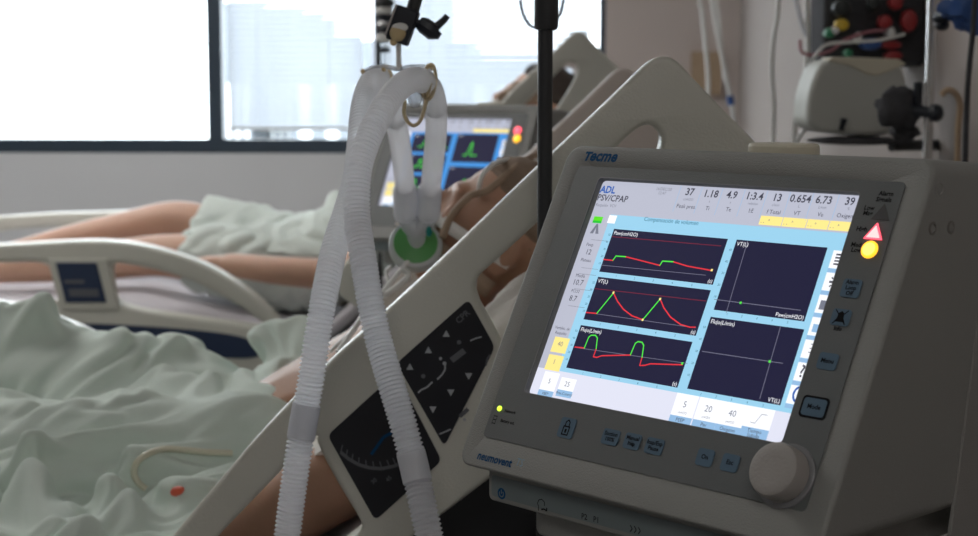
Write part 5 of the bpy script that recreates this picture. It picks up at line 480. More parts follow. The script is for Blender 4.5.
-1,-5,-4,1,-5,1,0,-1,1,-10,10,0,-2,-2,-5,-3,2,3,5,0,-13,17,-5,-15,1,0,6,-3,-5,-3,14,7,2,-4,-16,0,-1,4,3,5,81,1,14,10,7,-7,-10,15,-7,13,-18,-9,8,4,-3,-13,-20,-22,-20,-14,-8,-2,3,6,10,7,1,-1,-2,-1,0,5,-3,9,9,2,3,13,10,19,2,8,7,-9,4,5,2,3,4,1,
-12,3,-11,-2,1,0,-1,-2,-1,-2,8,-10,-4,1,8,10,1,-10,-10,-5,8,-3,-4,-3,0,11,9,4,-4,10,-13,2,-10,-8,3,2,11,0,-2,6,-1,-2,-4,-7,1,10,14,0,0,-2,-1,1,1,3,2,-2,-1,-2,-2,0,-1,-1,-7,7,-8,-3,8,-8,7,-6,-6,9,3,0,4,-1,-2,1,0,0,-7,15,-17,6,-2,-9,-4,-4,-1,
-1,2,6,22,-1,-2,-14,-5,9,4,0,8,-16,13,2,-1,-9,-6,-1,7,9,-19,17,15,-5,-1,-24,0,1,19,-5,9,-12,-1,3,-3,-5,-1,13,11,0,3,-1,1,1,1,0,-3,-5,1,-4,-6,6,2,0,-2,1,-1,-11,10,0,2,-6,5,-11,3,11,1,-2,-10,0,-7,14,-17,12,3,-10,-4,-3,2,4,5,3,-10,1,17,-7,5,
-8,-10,14,6,-13,12,-13,12,-5,5,-6,0,-3,2,11,-7,-8,20,-15,21,-21,-1,-1,0,2,-4,1,15,0,-10,-6,-1,16,0,9,2,-1,1,-1,0,-2,-5,-1,-1,-3,1,3,-2,-4,7,-1,1,-2,-9,5,-3,0,8,-4,0,1,2,-5,-8,-1,3,-2,1,-4,4,0,10,3,-4,4,-1,-3,-6,4,7,-2,2,-8,-11,9,1,-7,4,-1,
8,-5,2,1,-13,0,9,9,7,-15,11,1,15,-14,-11,2,-4,2,6,5,-5,11,-8,-13,-1,19,9,-3,5,0,-1,-4,-1,0,0,0,-1,-14,-4,7,7,-2,2,4,-1,-11,-5,10,-3,-1,2,2,3,1,4,-8,-7,1,-1,-4,-1,4,6,-5,9,2,-11,5,10,-5,-8,12,1,-5,0,-6,-8,15,0,-6,-6,9,2,-8,-10,11,-2,-5,4,-4,
14,-6,-1,-1,1,10,-17,-9,2,12,2,7,-4,-1,4,-15,18,-3,12,-10,3,-4,-5,-1,10,-3,6,0,-3,-7,0,-1,-3,4,4,-2,2,-9,5,-10,4,1,2,-8,5,5,4,1,-7,1,-7,-6,13,4,-3,1,2,-6,10,-3,6,-2,-2,-1,-4,1,-1,-7,-8,13,5,0,-5,3,0,-4,4,0,-10,-7,14,-13,6,-6,1,0,-6,13,-1,
-8,2,-3,3,5,-2,-11,14,-18,18,7,0,-7,-2,1,2,-1,3,-8,19,1,-7,-12,3,3,-9,1,7,2,-6,-15,12,-1,0,-1,4,-6,0,0,3,-9,13,-6,8,-12,10,5,-3,-2,-1,-7,6,5,4,-5,1,-1,3,-1,-1,-9,-7,10,0,-11,10,7,-5,-6,6,6,-11,4,11,-3,-8,-2,6,-12,-6,12,7,-7,-11,0,3,15,-4,1,
-5,-17,9,23,-2,-5,3,0,-4,-5,-2,-5,23,9,-2,-19,-5,9,-12,3,5,2,-7,0,-1,-3,-12,-1,-1,0,16,-7,-6,5,17,-5,0,2,6,-15,-3,7,-6,-2,1,-1,7,2,6,-10,-1,7,6,-11,1,1,-2,-10,9,12,-9,-1,3,5,-17,8,8,4,-8,5,2,-6,-5,10,8,-7,-6,-4,7,13,-7,4,-7,-12,-1,15,6,-11,
-4,5,4,3,-9,-1,15,10,8,-6,-21,1,-4,1,9,-3,-12,0,0,0,-6,-4,12,-3,11,-3,-13,2,14,-4,-7,4,13,0,0,-8,-7,-3,-4,-1,3,8,8,-2,-16,15,3,-14,7,5,-7,-5,8,7,-11,-9,11,-2,-15,9,9,-4,0,8,0,-11,-2,9,8,-6,-5,-11,-2,2,11,11,-8,-8,-1,9,11,-7,-15,-2,3,16,-15,
4,-7,10,6,13,-3,-13,-5,7,6,-15,-7,-3,7,4,-7,-3,3,7,7,-1,-8,4,11,-7,-7,4,12,0,-1,-10,-10,5,-3,-4,0,5,1,5,0,10,-8,-13,0,10,-1,-1,-7,0,10,-10,17,-2,-28,13,-5,3,-6,2,13,-13,-3,10,6,-4,-3,-2,5,-4,-1,9,-10,-2,-1,6,8,-1,-2,0,-13,15,-20,17,-19,2,2,
9,9,-4,-7,3,8,-16,-8,-2,3,18,-2,-8,-4,11,1,-3,-6,8,11,-4,-2,-4,12,-2,-2,-9,-9,2,-4,-4,6,13,-1,-7,1,0,-4,14,5,-1,-18,5,7,-5,1,17,-10,-9,-1,-1,-7,6,8,3,-3,-7,-6,12,10,2,-5,-11,-5,-1,0,8,-3,-3,2,5,11,0,-2,-6,-7,-2,-7,15,6,-1,-2,-3,-3,-2,-5,8,
8,-8,1,0,-6,10,3,1,-10,2,1,-5,-4,9,12,0,-1,-7,1,-2,1,-11,-10,14,-6,-5,8,12,-10,0,-1,2,-8,4,7,9,-8,-9,-3,7,0,-5,5,-2,3,2,8,1,-10,6,-3,-10,-5,6,9,8,0,2,-4,-2,0,-1,-2,-10,-8,6,13,7,-2,-16,4,3,8,1,-1,-6,-9,-2,6,11,-1,2,-3,-1,4,-8,-17,7,8,-4,8,
1,-4,-2,-4,5,3,-3,-4,-3,12,-4,3,-6,-10,15,-9,-9,14,9,-15,5,0,5,-10,-4,10,7,-3,-8,-7,2,-1,-1,-5,10,2,-5,-15,-1,3,4,10,-4,-6,1,8,9,2,6,4,3,1,-2,-5,-1,-5,-3,-3,3,7,3,-3,0,-9,-8,-13,6,9,-15,0,9,10,12,-21,0,2,5,-6,2,7,-10,10,6,-8,-3,-9,1,2,-6,4,
-2,15,-1,-1,-6,-8,16,-9,-9,6,12,4,-5,0,4,-10,-4,-2,-2,6,2,0,3,4,-14,10,-5,-6,15,-3,4,1,-1,1,-7,-9,-2,5,1,3,2,-4,-4,3,9,7,-1,-3,5,10,3,1,-4,-17,-12,-12,10,4,6,9,-21,-1,-2,14,21,-11,5,-2,-13,-14,2,11,-9,9,8,-5,-10,-10,4,14,9,0,-6,2,2,-2,-7,2,
6,-12,-6,4,7,7,-14,6,9,-18,-1,7,12,-10,-19,23,4,-8,-4,3,7,0,5,-10,-6,-4,7,10,-5,-6,-1,-2,-2,-6,-9,-1,2,4,6,3,-2,-5,0,2,-1,-1,-1,-2,11,9,3,0,7,0,-22,8,-12,0,10,4,-1,2,-5,-4,1,10,-4,2,-2,2,-1,-3,-4,-2,-2,8,2,0,11,-2,-9,9,0,-10,-7,5,2,0,-6,6,
2,-2,7,-4,2,-11,3,3,8,-3,0,0,2,6,4,0,-2,-16,3,9,-6,-7,1,-8,4,10,-9,-7,-5,-4,1,2,0,-2,-1,0,1,5,11,14,-4,1,2,1,4,-4,-17,11,-3,-6,-4,-6,5,9,8,4,2,-1,-4,2,3,-7,-16,-3,5,1,2,8,9,-2,2,-3,-2,10,-4,-11,-9,1,9,6,-9,10,-4,-7,5,-1,-8,-6,12,4,-2,-2,-3,
-5,3,9,4,-5,4,-9,1,7,-7,-5,2,-5,10,11,-7,-7,-6,-4,0,3,0,1,3,3,3,1,3,7,-3,-5,3,2,0,-6,-8,5,-3,-5,7,11,7,0,-2,-1,-7,3,-1,-14,-5,21,-5,-15,0,8,-6,9,5,8,-1,-4,1,-5,7,-11,-1,9,-11,-6,9,3,-3,-10,19,8,4,-5,-7,-4,3,-1,0,-6,4,8,6,-3,-2,-6,-1,4,0,1,
0,-11,11,10,1,-3,-7,-3,0,3,-1,5,-2,-5,-1,-5,5,8,0,-9,7,1,-4,-3,-3,1,3,12,5,2,-4,-1,-1,-4,-1,-15,15,0,-20,10,4,-8,-6,5,-3,4,11,10,1,-9,-1,-2,5,-7,-14,3,6,2,8,-3,5,-17,-1,5,-4,-6,13,1,-1,-9,1,-4,4,6,3,-4,0,-3,-2,5,3,3,-4,-9,13,2,4,0,-7,-7,-6,
10,-11,5,7,-4,7,2,-3,0,1,-10,-2,9,-8,1,0,9,2,2,3,5,-5,-1,-2,-6,-5,6,-5,-4,-3,-1,0,-5,-2,2,4,-1,6,3,1,-2,-8,9,7,-1,-8,7,-17,10,12,-3,-3,7,-19,0,20,-1,2,-1,5,-16,-1,3,4,2,-3,-4,4,2,-10,-4,2,14,-2,4,4,-1,3,2,-1,-4,-17,0,-1,7,9,-7,2,5,-2,-5,-8,
3,-3,9,-1,-4,-1,-1,2,4,8,6,-3,2,-9,0,-18,28,0,-18,-2,10,-10,14,-22,1,5,-5,2,4,5,7,-15,-2,13,10,-17,3,-9,2,6,8,7,-2,-5,-7,6,-11,-3,3,22,-15,3,3,2,5,-6,-6,4,5,-6,-1,-5,16,-5,8,0,0,2,1,-2,-4,-6,-6,-5,4,1,-1,-1,-4,-3,8,-6,5,1,7,2,-15,0,0,2,1,5,
1,2,1,0,-5,3,0,6,-1,-12,11,1,-2,-12,-3,3,-3,4,10,2,6,-7,-13,8,13,1,-11,-9,-1,9,4,3,1,-13,-13,7,12,11,-18,5,-4,1,-4,10,5,-5,-7,3,0,4,2,-5,10,-3,6,1,1,0,-1,-3,-4,-1,-1,-13,4,-3,-11,-3,-2,14,15,-6,3,2,3,1,-24,2,0,-2,0,2,2,4,9,-2,-5,13,-1,-1,0,
0,-2,5,-9,1,-10,-1,0,3,-1,8,9,-5,-11,8,6,0,-2,-11,1,-4,9,0,3,-7,6,-3,0,7,-7,-8,1,8,-10,9,5,-5,-7,4,6,-1,2,-14,6,6,6,1,1,-3,-4,-4,7,-13,3,-9,-4,6,-9,5,-4,16,-2,7,-3,-9,10,2,-21,-4,-1,-2,-2,3,4,7,5,0,4,2,-3,17,-1,-23,8,15,-13,7,-11,-6,-1,5,
-3,9,8,-10,-7,11,8,-2,-10,-8,1,4,2,-1,2,-11,8,2,-11,6,1,-5,5,-1,-8,9,4,-3,4,-18,17,-3,-10,-4,4,10,5,-1,1,-3,-2,-2,5,-7,-2,-6,-4,21,-5,6,-23,20,-14,5,-1,-2,14,-9,-19,-5,-4,2,2,6,3,16,-6,-4,12,1,-8,-2,18,6,-8,2,-7,2,-7,-3,3,-2,-5,12,1,-7,0,6,
-5,8,-9,-2,-7,1,16,1,2,-1,-7,0,-1,2,1,-5,10,-5,-14,11,4,-8,1,-15,18,4,-9,-2,4,4,0,-2,5,-2,-9,7,-2,3,-2,3,1,8,-18,2,-7,16,-5,9,-5,-3,3,8,-2,-5,-9,-3,-5,-1,2,4,0,8,14,-1,6,-3,0,-4,-14,-9,7,8,-5,-4,5,-4,1,9,-9,-3,2,8,-7,2,-7,-4,14,-2,-4,11,-1,
-9,0,6,3,2,-1,-2,-1,-1,-17,11,7,-6,-5,-9,23,-5,3,-12,3,1,1,2,3,-6,3,0,-1,2,-1,0,4,-1,2,0,-1,-1,4,1,-10,4,0,-10,8,7,-3,3,-2,-13,-3,9,-6,11,10,1,1,-3,-7,0,-9,-7,9,8,-7,1,7,-11,12,0,-16,3,2,5,-4,-7,12,0,-2,7,-13,-7,6,5,5,2,-1,0,-2,-2,-4,0,-12,
0,12,0,2,-9,17,-12,-13,1,6,6,-1,6,-4,2,10,-8,2,4,-10,-5,16,-2,3,-11,10,-2,-6,6,-3,-10,3,-4,8,7,-7,-2,-1,1,-4,5,-2,4,1,-1,-3,4,-7,-1,5,-14,5,17,2,-3,3,-12,15,-7,-6,-3,-1,11,9,-7,-2,4,5,0,-9,-5,10,2,-1,0,1,-3,-2,2,-3,9,-8,8,-8,-1,2,-1,-11,2,
-11,1,12,4,-3,2,-4,11,6,-5,-3,6,-5,0,13,-6,3,-10,3,-2,-2,6,-1,-4,-5,-5,6,2,-6,2,-1,-3,3,-1,-2,-2,-3,1,3,2,1,-9,16,6,1,0,-4,3,5,-7,3,-18,8,-4,1,8,2,-7,1,3,-1,4,-3,-1,-2,-1,-6,4,2,0,-5,9,-15,17,-19,11,1,-1,-3,-3,1,7,-7,-8,8,4,2,8,-4,3,2,-5,
-1,4,-3,4,8,0,-5,-5,4,-5,1,0,1,-5,1,-19,10,2,7,-10,4,0,-2,-16,-5,-2,-1,8,14,10,-2,7,0,0,1,-3,0,-1,2,-6,5,-10,0,5,11,-1,-5,-6,4,5,-3,2,1,-3,-2,0,-3,3,-4,2,3,-2,-4,2,-2,-1,1,-6,14,-7,-4,1,6,-7,0,11,-4,3,1,4,3,-7,4,2,-10,11,2,-1,0,2,-3,-1,-2,
-4,2,-15,3,-7,17,-11,13,1,-11,-3,11,-13,-2,-10,-7,4,18,19,-15,2,-5,4,8,-6,-7,4,2,-3,0,0,9,8,1,1,-8,-6,11,2,0,-1,0,-6,1,-1,-2,7,2,-4,1,-11,14,-9,-5,2,8,-7,2,-5,8,-11,2,8,10,-6,-6,0,1,4,3,-4,2,2,-9,11,4,2,1,-1,-11,-4,11,-9,3,-1,-4,-10,17,-9,
4,7,-4,-6,-3,-9,17,12,-10,-4,5,-1,-6,6,-17,1,5,6,-4,-1,-2,8,-1,2,0,7,2,1,-5,-8,12,2,-2,-1,-2,-1,-2,-6,12,-5,0,2,6,-2,-3,-8,-1,3,-5,5,0,-5,0,6,8,-2,3,-2,-1,6,-3,-5,-8,5,6,-3,-4,7,3,-2,4,-1,-3,-11,16,-5,0,0,-3,-7,9,-1,-8,-4,5,1,-1,-10,0,13,2,
-4,7,1,-10,-6,-7,-3,1,6,6,2,-8,9,0,3,-6,13,1,4,-1,-11,5,1,-1,-1,-4,1,2,5,2,-6,-2,-2,-7,14,-4,-10,5,2,-3,-3,-3,8,7,-2,-1,2,5,-3,-10,7,-3,-3,-9,0,11,0,2,1,5,0,1,0,-7,1,-6,13,-3,-1,3,-3,2,1,0,-12,8,-2,-5,-6,5,2,-7,-4,-5,2,27,4,-12,-12,-8,3,10,
-3,8,-6,9,-2,-7,14,-2,-6,6,-8,-5,0,-1,7,0,0,-7,20,0,1,-3,-1,-4,0,-6,-2,1,-4,-1,10,-1,-5,4,1,-2,2,5,-10,-3,4,0,-7,-1,-2,0,-5,-1,11,7,-3,1,1,-3,2,3,2,2,3,1,-7,6,-3,3,-12,8,-5,-7,0,5,7,-5,2,0,0,-7,-1,8,-5,-1,1,-1,8,-10,9,4,-5,-9,8,4,-11,3,7,
-4,-3,-5,7,5,-3,-10,10,16,2,-1,-2,-6,-5,-7,-4,1,10,-1,1,-4,-6,5,2,-2,-2,-1,-7,8,6,-4,-12,-8,-2,-1,6,2,5,3,1,5,-12,7,4,5,1,3,-3,5,-5,3,-5,2,-5,9,-4,-7,-5,8,10,0,-4,-19,1,18,-9,0,10,-8,-4,0,-1,3,6,4,0,-15,-1,12,0,-2,4,2,-5,-11,9,6,0,-1,-4,6,
9,-5,-5,1,-13,-2,11,0,-8,6,4,-4,-8,5,1,0,1,-2,-6,11,0,1,-13,-6,6,-10,2,-3,4,16,-2,-4,5,-10,10,5,-13,13,0,1,-2,0,1,-2,-2,8,0,-14,-8,9,6,2,-2,3,-9,6,1,-8,7,-5,0,-2,6,-8,3,3,6,-4,-4,0,0,1,7,2,-6,-5,8,8,-2,4,2,-8,-3,0,-6,-3,4,3,-1,1,-4,6,3,-6,
-5,1,0,1,7,0,-11,10,5,-1,-16,-7,10,-11,13,4,-11,7,2,5,-10,-7,6,5,0,0,-3,1,2,0,-3,8,-5,0,8,-8,-11,4,-5,18,2,1,-3,-2,-4,-8,8,-1,-3,8,-3,-1,-8,7,7,0,1,0,-1,-15,-1,17,-3,-14,14,15,-1,-5,-6,-1,-9,1,5,1,0,2,5,0,-10,-1,8,-7,-1,-1,3,3,-7,10,1,-6,3,
1,-12,-2,1,1,8,1,-2,2,-8,10,-8,-8,9,-1,-11,-3,-1,3,-1,16,-8,5,-2,4,7,-9,-12,8,-4,10,4,1,-2,2,-1,-3,-4,-1,4,5,-15,0,4,-6,0,1,-2,8,9,-4,-4,-9,15,0,4,-2,-3,-7,-2,2,6,2,2,1,-7,-1,7,3,2,-5,-2,0,-2,1,1,3,-6,-4,10,1,1,3,-17,2,2,-1,6,-2,6,-3,-2,0,
-1,-1,-4,0,-1,-6,-6,12,-9,2,0,8,-4,10,6,-4,-1,-3,-8,7,1,0,0,1,2,-12,6,-3,2,8,-10,-7,15,3,1,-3,-14,10,5,-16,9,6,0,-6,0,-4,9,-8,8,6,-9,5,-2,8,-8,-12,3,-1,1,12,-2,-2,3,-7,12,-1,-1,-7,7,4,-9,1,-6,-2,-6,11,5,-2,3,-4,3,-3,-1,-6,-3,2,2,-3,-10,0,2,
4,-5,14,-9,15,1,1,0,0,-9,-1,0,-7,12,0,-5,1,6,-18,8,14,-12,-7,7,-7,0,12,-9,-1,5,2,0,-4,0,-2,1,4,2,6,0,-1,-4,0,4,4,-1,8,0,-2,-13,7,0,1,-6,0,-11,8,8,-3,2,0,5,-11,-3,1,1,3,4,-1,-2,-2,2,-9,2,-2,-2,3,0,2,4,-8,-3,1,-10,15,1,11,0,-2,-7,-11,9,0,-2,
1,4,0,-5,-13,10,-9,11,14,-5,-15,-2,3,-6,1,4,5,0,-5,-1,-1,0,2,4,3,7,-12,14,-4,-7,3,5,0,1,-3,-8,0,5,-7,10,6,-6,-4,-5,-7,0,6,14,1,0,-13,9,-5,-6,8,6,1,-3,5,-7,-10,12,-4,-3,7,2,-7,11,-10,3,-3,-25,-1,9,-1,1,16,5,-12,4,9,-14,9,5,-7,-2,-11,14,-9,5,
-5,-1,5,-5,0,0,-1,4,1,-4,-2,1,-1,4,2,2,0,0,-3,17,-1,-19,13,-1,1,0,3,-4,-2,-2,2,3,-4,1,11,-6,-4,10,-1,-4,2,-2,0,-11,2,-1,3,5,8,-5,2,-4,-3,4,1,-1,-2,1,-3,2,-9,-8,10,-15,-5,13,6,-12,16,6,1,-4,-1,-10,11,2,-13,7,-3,5,0,1,-4,1,0,-2,2,2,-6,-1,0,
-3,0,10,-4,-1,7,0,-1,-1,2,8,-5,-12,19,-12,-5,2,10,-4,1,-3,1,-3,5,6,-1,5,-18,11,-1,3,0,-3,0,10,8,0,-3,-7,-4,1,-1,-5,0,7,-4,1,2,-6,9,2,-6,-18,6,-6,-7,0,10,-3,1,14,0,4,-2,-3,2,-8,4,10,1,-13,1,0,1,0,-3,2,-4,1,-3,-2,2,-3,-3,9,-3,9,-2,9,-8,-1,-5,
19,-16,0,-3,5,15,0,-19,8,-1,-1,-8,17,-1,3,-6,-3,-1,4,-2,5,-6,9,4,-18,9,11,0,-4,-8,6,0,1,-4,-1,5,-2,1,-1,-7,0,1,2,0,-6,-12,-5,7,7,5,3,1,4,-7,3,-8,15,-15,5,-9,-1,17,-12,5,-4,0,-2,-1,0,-1,-1,-4,4,-1,3,2,2,5,-1,0,-3,-6,22,-26,15,6,-9,-7,10,1,0,
-5,3,8,-7,5,1,-1,-11,7,1,-2,3,5,-7,4,-2,2,4,0,-5,5,1,-1,-3,-1,1,0,1,-14,-2,16,1,-19,-6,2,9,0,-5,9,2,-2,9,-3,4,-2,6,-15,4,-1,11,-2,-4,0,-7,12,-13,0,0,-2,1,-3,6,-12,1,10,6,-4,-1,13,-8,-2,2,4,4,-17,8,0,1,-5,8,-2,-6,13,1,-15,0,13,2,2,-12,4,1,3,
-12,2,15,-19,-4,13,7,-1,0,-2,-1,-2,6,-2,-2,-4,5,-5,-12,14,1,-4,8,2,0,-5,-2,2,-2,4,2,-1,-1,-7,14,-6,-4,-1,-2,-1,4,14,-15,-3,-1,0,-1,-3,2,-5,6,-5,1,5,9,-3,4,-8,8,3,-9,17,-7,-16,9,3,-3,-6,3,11,-3,-2,-5,3,2,8,-10,1,-3,5,-9,12,0,-9,1,-6,-1,11,8,
-15,-4,12,4,-1,-8,9,-6,-8,7,-5,-7,18,4,-16,8,6,1,-5,-1,0,1,3,-5,4,10,-14,13,-18,3,2,-5,3,-1,2,7,-9,0,15,-11,-11,-1,0,5,-3,3,6,1,2,10,-4,-3,4,0,4,-11,-9,4,9,-6,-5,6,8,-5,10,-7,0,-6,-3,-4,11,-2,-3,3,3,-8,7,6,-15,2,6,1,1,-11,11,0,1,-1,2,1,-5,
3,-5,-9,0,12,-6,9,3,-5,-2,2,-1,4,-2,2,-3,12,-16,9,-10,2,-1,2,4,5,-7,-2,1,4,8,-9,-10,-5,1,5,2,4,3,2,5,5,-5,0,-14,5,9,-15,1,4,7,-4,-5,-1,-3,1,12,-9,0,-7,13,1,0,-2,-8,6,11,5,-14,-2,-6,11,7,4,-5,-12,6,1,-4,1,1,4,-2,4,-7,6,0,-7,0,9,-5,-2,2,-2,5,
2,-7,-6,-1,6,-8,2,12,4,-11,-9,4,1,1,2,2,3,1,-2,-5,-1,-3,1,1,5,2,1,4,3,-14,-6,-1,2,0,-1,2,2,5,-5,-7,-1,7,-8,2,-4,13,6,-1,1,0,-8,-7,8,4,15,-8,-12,-1,3,4,2,-2,-3,4,-2,2,3,5,-1,-1,2,-7,-6,5,-3,1,14,-16,7,4,-3,4,0,9,-14,-7,7,-1,-4,-1,5,-2,-2,2,
3,2,1,-3,11,-1,-2,2,-10,-4,-2,9,1,-1,-10,0,4,-4,-2,2,5,0,-2,8,0,-5,-3,-5,-5,2,-5,12,11,-2,4,-1,1,6,-15,-11,7,-3,27,-11,-16,7,-4,14,0,-1,-4,2,0,7,-8,5,-3,5,-5,0,-2,0,0,6,5,-5,1,5,1,-3,-8,12,-7,-8,3,5,-7,-1,5,-3,9,-5,2,-1,8,-3,6,-3,-8,-3,-4,
1,0,2,-1,-5,-2,1,11,-6,-1,5,-1,1,1,5,6,-5,-2,-4,1,5,3,-2,-1,-1,4,0,-4,10,-15,-8,2,3,17,-2,-8,-3,-2,2,-1,4,0,5,-2,0,-1,4,-2,7,-5,3,1,-1,-13,10,2,4,1,1,-1,2,-8,0,-3,8,-18,2,4,-1,15,-10,18,-14,-3,9,2,-1,2,-7,11,-14,-11,0,-1,3,14,-9,-5,6,4,3,9,
-4,-7,-3,0,10,7,-4,10,2,0,0,-7,-7,-9,2,15,-8,0,-1,4,1,-22,1,17,-5,6,-11,0,11,5,4,1,1,-1,-6,-6,9,-3,2,1,1,1,-12,-4,17,-5,4,-1,1,11,-8,-2,-2,-14,3,4,5,-1,-7,14,3,-2,-1,-13,10,-5,-1,13,-15,10,-5,-11,-3,1,2,13,-5,-4,9,7,-1,7,4,-3,-12,-9,6,17,
-4,6,-3,-2,3,1,-5,-15,5,13,-12,1,-8,5,14,-6,2,9,-4,-1,-5,3,1,-1,-2,-4,5,9,0,-8,3,7,-2,-3,-20,23,-2,-6,3,0,-1,-1,-1,-1,-1,-1,0,4,1,1,3,-7,-7,7,8,0,-7,-3,-1,9,-10,6,-6,3,-2,-6,-4,2,5,11,-2,2,1,-5,-3,5,4,10,-7,1,-4,6,-15,3,-3,2,2,-6,13,-3,-1,
-2,4,-4,-1,4,7,-5,-3,4,3,4,-15,-7,12,6,2,2,2,4,2,2,-6,7,-21,14,0,3,-5,3,-7,-1,-1,2,-3,1,-2,3,7,-3,-3,-5,3,1,-3,15,-5,-6,-13,5,-1,11,-4,5,-1,-2,-2,-7,-2,0,8,6,0,-8,3,-1,-5,-1,5,16,1,0,-6,-2,-14,-3,-2,8,8,-11,0,6,9,-1,-1,-3,-11,-3,-1,0,1,7,2,
2,1,-10,14,9,4,-2,10,-9,0,8,-20,11,2,-8,-6,10,-3,-2,-2,0,3,0,-4,1,6,-3,10,2,-4,2,-1,0,1,-15,5,-5,10,-3,-8,15,-16,-6,-4,2,6,1,5,0,-1,-1,9,1,2,-7,-6,0,0,2,3,-5,5,7,-4,-11,-4,11,-5,-5,1,10,4,0,1,5,1,-7,-5,-6,-6,13,9,-1,-4,-6,10,-8,7,2,11,-4,
-6,-2,5,-7,-5,6,-2,-4,1,0,1,-4,7,1,1,2,2,-4,4,2,2,3,1,-19,3,-7,14,-2,2,-2,-1,5,-10,4,0,2,-5,2,5,6,-3,-5,-1,-1,4,-2,-10,-2,-2,1,-3,-1,5,-3,15,-13,1,13,-10,-7,4,2,10,0,-3,-9,-1,0,7,8,-19,-3,16,14,-10,-7,13,1,-1,-7,-8,0,17,-13,3,1,-2,-2,-9,7,
0,9,10,-4,-2,3,1,3,-3,0,4,-2,2,-7,2,-10,4,-3,6,-2,4,0,-9,10,0,-6,5,-1,-3,6,6,6,0,-1,2,-5,-2,-8,-8,-6,-2,10,-8,-7,8,4,-1,-5,7,10,-13,-5,15,0,-3,-9,8,-3,9,3,0,0,-4,-2,5,6,-3,-4,-13,4,7,-2,0,2,-1,-1,0,-3,-3,-1,0,10,-8,5,0,-2,4,2,-1,3,-3,0,1,
-2,-3,-3,6,-1,-5,-4,13,-4,-11,17,1,-7,1,-2,12,-7,-5,7,5,4,-1,-10,-7,5,3,-7,5,-8,-1,9,-6,-3,-10,12,4,-15,8,0,-2,-7,2,2,10,-9,9,2,2,0,1,5,-13,-7,8,5,-8,9,-13,8,3,1,0,-2,-7,6,1,-9,9,-11,7,1,7,-7,3,9,-2,-1,1,-2,2,-1,-1,-1,0,1,0,-1,-4,1,9,3,-8,
4,-2,10,1,-7,8,-9,-14,2,7,-5,8,0,-7,8,-1,-12,-2,-7,5,11,4,-1,2,-11,-5,-1,8,8,-5,-11,-4,5,5,8,0,0,-1,2,-7,9,-7,-2,1,2,-9,11,-12,11,2,0,3,-8,-7,5,-1,-5,10,-5,1,-1,4,-1,5,4,-2,0,4,-2,1,-4,0,2,0,-5,6,-1,-3,5,2,1,-1,1,-3,5,4,-9,6,-1,-11,-7,13,
-8,1,0,5,5,-1,2,-11,5,2,0,2,-9,-7,2,-6,13,-13,12,4,-11,-4,8,-1,1,4,-4,-4,11,-10,1,1,0,-2,7,-3,9,1,-2,-20,10,10,-10,-7,12,-5,0,-3,3,-11,4,19,0,-2,-1,2,0,1,0,-1,-2,0,0,-1,-1,5,-1,1,2,0,-5,10,-4,-9,6,5,-1,-6,4,-6,-1,-2,0,-1,2,9,0,-9,14,-20,-5,
0,-1,7,3,-4,3,-5,-5,-8,7,14,8,-4,-1,-1,-12,10,0,-11,17,-10,-5,-1,17,4,-2,-7,-3,-12,7,-5,6,10,-11,-7,13,-14,5,7,4,3,5,0,-1,-2,-5,5,2,-1,0,-1,1,-1,3,-2,0,1,-3,3,3,0,-6,8,-6,-4,4,-8,13,-5,-2,-11,8,-1,-4,-4,7,10,2,-11,11,-9,-4,6,-8,-1,1,-7,5,
13,-10,-8,-1,-3,0,-3,9,10,-4,6,1,-17,10,1,2,-3,0,-8,-3,5,10,-1,-5,1,4,4,-13,0,3,-6,6,6,4,3,-2,0,-1,-4,0,1,-6,8,2,-1,2,4,1,1,-1,-3,-3,5,0,-2,-9,9,-1,-12,11,-2,1,-5,-6,4,1,-3,-3,1,4,7,-1,-10,11,-1,-4,-11,4,3,-7,-3,6,1,7,0,6,0,-13,-12,5,-6,16,
6,2,-6,-2,-7,-4,0,14,-3,-12,6,-1,4,-1,5,2,0,-15,10,-2,-4,6,4,-1,2,0,2,1,-11,3,1,-1,4,1,4,4,3,0,0,1,-3,-10,4,3,-5,-2,-9,8,-2,-2,-1,-5,12,-7,2,-1,-14,-2,6,5,7,3,-15,4,3,-2,-6,5,4,-8,0,15,4,-14,0,0,7,6,-21,2,-9,3,18,17,2,0,-6,-8,-15,-3,4,-3,4,
5,1,-4,6,4,-5,-13,9,-5,8,2,0,2,-4,7,2,0,-10,6,-1,-3,2,-1,2,0,0,1,-2,-1,3,-4,2,3,-10,3,-3,-3,-1,1,0,-10,10,6,-1,-2,-16,2,-3,10,4,11,-1,-18,6,-4,0,-3,2,6,11,-16,15,-1,10,4,-17,10,-1,1,-9,0,5,0,-9,-6,-3,0,2,2,-3,5,2,-10,1,5,8,4,-8,-6,-1,7,5,
-1,-6,4,2,-4,8,0,-1,-2,-1,-5,5,6,3,-1,-3,0,0,0,-5,-7,1,-1,-4,-4,1,-1,2,6,-8,3,2,10,-6,5,-22,9,-11,-2,13,0,2,-6,4,-2,-1,1,3,4,10,3,-2,-1,5,5,-10,3,-4,11,-11,-8,-1,8,9,-5,-7,-4,-6,-2,2,-4,2,-3,-3,6,8,5,-14,0,12,-1,1,-2,-7,-7,12,-13,5,9,1,0,
-4,4,-5,9,3,3,2,0,-3,-4,-7,-7,6,-5,-6,-9,-7,-2,13,10,-24,7,6,17,2,-5,-11,8,-5,-12,4,7,0,4,-3,-1,0,7,-8,15,-11,-2,2,-6,13,4,2,6,1,2,-3,-2,-2,-8,-3,-3,0,-3,-3,-3,-5,0,3,-1,-1,4,9,8,-12,11,0,-2,-1,2,-7,-9,10,3,1,2,-8,6,0,-2,2,6,2,3,-2,-2,-4,
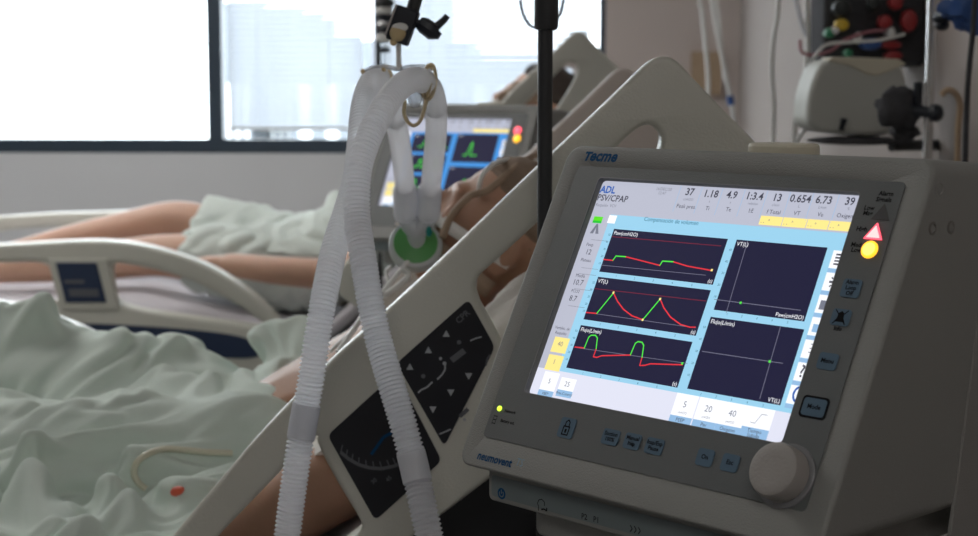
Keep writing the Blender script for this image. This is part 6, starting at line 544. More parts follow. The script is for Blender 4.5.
-2,-7,-7,12,2,-1,0,-10,-18,-3,16,-11,2,26,-3,5,-3,-7,1,-13,-5,9,4,-6,4,-1,-3,-4,9,-3,5,1,-8,12,-2,9,-1,-2,-8,-8,4,-2,-2,-2,2,2,-5,-1,4,-4,3,-9,-5,7,-1,0,0,6,5,10,-1,0,1,-7,4,4,-2,3,-1,-11,1,10,-3,-1,-3,6,5,-2,0,-5,-5,-4,11,-9,-14,8,-6,3,3,
1,-4,-14,3,6,5,5,2,-3,3,-3,-3,11,-17,2,4,2,4,-6,-4,-13,3,13,3,4,-15,5,5,1,1,4,-1,-10,-2,-1,-3,0,-2,0,10,0,-5,1,3,-5,-11,8,-3,5,2,8,10,-2,0,-1,-1,4,2,-1,2,-11,-4,17,-2,-9,4,0,2,1,1,-2,-4,-1,-4,-4,11,-9,-14,9,-12,-3,-3,4,4,1,1,2,2,8,4,-3,-2,
-1,2,4,-3,-2,-7,0,13,-17,-6,-1,-3,0,3,3,1,0,4,1,1,0,-3,-2,-3,0,-6,-1,11,-6,3,6,-4,0,0,2,-9,14,0,-5,8,2,6,-2,-10,12,5,-1,-5,-2,-10,16,3,-10,1,7,-1,-12,6,0,-1,-1,1,-3,1,-3,5,-8,-11,8,-5,-1,-1,-2,-2,2,0,2,8,1,0,3,1,-4,2,7,0,-2,-5,-8,-2,-2,-4,
6,-8,-2,1,0,5,-1,2,1,1,-3,-2,-3,-2,9,-6,-3,7,-1,-3,1,-3,5,5,-2,-2,6,8,-9,10,-13,8,0,6,-6,-6,13,-16,9,6,-4,5,0,-1,-1,-7,-4,-3,1,2,1,4,-9,-3,9,4,-10,-8,-3,-3,1,13,-4,-7,1,1,5,0,0,3,2,-6,1,8,2,0,7,-7,2,1,-16,-2,1,-5,-1,-1,0,2,-2,2,4,-2,-2,-4,
11,-13,21,-10,-7,-3,3,1,5,2,-2,1,2,-1,4,7,9,0,-14,19,-13,3,3,-8,4,9,-6,-9,12,2,-14,5,4,-15,-5,-4,10,9,4,-1,-3,-11,12,-1,-11,-3,-1,4,-1,11,-10,-2,13,-11,1,1,2,5,-2,-5,1,5,3,-6,10,-8,-8,0,-4,3,-4,4,-8,-1,0,-2,2,5,7,1,3,-19,26,-17,15,-3,-5,4,
-8,7,-10,2,13,-2,-4,-4,2,9,2,-1,-11,11,-8,1,-1,6,-4,-9,13,-6,-2,0,-7,-10,-2,-3,3,-1,13,11,5,-1,-7,-6,1,-4,0,-1,4,0,-3,0,-6,7,-2,1,-1,3,7,-6,-1,-2,1,3,4,-4,0,-2,-1,-7,2,12,-9,-2,-4,-5,8,-7,1,-2,3,-8,25,-10,6,-14,2,11,-9,5,1,2,3,-3,4,6,-11,
-3,14,-6,2,0,-8,3,-2,1,-2,-4,11,-8,-9,4,4,-10,-1,10,-3,-2,-2,-7,9,5,2,-2,-9,5,1,-2,1,-4,-2,3,2,0,-4,5,-3,3,-2,-1,1,3,-4,1,-2,-1,3,7,1,-7,7,-12,3,12,-11,-5,4,-6,-5,-1,7,-12,18,-5,-8,6,5,9,-10,14,-9,-4,12,-1,-6,2,0,6,-15,11,5,-11,2,0,-3,-1,
-1,0,3,-5,-11,1,-3,0,1,15,-12,13,2,3,-11,-13,8,2,7,-3,-5,3,1,5,-7,-3,1,7,-2,-9,-1,11,-4,1,-3,2,-1,-2,-3,7,3,-5,-6,8,11,-19,8,-4,6,7,-9,-9,-3,-1,-4,-3,15,-3,-11,6,2,8,4,0,-1,12,-12,0,0,3,-5,1,-2,-1,14,-3,2,-14,4,-1,-1,-1,-3,0,0,11,0,-2,1,-6,
-11,11,-14,0,2,17,-7,-15,0,5,8,0,0,2,4,4,-6,-5,11,0,-1,-16,5,-3,3,2,-2,0,-3,0,-3,-2,0,9,-7,3,0,1,6,-3,12,3,-9,0,-8,-12,3,-2,-1,4,21,2,-5,-10,3,-6,5,12,-10,-2,1,-1,-1,1,2,5,-1,-5,8,-1,-6,0,-1,-1,-3,1,-1,5,2,1,5,-9,-14,11,-1,1,-7,15,0,-4,-4,
-2,4,3,2,-5,2,7,7,-1,-5,-2,-4,-9,-1,2,0,5,-2,2,0,-7,9,4,-13,0,1,-1,7,-7,-2,0,9,7,-8,1,-5,0,3,-14,15,1,8,1,-3,4,-9,-3,5,7,-9,-5,-3,-5,10,1,1,-6,6,7,-5,-3,1,-3,2,-1,-8,-4,-2,7,3,3,1,-5,-8,0,0,7,-6,9,5,2,2,3,1,2,2,2,-1,0,0,0,-16,5,-12,8,-5,6,
-6,2,5,-6,15,-20,9,5,-4,-6,8,-16,2,2,2,2,5,-5,1,-1,-1,-7,24,-11,-13,8,15,0,-10,1,-4,-1,3,11,-11,-9,-3,2,10,-3,8,-2,2,-9,7,-3,-3,-4,4,0,-2,-3,-9,5,4,7,-1,-5,7,-3,-7,0,-3,6,10,5,3,4,1,-1,-1,7,0,-5,-18,-5,-1,1,-1,5,-3,0,5,-2,4,2,-4,0,-7,1,1,
-3,1,-1,2,2,-2,5,-2,-1,7,-13,22,4,1,-13,6,-1,2,0,-4,6,-16,-2,1,11,-8,-10,-4,14,-3,6,0,-1,-2,2,-2,1,-8,-9,4,-2,2,3,-9,6,6,7,-1,-11,0,-2,3,-1,0,4,5,12,9,1,1,-2,-6,-10,-14,0,3,0,2,2,-5,3,12,-3,-3,2,0,5,-10,-2,8,-5,2,-1,-2,-1,1,5,-4,-1,2,-8,24,
-4,-21,-1,16,-1,5,0,0,2,-14,12,-15,1,0,-3,5,-4,-4,-7,8,8,-8,0,2,-3,-7,3,-11,-8,6,-1,5,2,5,0,1,0,-3,2,1,-5,8,-5,-5,4,2,8,16,6,0,-4,-5,-3,-10,-6,5,-4,-6,2,4,7,6,0,-12,-7,10,-3,1,1,9,1,-6,-4,-1,0,0,-1,7,-13,7,10,-19,-4,18,-3,-6,7,4,3,-2,-3,
-12,3,-2,2,0,8,1,-12,5,-7,-1,-5,9,1,-3,-3,-4,-5,-6,0,2,1,11,-8,-3,3,3,1,-2,1,10,-5,2,-6,-3,2,1,2,11,3,-5,-4,-2,1,2,-5,2,-1,6,2,2,2,-1,1,0,-5,-12,16,-11,1,-3,17,-8,-2,0,-1,-9,8,9,-3,-14,6,11,-19,1,7,-1,3,2,2,8,-2,-3,-13,2,5,-15,-2,9,-7,-8,
-3,14,5,-4,-3,5,-4,-3,-3,-4,3,-4,1,-1,2,2,4,3,-5,1,1,1,-5,12,-9,-6,1,-4,1,14,9,-2,-6,-3,-2,1,-1,9,-5,10,-3,1,1,1,-2,-7,2,5,-2,0,-4,2,5,-7,-2,-2,9,-13,17,3,-20,18,4,3,-12,-10,1,-5,2,-1,4,11,-1,-5,-12,2,10,1,0,-17,2,8,-4,-3,6,6,-5,2,0,0,0,-6,
-2,-3,-1,2,2,5,6,3,-10,-1,-2,3,2,12,-13,-7,9,2,-5,1,12,3,-6,-5,1,3,2,-1,-6,3,5,-2,9,-15,12,9,-18,10,-15,6,2,5,-3,-9,0,7,2,-10,6,9,-28,4,12,20,-19,-6,10,-9,2,-4,9,9,2,-6,8,5,1,-4,-8,-1,-6,-3,6,1,0,2,1,2,-3,0,-3,2,-5,-1,5,0,1,1,2,-2,0,10,-8,
-3,4,12,-8,-7,2,-5,0,0,13,6,-1,-5,-1,-6,12,-10,-3,7,7,-4,7,7,2,1,-6,-4,-8,-7,7,8,-3,-7,-8,16,9,-2,-2,6,-6,-7,-14,15,-16,1,11,0,-9,-1,8,-1,15,4,2,2,1,-20,2,-1,8,0,-3,1,3,2,0,-1,8,1,-8,-8,2,0,3,0,1,3,4,-4,1,14,-15,-2,12,1,-9,-2,3,9,-8,0,6,1,
1,-2,-2,1,-4,3,-3,7,5,3,-10,-9,9,0,7,-2,-6,-9,10,5,3,-4,3,4,7,-1,-3,-2,-15,0,3,-7,-7,1,3,2,-2,3,19,3,-1,1,1,1,-19,0,6,-2,1,2,3,-1,1,5,0,-7,5,1,-2,0,-10,6,1,0,0,8,-5,0,5,-1,5,-6,10,-3,-10,7,-1,-1,-6,7,0,9,0,-4,-13,15,-14,1,3,7,8,-1,2,-15,-1,
8,7,-5,-2,-3,4,3,4,-9,3,0,-1,-2,-9,14,2,-18,4,5,-10,-1,10,-2,-1,8,7,7,2,-1,-15,-16,3,-2,0,-1,0,1,3,-1,5,3,-3,-3,5,4,-7,5,-7,0,1,0,0,2,1,5,3,-9,4,-4,16,-7,-7,3,6,-2,-1,1,-6,10,5,-6,-14,4,-4,0,-2,5,12,5,-2,-5,-9,7,3,1,-6,-10,2,6,8,-5,-2,-5,2,
7,-9,5,4,-5,-6,18,5,-5,2,-8,2,0,3,1,-1,6,1,-11,1,-5,-1,-4,1,3,1,2,5,-3,0,-2,2,8,-7,-1,2,-2,1,-1,8,-4,-2,21,-14,-13,8,2,11,-9,0,1,3,-6,5,-3,-8,8,12,-2,-8,-10,-1,0,-1,6,5,5,6,-8,-11,6,-8,-5,6,-4,4,0,3,3,-1,0,0,4,-9,4,15,3,-6,7,6,-9,-1,-5,1,
-1,-4,-6,-4,-5,-2,-4,0,-7,-1,-2,3,5,1,5,-1,2,-3,-1,2,0,0,-1,6,-7,16,3,-14,0,7,8,-4,-13,-8,7,12,-9,1,-4,0,2,3,2,-10,8,10,2,-5,-11,9,-8,-6,7,10,-5,9,-10,-12,6,5,7,-1,-20,5,0,4,8,-5,-1,-1,16,9,-1,2,-1,-5,8,0,-5,-12,-3,-6,-2,-5,0,-10,8,-9,-3,
-2,-4,1,3,3,3,2,2,-2,-2,1,-2,8,-3,2,-1,1,-3,7,6,-8,-1,4,7,1,-9,-10,4,-3,3,-1,-4,4,-5,4,4,-6,3,5,5,-1,-12,12,-9,-2,12,4,-14,13,-10,9,-3,-5,-13,22,-20,3,3,2,12,-4,1,6,6,5,2,3,-12,-14,13,6,-12,-8,-1,-7,0,-3,-11,5,0,-8,-1,1,2,-1,5,0,2,2,-5,1,9,
-15,3,2,0,0,5,5,-6,-3,7,-3,-6,5,4,3,-9,-2,5,-7,9,-6,-1,-5,-4,1,-2,-1,4,3,10,-6,-4,10,7,-11,6,0,0,-2,-9,-2,-1,11,3,7,-17,0,8,-1,11,-4,-5,7,5,-9,2,3,-5,-4,9,7,-12,-14,-2,-2,2,1,-8,-1,-3,-2,0,0,2,6,1,-1,7,7,-2,-15,7,-9,3,-2,-1,3,-5,5,1,6,-6,0,
-1,-1,0,0,-1,2,7,-14,15,-19,17,9,6,-3,-11,-14,-1,2,19,-17,5,-6,1,10,2,-11,15,-4,6,3,-15,1,9,-2,-10,-4,3,10,11,-4,-5,3,2,-10,-7,16,-5,-13,11,9,-12,-14,-4,5,-11,1,3,-1,-1,-1,0,8,-6,-1,13,-1,-4,8,4,0,-6,-13,12,3,-10,-10,6,2,-10,5,5,-6,2,0,13,
-13,-1,1,16,-24,24,1,-5,-4,-6,1,7,-2,0,-10,17,-15,-2,7,-1,-1,12,6,3,-15,-7,17,-18,5,11,-3,-4,-2,-9,14,-11,6,-7,-2,11,8,-17,-2,4,-4,8,-1,-1,-7,7,-11,0,3,2,1,4,-5,-5,4,13,-15,1,-1,-3,15,3,0,-6,1,-10,6,-7,-8,20,-5,-16,16,1,-6,2,4,9,-15,-2,4,6,
-5,0,3,-4,7,5,-1,0,-15,2,6,2,-4,-2,0,3,14,-2,1,6,1,-3,-2,-11,5,-1,3,2,-8,-14,15,-3,-7,0,1,6,10,-2,-3,-9,-2,11,-5,-5,-5,-9,-1,2,3,1,-2,-1,-3,2,3,12,-7,-6,10,-17,13,9,1,-22,23,-15,5,2,-13,-2,0,-5,15,7,-6,-8,6,9,-14,1,13,-2,-5,-12,0,0,6,-3,1,
12,-1,-11,12,-6,0,-3,1,-1,8,5,7,0,0,2,-1,-9,0,4,-2,-1,-12,-1,1,-5,13,-14,2,-1,7,3,1,-11,1,9,-3,-13,-3,-3,0,0,3,-3,2,5,-10,-1,5,3,12,-20,19,-19,2,8,-3,6,0,-3,0,-16,13,7,-15,-4,13,9,-9,-10,6,1,-4,-1,3,-4,2,1,-1,1,3,1,-6,2,5,-1,6,-10,1,3,-2,0,
1,-1,-8,0,3,2,8,8,-9,2,6,-3,-4,-4,11,-16,0,-1,5,-4,2,-2,-2,1,8,-1,9,-6,4,-5,3,2,-1,0,5,3,-12,-2,9,7,-1,-17,18,-9,12,-7,-1,8,-5,-16,19,-14,-9,12,6,-12,7,6,-8,-8,12,-11,0,5,3,10,-5,-5,-5,10,-7,3,-4,-3,0,9,6,-17,10,-5,-1,-3,0,1,-2,0,2,0,1,8,
-3,6,3,-8,-6,0,11,-6,-5,-3,2,4,0,-6,8,-2,0,22,-11,8,-2,-1,-3,16,-3,-14,7,10,-8,4,1,14,-14,-20,15,-7,18,-4,5,-3,-12,-6,1,11,3,-7,7,-10,0,5,-1,-10,0,9,-8,16,-6,8,-3,-7,0,3,6,4,-8,-11,-1,8,6,8,1,-18,-7,-4,5,5,2,-1,-5,4,-5,8,4,8,-1,-16,-5,11,8,
2,-11,-6,1,-5,11,-11,1,16,6,-4,-1,2,-1,-3,3,8,-5,-10,-1,10,0,-2,-5,30,5,-7,-1,-5,-24,9,8,0,-13,-2,0,-2,2,-2,4,0,-1,-3,-1,14,-3,-2,-2,12,-7,6,-5,-9,21,1,-2,1,-6,-13,-5,13,-2,-1,11,1,-10,-1,-1,-3,-3,6,-7,6,-3,-8,3,11,10,-6,-29,18,4,0,7,-19,
10,-6,1,1,13,-4,0,-7,1,1,4,-9,12,5,-5,-7,-7,0,1,8,-16,16,6,7,-7,-8,-4,10,4,0,-3,-1,-2,-8,0,3,-3,0,0,12,-3,7,-8,-2,3,-6,8,7,-5,2,-1,-4,2,8,-2,-13,-6,0,-1,1,9,16,-5,4,-3,-5,-11,-4,0,-4,-5,-3,-7,6,17,18,-34,5,14,-7,1,-2,1,12,4,0,-5,-3,-4,-1,2,
16,-8,-13,12,8,-5,-2,-12,-4,0,4,-9,0,3,12,1,-8,0,14,3,-3,-2,-9,-1,0,3,7,-6,5,-1,10,-17,7,-4,1,5,-8,13,0,-13,5,-7,-1,1,12,7,-10,-6,-1,-1,0,5,13,-5,1,-10,-4,2,-3,11,5,2,-3,-18,-14,5,32,-24,-5,9,7,-6,-1,5,13,-1,-2,-8,7,-2,4,-2,6,-9,-7,11,11,0,
3,-3,-4,-6,-6,-7,-4,6,7,-2,-6,4,10,0,-9,7,-5,-2,-3,5,12,-8,1,-1,-2,14,-14,-5,0,14,-2,9,-14,-9,9,6,-11,-7,2,14,7,-2,-9,-8,1,-1,2,2,13,-14,-3,8,-3,8,-9,9,0,-6,1,-22,31,-6,-10,0,0,4,-5,1,11,-3,-16,12,5,1,-9,1,15,-10,-10,3,-4,0,2,3,4,1,0,-4,-7,
6,8,-4,-8,4,11,-1,-4,3,-7,-2,-2,11,3,-2,-7,8,-11,12,-13,7,-6,-1,10,9,-10,6,0,2,-9,-1,4,0,1,-3,5,-18,2,0,1,7,-2,4,-3,-4,1,12,-4,3,-3,0,-6,-1,-4,2,0,8,2,-1,-10,-2,8,])
GOWN_DATA = (43, 33, (-0.9987, 3.6907, 0.9657), 0.001, [
10,-2,13,13,8,11,12,16,13,18,15,11,16,7,14,16,13,20,18,20,21,28,26,29,14,13,13,15,11,7,14,18,21,20,3,-8,9,6,12,2,-5,9,14,-8,18,-6,1,7,1,1,-9,0,-1,1,5,-9,8,-1,-4,4,-6,-2,2,5,-2,-3,-6,0,1,2,-12,4,0,-8,-2,1,-3,18,11,-23,6,-5,10,21,-22,3,3,-5,
5,2,-1,2,0,5,-9,2,1,-7,11,-2,-1,-3,1,3,-1,2,-3,-1,-7,-3,3,1,2,-4,2,-15,11,-6,-3,-1,-2,16,-4,9,-7,-2,-2,24,-30,-3,7,4,-3,-2,1,1,0,8,-11,-1,8,-7,3,3,3,-6,-3,3,-1,1,-3,-7,-4,-8,-1,0,17,-11,20,-19,11,-9,4,-3,-3,20,-16,14,-9,4,-12,24,-2,3,1,2,0,
0,-3,1,2,0,-5,1,6,-4,-4,4,1,-3,1,1,-2,-4,6,-12,7,-2,-5,-2,-1,2,19,-11,4,-11,0,-1,-2,8,-5,16,-14,-2,3,8,-7,2,-3,-3,1,4,1,-2,7,1,-12,2,-2,6,-5,2,3,-3,-5,-4,2,-4,2,0,6,7,-12,11,-6,-3,-4,9,8,-11,-7,14,-1,-1,-6,-8,22,-11,2,4,-10,1,8,-4,-1,4,-1,
0,-4,8,-8,7,-6,2,4,-7,-4,0,4,2,1,5,-6,-7,-2,10,-11,8,7,-8,-2,-4,14,-14,-2,-2,6,-3,14,-15,22,11,-12,7,-1,-2,-1,3,2,-1,-1,3,-2,1,-9,1,2,-8,7,4,-7,-1,0,3,0,1,6,-5,-10,9,-3,-3,6,-2,0,-12,17,-7,0,-4,5,3,-5,5,-6,7,3,1,5,0,-10,-1,9,0,-4,-3,5,2,-1,
-2,6,-11,2,2,-2,-6,3,0,1,-5,-3,11,-6,-5,-5,16,-6,-4,4,-3,-5,4,3,-6,2,3,1,-3,7,4,-3,-6,6,-1,1,-3,-4,13,3,-9,4,0,-3,-2,4,-1,-4,-2,-1,0,0,-1,2,-6,2,-1,9,-12,-4,8,-12,1,10,11,-14,-2,8,1,10,-25,5,0,-8,7,-3,0,5,-2,1,6,-15,4,6,-6,6,1,-1,6,-6,4,-7,
-1,0,-9,4,-5,14,-9,-1,3,14,-16,-10,17,-10,-7,12,-2,8,-4,-6,2,6,4,1,7,-8,5,-8,6,-2,-5,-4,13,-7,0,7,-10,2,0,2,7,-5,0,-5,0,6,-3,-2,-2,-4,11,-5,-1,9,-13,0,0,5,-6,10,1,4,1,-14,2,4,2,-3,7,-7,6,-3,-3,1,-1,-4,8,-3,1,4,-2,4,-2,-2,5,-13,7,-5,5,-9,7,
-12,10,5,-8,-3,-2,22,-19,15,-9,-1,3,3,-12,9,-3,0,4,4,-3,-1,5,-3,-3,1,-3,2,2,-1,4,-7,5,3,-8,2,-1,5,-6,2,-5,-3,13,-15,12,0,-9,7,-2,7,-6,14,-9,-3,2,5,-12,4,-5,10,-18,1,0,3,0,0,3,3,-6,3,-2,-2,5,2,8,-11,-1,4,-6,-3,-11,12,-5,11,0,-16,14,-9,-1,2,
2,-1,2,-1,1,1,8,-14,1,7,7,-13,8,1,3,-1,-1,2,4,-3,0,-4,3,6,-6,2,3,-2,1,1,-6,7,-7,3,11,-7,-5,6,13,-19,5,-11,1,-3,9,-8,-2,0,6,-3,12,-1,-16,-1,8,-1,12,5,-4,5,-3,-2,5,0,9,-12,-1,10,-3,-2,-4,8,-8,6,-6,-1,0,-1,5,-7,0,5,4,-19,6,2,-3,-1,1,-3,9,-5,7,
-6,-1,11,-4,5,-4,9,9,-1,-6,3,1,-4,1,3,-2,1,-3,-1,-1,-2,0,10,-6,1,8,-5,-1,-3,-1,9,-7,13,0,-20,2,5,-11,-4,9,-6,14,-1,4,-12,1,1,-2,12,-6,7,1,-2,-3,0,4,0,-3,14,-13,2,0,-5,3,-7,-1,2,3,0,1,-2,1,10,-17,11,-8,5,5,-11,2,7,1,-7,-1,-7,4,-4,10,-7,5,1,
-2,3,9,-8,2,0,-3,3,1,-1,-9,14,-3,-7,2,-2,11,-4,-4,4,-8,8,-4,9,-5,1,1,5,-11,-7,12,-5,-4,6,4,1,-5,-10,5,-3,11,-7,2,-10,9,-1,3,-2,1,3,-6,2,2,-3,0,1,0,0,-1,-2,7,4,-9,8,-7,3,-3,-4,10,2,6,-8,-11,-3,5,-1,-1,2,0,0,6,-2,-3,2,-1,-8,9,-7,4,-3,0,-1,0,
1,0,-3,8,-8,0,2,1,4,-8,-4,8,3,-5,-2,10,-12,11,-2,2,2,-4,0,-7,1,-1,-1,0,-1,3,2,1,7,-9,8,1,-12,1,0,3,-2,0,-2,-2,-1,0,0,8,-4,-3,0,4,4,3,-9,3,1,10,-15,13,-15,5,-1,7,-4,8,-14,-1,8,-5,-3,0,5,-6,1,6,-4,-3,0,9,-4,-1,0,6,0,-3,-3,-3,7,1,-2,-4,6,-5,3,
-4,1,5,-2,2,-4,5,-3,6,-5,-6,0,16,-2,-7,-7,-1,5,-3,8,-4,4,-12,-3,11,-5,6,-7,10,4,3,-6,1,1,6,-7,-1,2,-3,-1,-4,10,-11,8,-4,-8,5,6,9,-6,-4,7,-8,-3,-4,25,2,-1,-16,2,9,-14,-5,2,3,13,-21,-5,11,10,11,-11,3,-4,6,0,0,-5,7,-10,4,3,0,0,-11,5,-2,1,11,
-6,-2,-3,5,7,-13,7,-5,-7,7,20,-3,-7,-7,-6,7,4,-7,-3,1,13,-8,6,-2,4,-4,10,-5,-7,2,3,-2,1,1,-3,0,4,-2,5,-3,1,-7,6,-3,5,-2,3,-10,9,-7,1,-2,-5,19,1,2,-4,-15,18,-20,12,2,3,-14,13,-10,5,-11,10,4,3,-1,-5,5,-3,-1,6,-4,-2,3,3,-4,0,-5,8,-5,3,-4,-7,
12,-7,-1,6,-9,0,1,-3,17,-2,-11,8,5,7,-16,3,-2,10,-15,6,-6,5,-4,6,-2,0,-1,-11,11,4,-2,-3,1,-4,4,6,-3,5,-8,4,-4,-1,5,-18,19,-10,-1,11,2,-15,-8,-3,22,8,-9,3,-12,11,1,-18,14,7,-8,-2,-1,-1,0,2,2,2,3,-6,-5,1,11,-8,9,-8,0,0,-4,5,-14,5,1,1,9,-16,
10,-1,-1,-14,13,-7,6,4,-3,16,-21,17,-17,3,6,-4,7,-5,4,-8,2,5,1,-4,6,0,-5,3,1,-10,7,-8,6,2,8,-11,3,6,0,-8,-5,1,9,-6,4,1,6,-17,5,1,2,5,-6,9,-22,5,-1,19,-14,0,11,-5,5,-16,5,-3,9,-10,2,12,-12,2,1,-3,3,-7,-4,1,10,-2,2,-1,9,-18,-2,3,11,-4,-3,5,
-13,7,7,-11,11,0,-4,1,-2,0,-6,16,-11,-2,3,-16,15,2,3,-2,8,-11,-5,8,-7,6,2,-1,4,-4,-6,11,1,-8,-7,-3,24,-14,-4,2,-8,4,-3,14,-1,-4,10,-8,6,-4,12,-13,-6,0,1,11,-10,-10,16,-18,36,9,-8,-4,2,-8,-5,-5,15,-9,-3,-4,-5,10,-7,-4,0,-6,1,0,-5,4,9,-2,-5,
12,-10,5,7,0,4,7,10,10,12,2,8,-7,6,-4,8,8,3,10,-5,11,-4,-4,10,-4,2,-19,18,-2,-3,5,-17,14,-5,-2,11,-11,10,2,-3,-17,14,-2,-7,14,-17,-1,15,0,-3,-3,-1,6,0,-14,13,-4,11,-6,2,5,15,3,-9,4,-3,2,7,-2,1,-15,3,12,-4,0,-14,17,2,-15,11,-16,16,-6,-1,-11,
16,5,-8,10,-1,-10,5,-2,2,-1,-11,16,-2,-4,7,-4,-2,-4,3,12,-3,3,3,4,-7,1,1,-2,3,2,-10,10,-2,2,-9,3,3,2,2,-20,11,9,-3,4,-12,10,7,-6,-1,-11,11,-8,5,2,-1,-1,0,-3,6,3,-13,5,16,-3,1,2,-2,-1,1,5,-2,-2,-8,9,-8,4,1,3,-6,6,-9,7,4,-7,4,6,-7,8,-6,3,-7,
-4,7,-12,13,-12,-1,-5,14,3,0,-5,-2,9,-10,14,0,3,-4,-2,9,-5,-4,4,-1,2,-8,0,4,7,-8,6,1,-3,-8,5,3,1,1,-3,3,2,-18,18,-7,-2,5,-10,14,-8,-6,11,-1,-5,7,-4,7,-2,18,-5,4,-5,5,-8,10,-2,-1,0,-3,-2,1,5,-8,9,-4,0,4,-2,-2,-2,4,-8,3,-3,-6,14,-16,17,2,-8,
6,-11,11,-1,-4,-1,4,-3,4,-6,1,15,-3,0,10,-1,-2,-12,-5,9,-4,2,7,-4,0,5,0,-8,1,8,2,0,-10,4,-3,4,0,-3,-4,4,-5,11,-1,-8,5,-3,5,-9,7,0,-3,6,1,1,17,-2,-4,7,-3,-1,-4,9,-11,8,2,1,0,-5,0,-2,5,1,-7,-2,3,4,-6,9,-8,-12,16,1,1,-3,-5,8,-3,-1,2,-2,1,-3,
-1,3,2,2,-1,5,13,-1,-8,8,0,-1,-4,6,-1,1,-7,5,-2,-3,1,5,-9,-1,6,2,5,-1,-3,-7,10,-15,9,-5,4,-2,2,9,-14,0,-3,10,3,0,-5,-3,-1,8,10,-8,15,-4,-10,9,4,-7,-2,2,8,2,-4,-1,3,-5,3,5,-3,4,-6,5,-1,-4,2,-9,6,-8,10,1,-11,3,0,6,-1,-2,-1,5,1,-2,2,-1,-7,16,
-3,-15,17,-1,-10,8,0,3,0,-7,3,8,-7,1,3,-5,3,7,-8,5,2,-2,-2,0,2,0,0,3,-6,6,-5,-4,7,-6,2,2,0,-3,1,-4,7,-7,9,5,-5,-12,10,7,-11,12,-1,5,-5,2,-15,11,5,-5,3,-10,13,-1,3,-9,-6,8,0,0,0,5,4,-2,1,-6,2,7,-6,4,-3,-2,-5,6,-7,1,6,16,-11,13,-10,4,-9,14,
-9,9,-4,2,-7,5,6,-12,7,-2,4,-3,4,0,1,0,-5,-1,0,4,-5,-4,13,-3,3,1,0,7,-7,-3,-13,11,-2,4,-9,6,17,1,-8,5,-10,12,-13,14,-17,-2,13,3,3,-12,17,-6,0,2,-14,6,7,-3,-2,-6,7,-3,-8,0,2,3,9,-2,-5,2,9,-11,5,1,-7,0,8,-9,4,17,1,-6,-1,1,3,3,-4,2,-1,-9,0,11,
2,-6,2,-2,3,2,-4,-10,13,0,-1,-14,13,4,-7,-1,-2,-2,11,-5,-3,-8,16,-18,2,13,-8,5,1,-5,15,3,-2,5,-3,-7,7,-12,8,2,6,-1,-5,-2,-6,0,7,-4,10,-4,-4,1,2,-8,7,2,-1,1,3,-2,-4,-4,6,-10,1,-9,18,-1,-9,10,-13,12,-11,12,4,3,-6,3,0,-1,5,3,-3,-4,5,-11,6,1,0,
-5,7,-8,0,5,-7,8,0,0,-11,2,13,-1,-8,0,0,4,2,-10,3,-6,8,2,1,-1,-7,9,13,6,0,-4,3,-1,-5,8,-8,5,-3,-6,10,-6,1,5,3,-5,4,-1,-1,-3,-9,11,1,-2,0,-3,3,-3,-1,3,-4,-1,8,-1,-4,-2,0,-3,6,2,-3,19,-11,6,4,-3,-3,5,1,-4,1,2,-2,-2,2,-2,-2,4,2,-6,8,-8,0,6,-1,
-2,-3,7,-7,-2,5,-6,2,1,-2,8,-3,3,-6,-3,8,-5,3,-2,7,10,-9,12,-4,-2,-2,5,0,-6,6,2,0,-3,4,-4,-6,4,-4,2,2,4,0,0,-4,-3,5,2,-5,1,0,-2,-5,10,-11,10,-8,11,-5,-5,7,1,-4,15,-10,14,-17,6,11,-1,-14,15,-3,-9,10,-4,5,-14,12,-2,-10,11,-6,-2,7,-5,9,-2,1,
-4,5,-4,-2,10,-10,4,-8,8,-3,-1,-5,9,-8,-5,7,7,-2,18,-16,17,-6,1,6,-6,1,2,4,-8,2,3,6,-13,9,-3,0,-7,9,-12,13,-2,3,-1,-4,3,3,-1,-2,4,-2,-3,-14,12,4,-6,3,3,0,-9,5,4,1,8,-14,19,-17,7,16,-22,-1,15,-1,-4,1,2,7,-14,9,-17,20,-1,-2,-3,-5,9,1,0,-3,7,
2,-2,-5,-7,7,0,-13,11,-2,-1,2,1,2,-11,7,-14,13,-3,-3,15,-20,-5,24,-4,-4,-3,13,-21,5,8,6,-9,6,-12,4,14,-13,12,-5,10,-3,2,-6,5,-3,-5,8,-8,2,2,-12,12,-5,3,-1,-1,9,-7,12,-11,19,-14,11,1,-7,-9,16,-6,-1,-6,20,0,-18,11,-8,11,2,2,-18,15,-10,13,4,
-6,-2,3,1,-5,7,-3,-1,0,-4,5,-7,5,-4,10,-3,-5,9,-15,11,-10,13,3,1,-6,6,-9,-10,20,-6,-10,6,8,-5,-2,-8,7,1,13,-11,10,-9,-4,15,-3,-3,-1,8,1,-7,-1,2,-3,-6,7,-2,11,-10,5,-3,0,16,-26,17,-7,4,11,-1,-24,16,-3,-11,16,-1,-3,-5,2,9,5,-2,-11,11,1,-9,11,
3,-11,6,2,-10,6,0,3,-8,-2,8,5,-2,4,-8,4,-9,11,13,-19,20,-22,16,-10,7,1,3,-22,22,-10,-7,24,-14,7,-11,15,0,-5,8,-12,9,3,-14,4,8,2,-2,-4,1,1,4,1,-2,-8,9,-9,1,2,5,0,-7,10,2,-2,-6,-14,-3,-1,12,10,-7,-13,24,-8,-4,13,-6,10,1,-4,2,-5,7,-11,8,-7,4,
4,-6,6,6,-7,-1,0,0,-6,0,6,2,-10,6,-15,18,1,0,10,-19,18,-14,3,-11,16,1,10,3,-18,4,1,13,-6,-8,-7,14,5,-1,-8,13,-14,9,-4,3,10,-8,6,-6,5,-8,1,5,1,-18,16,-5,-14,10,-3,6,-7,7,11,-25,18,-12,22,-18,4,14,-12,9,4,-12,0,16,-4,-2,-9,7,3,1,-10,9,3,-2,
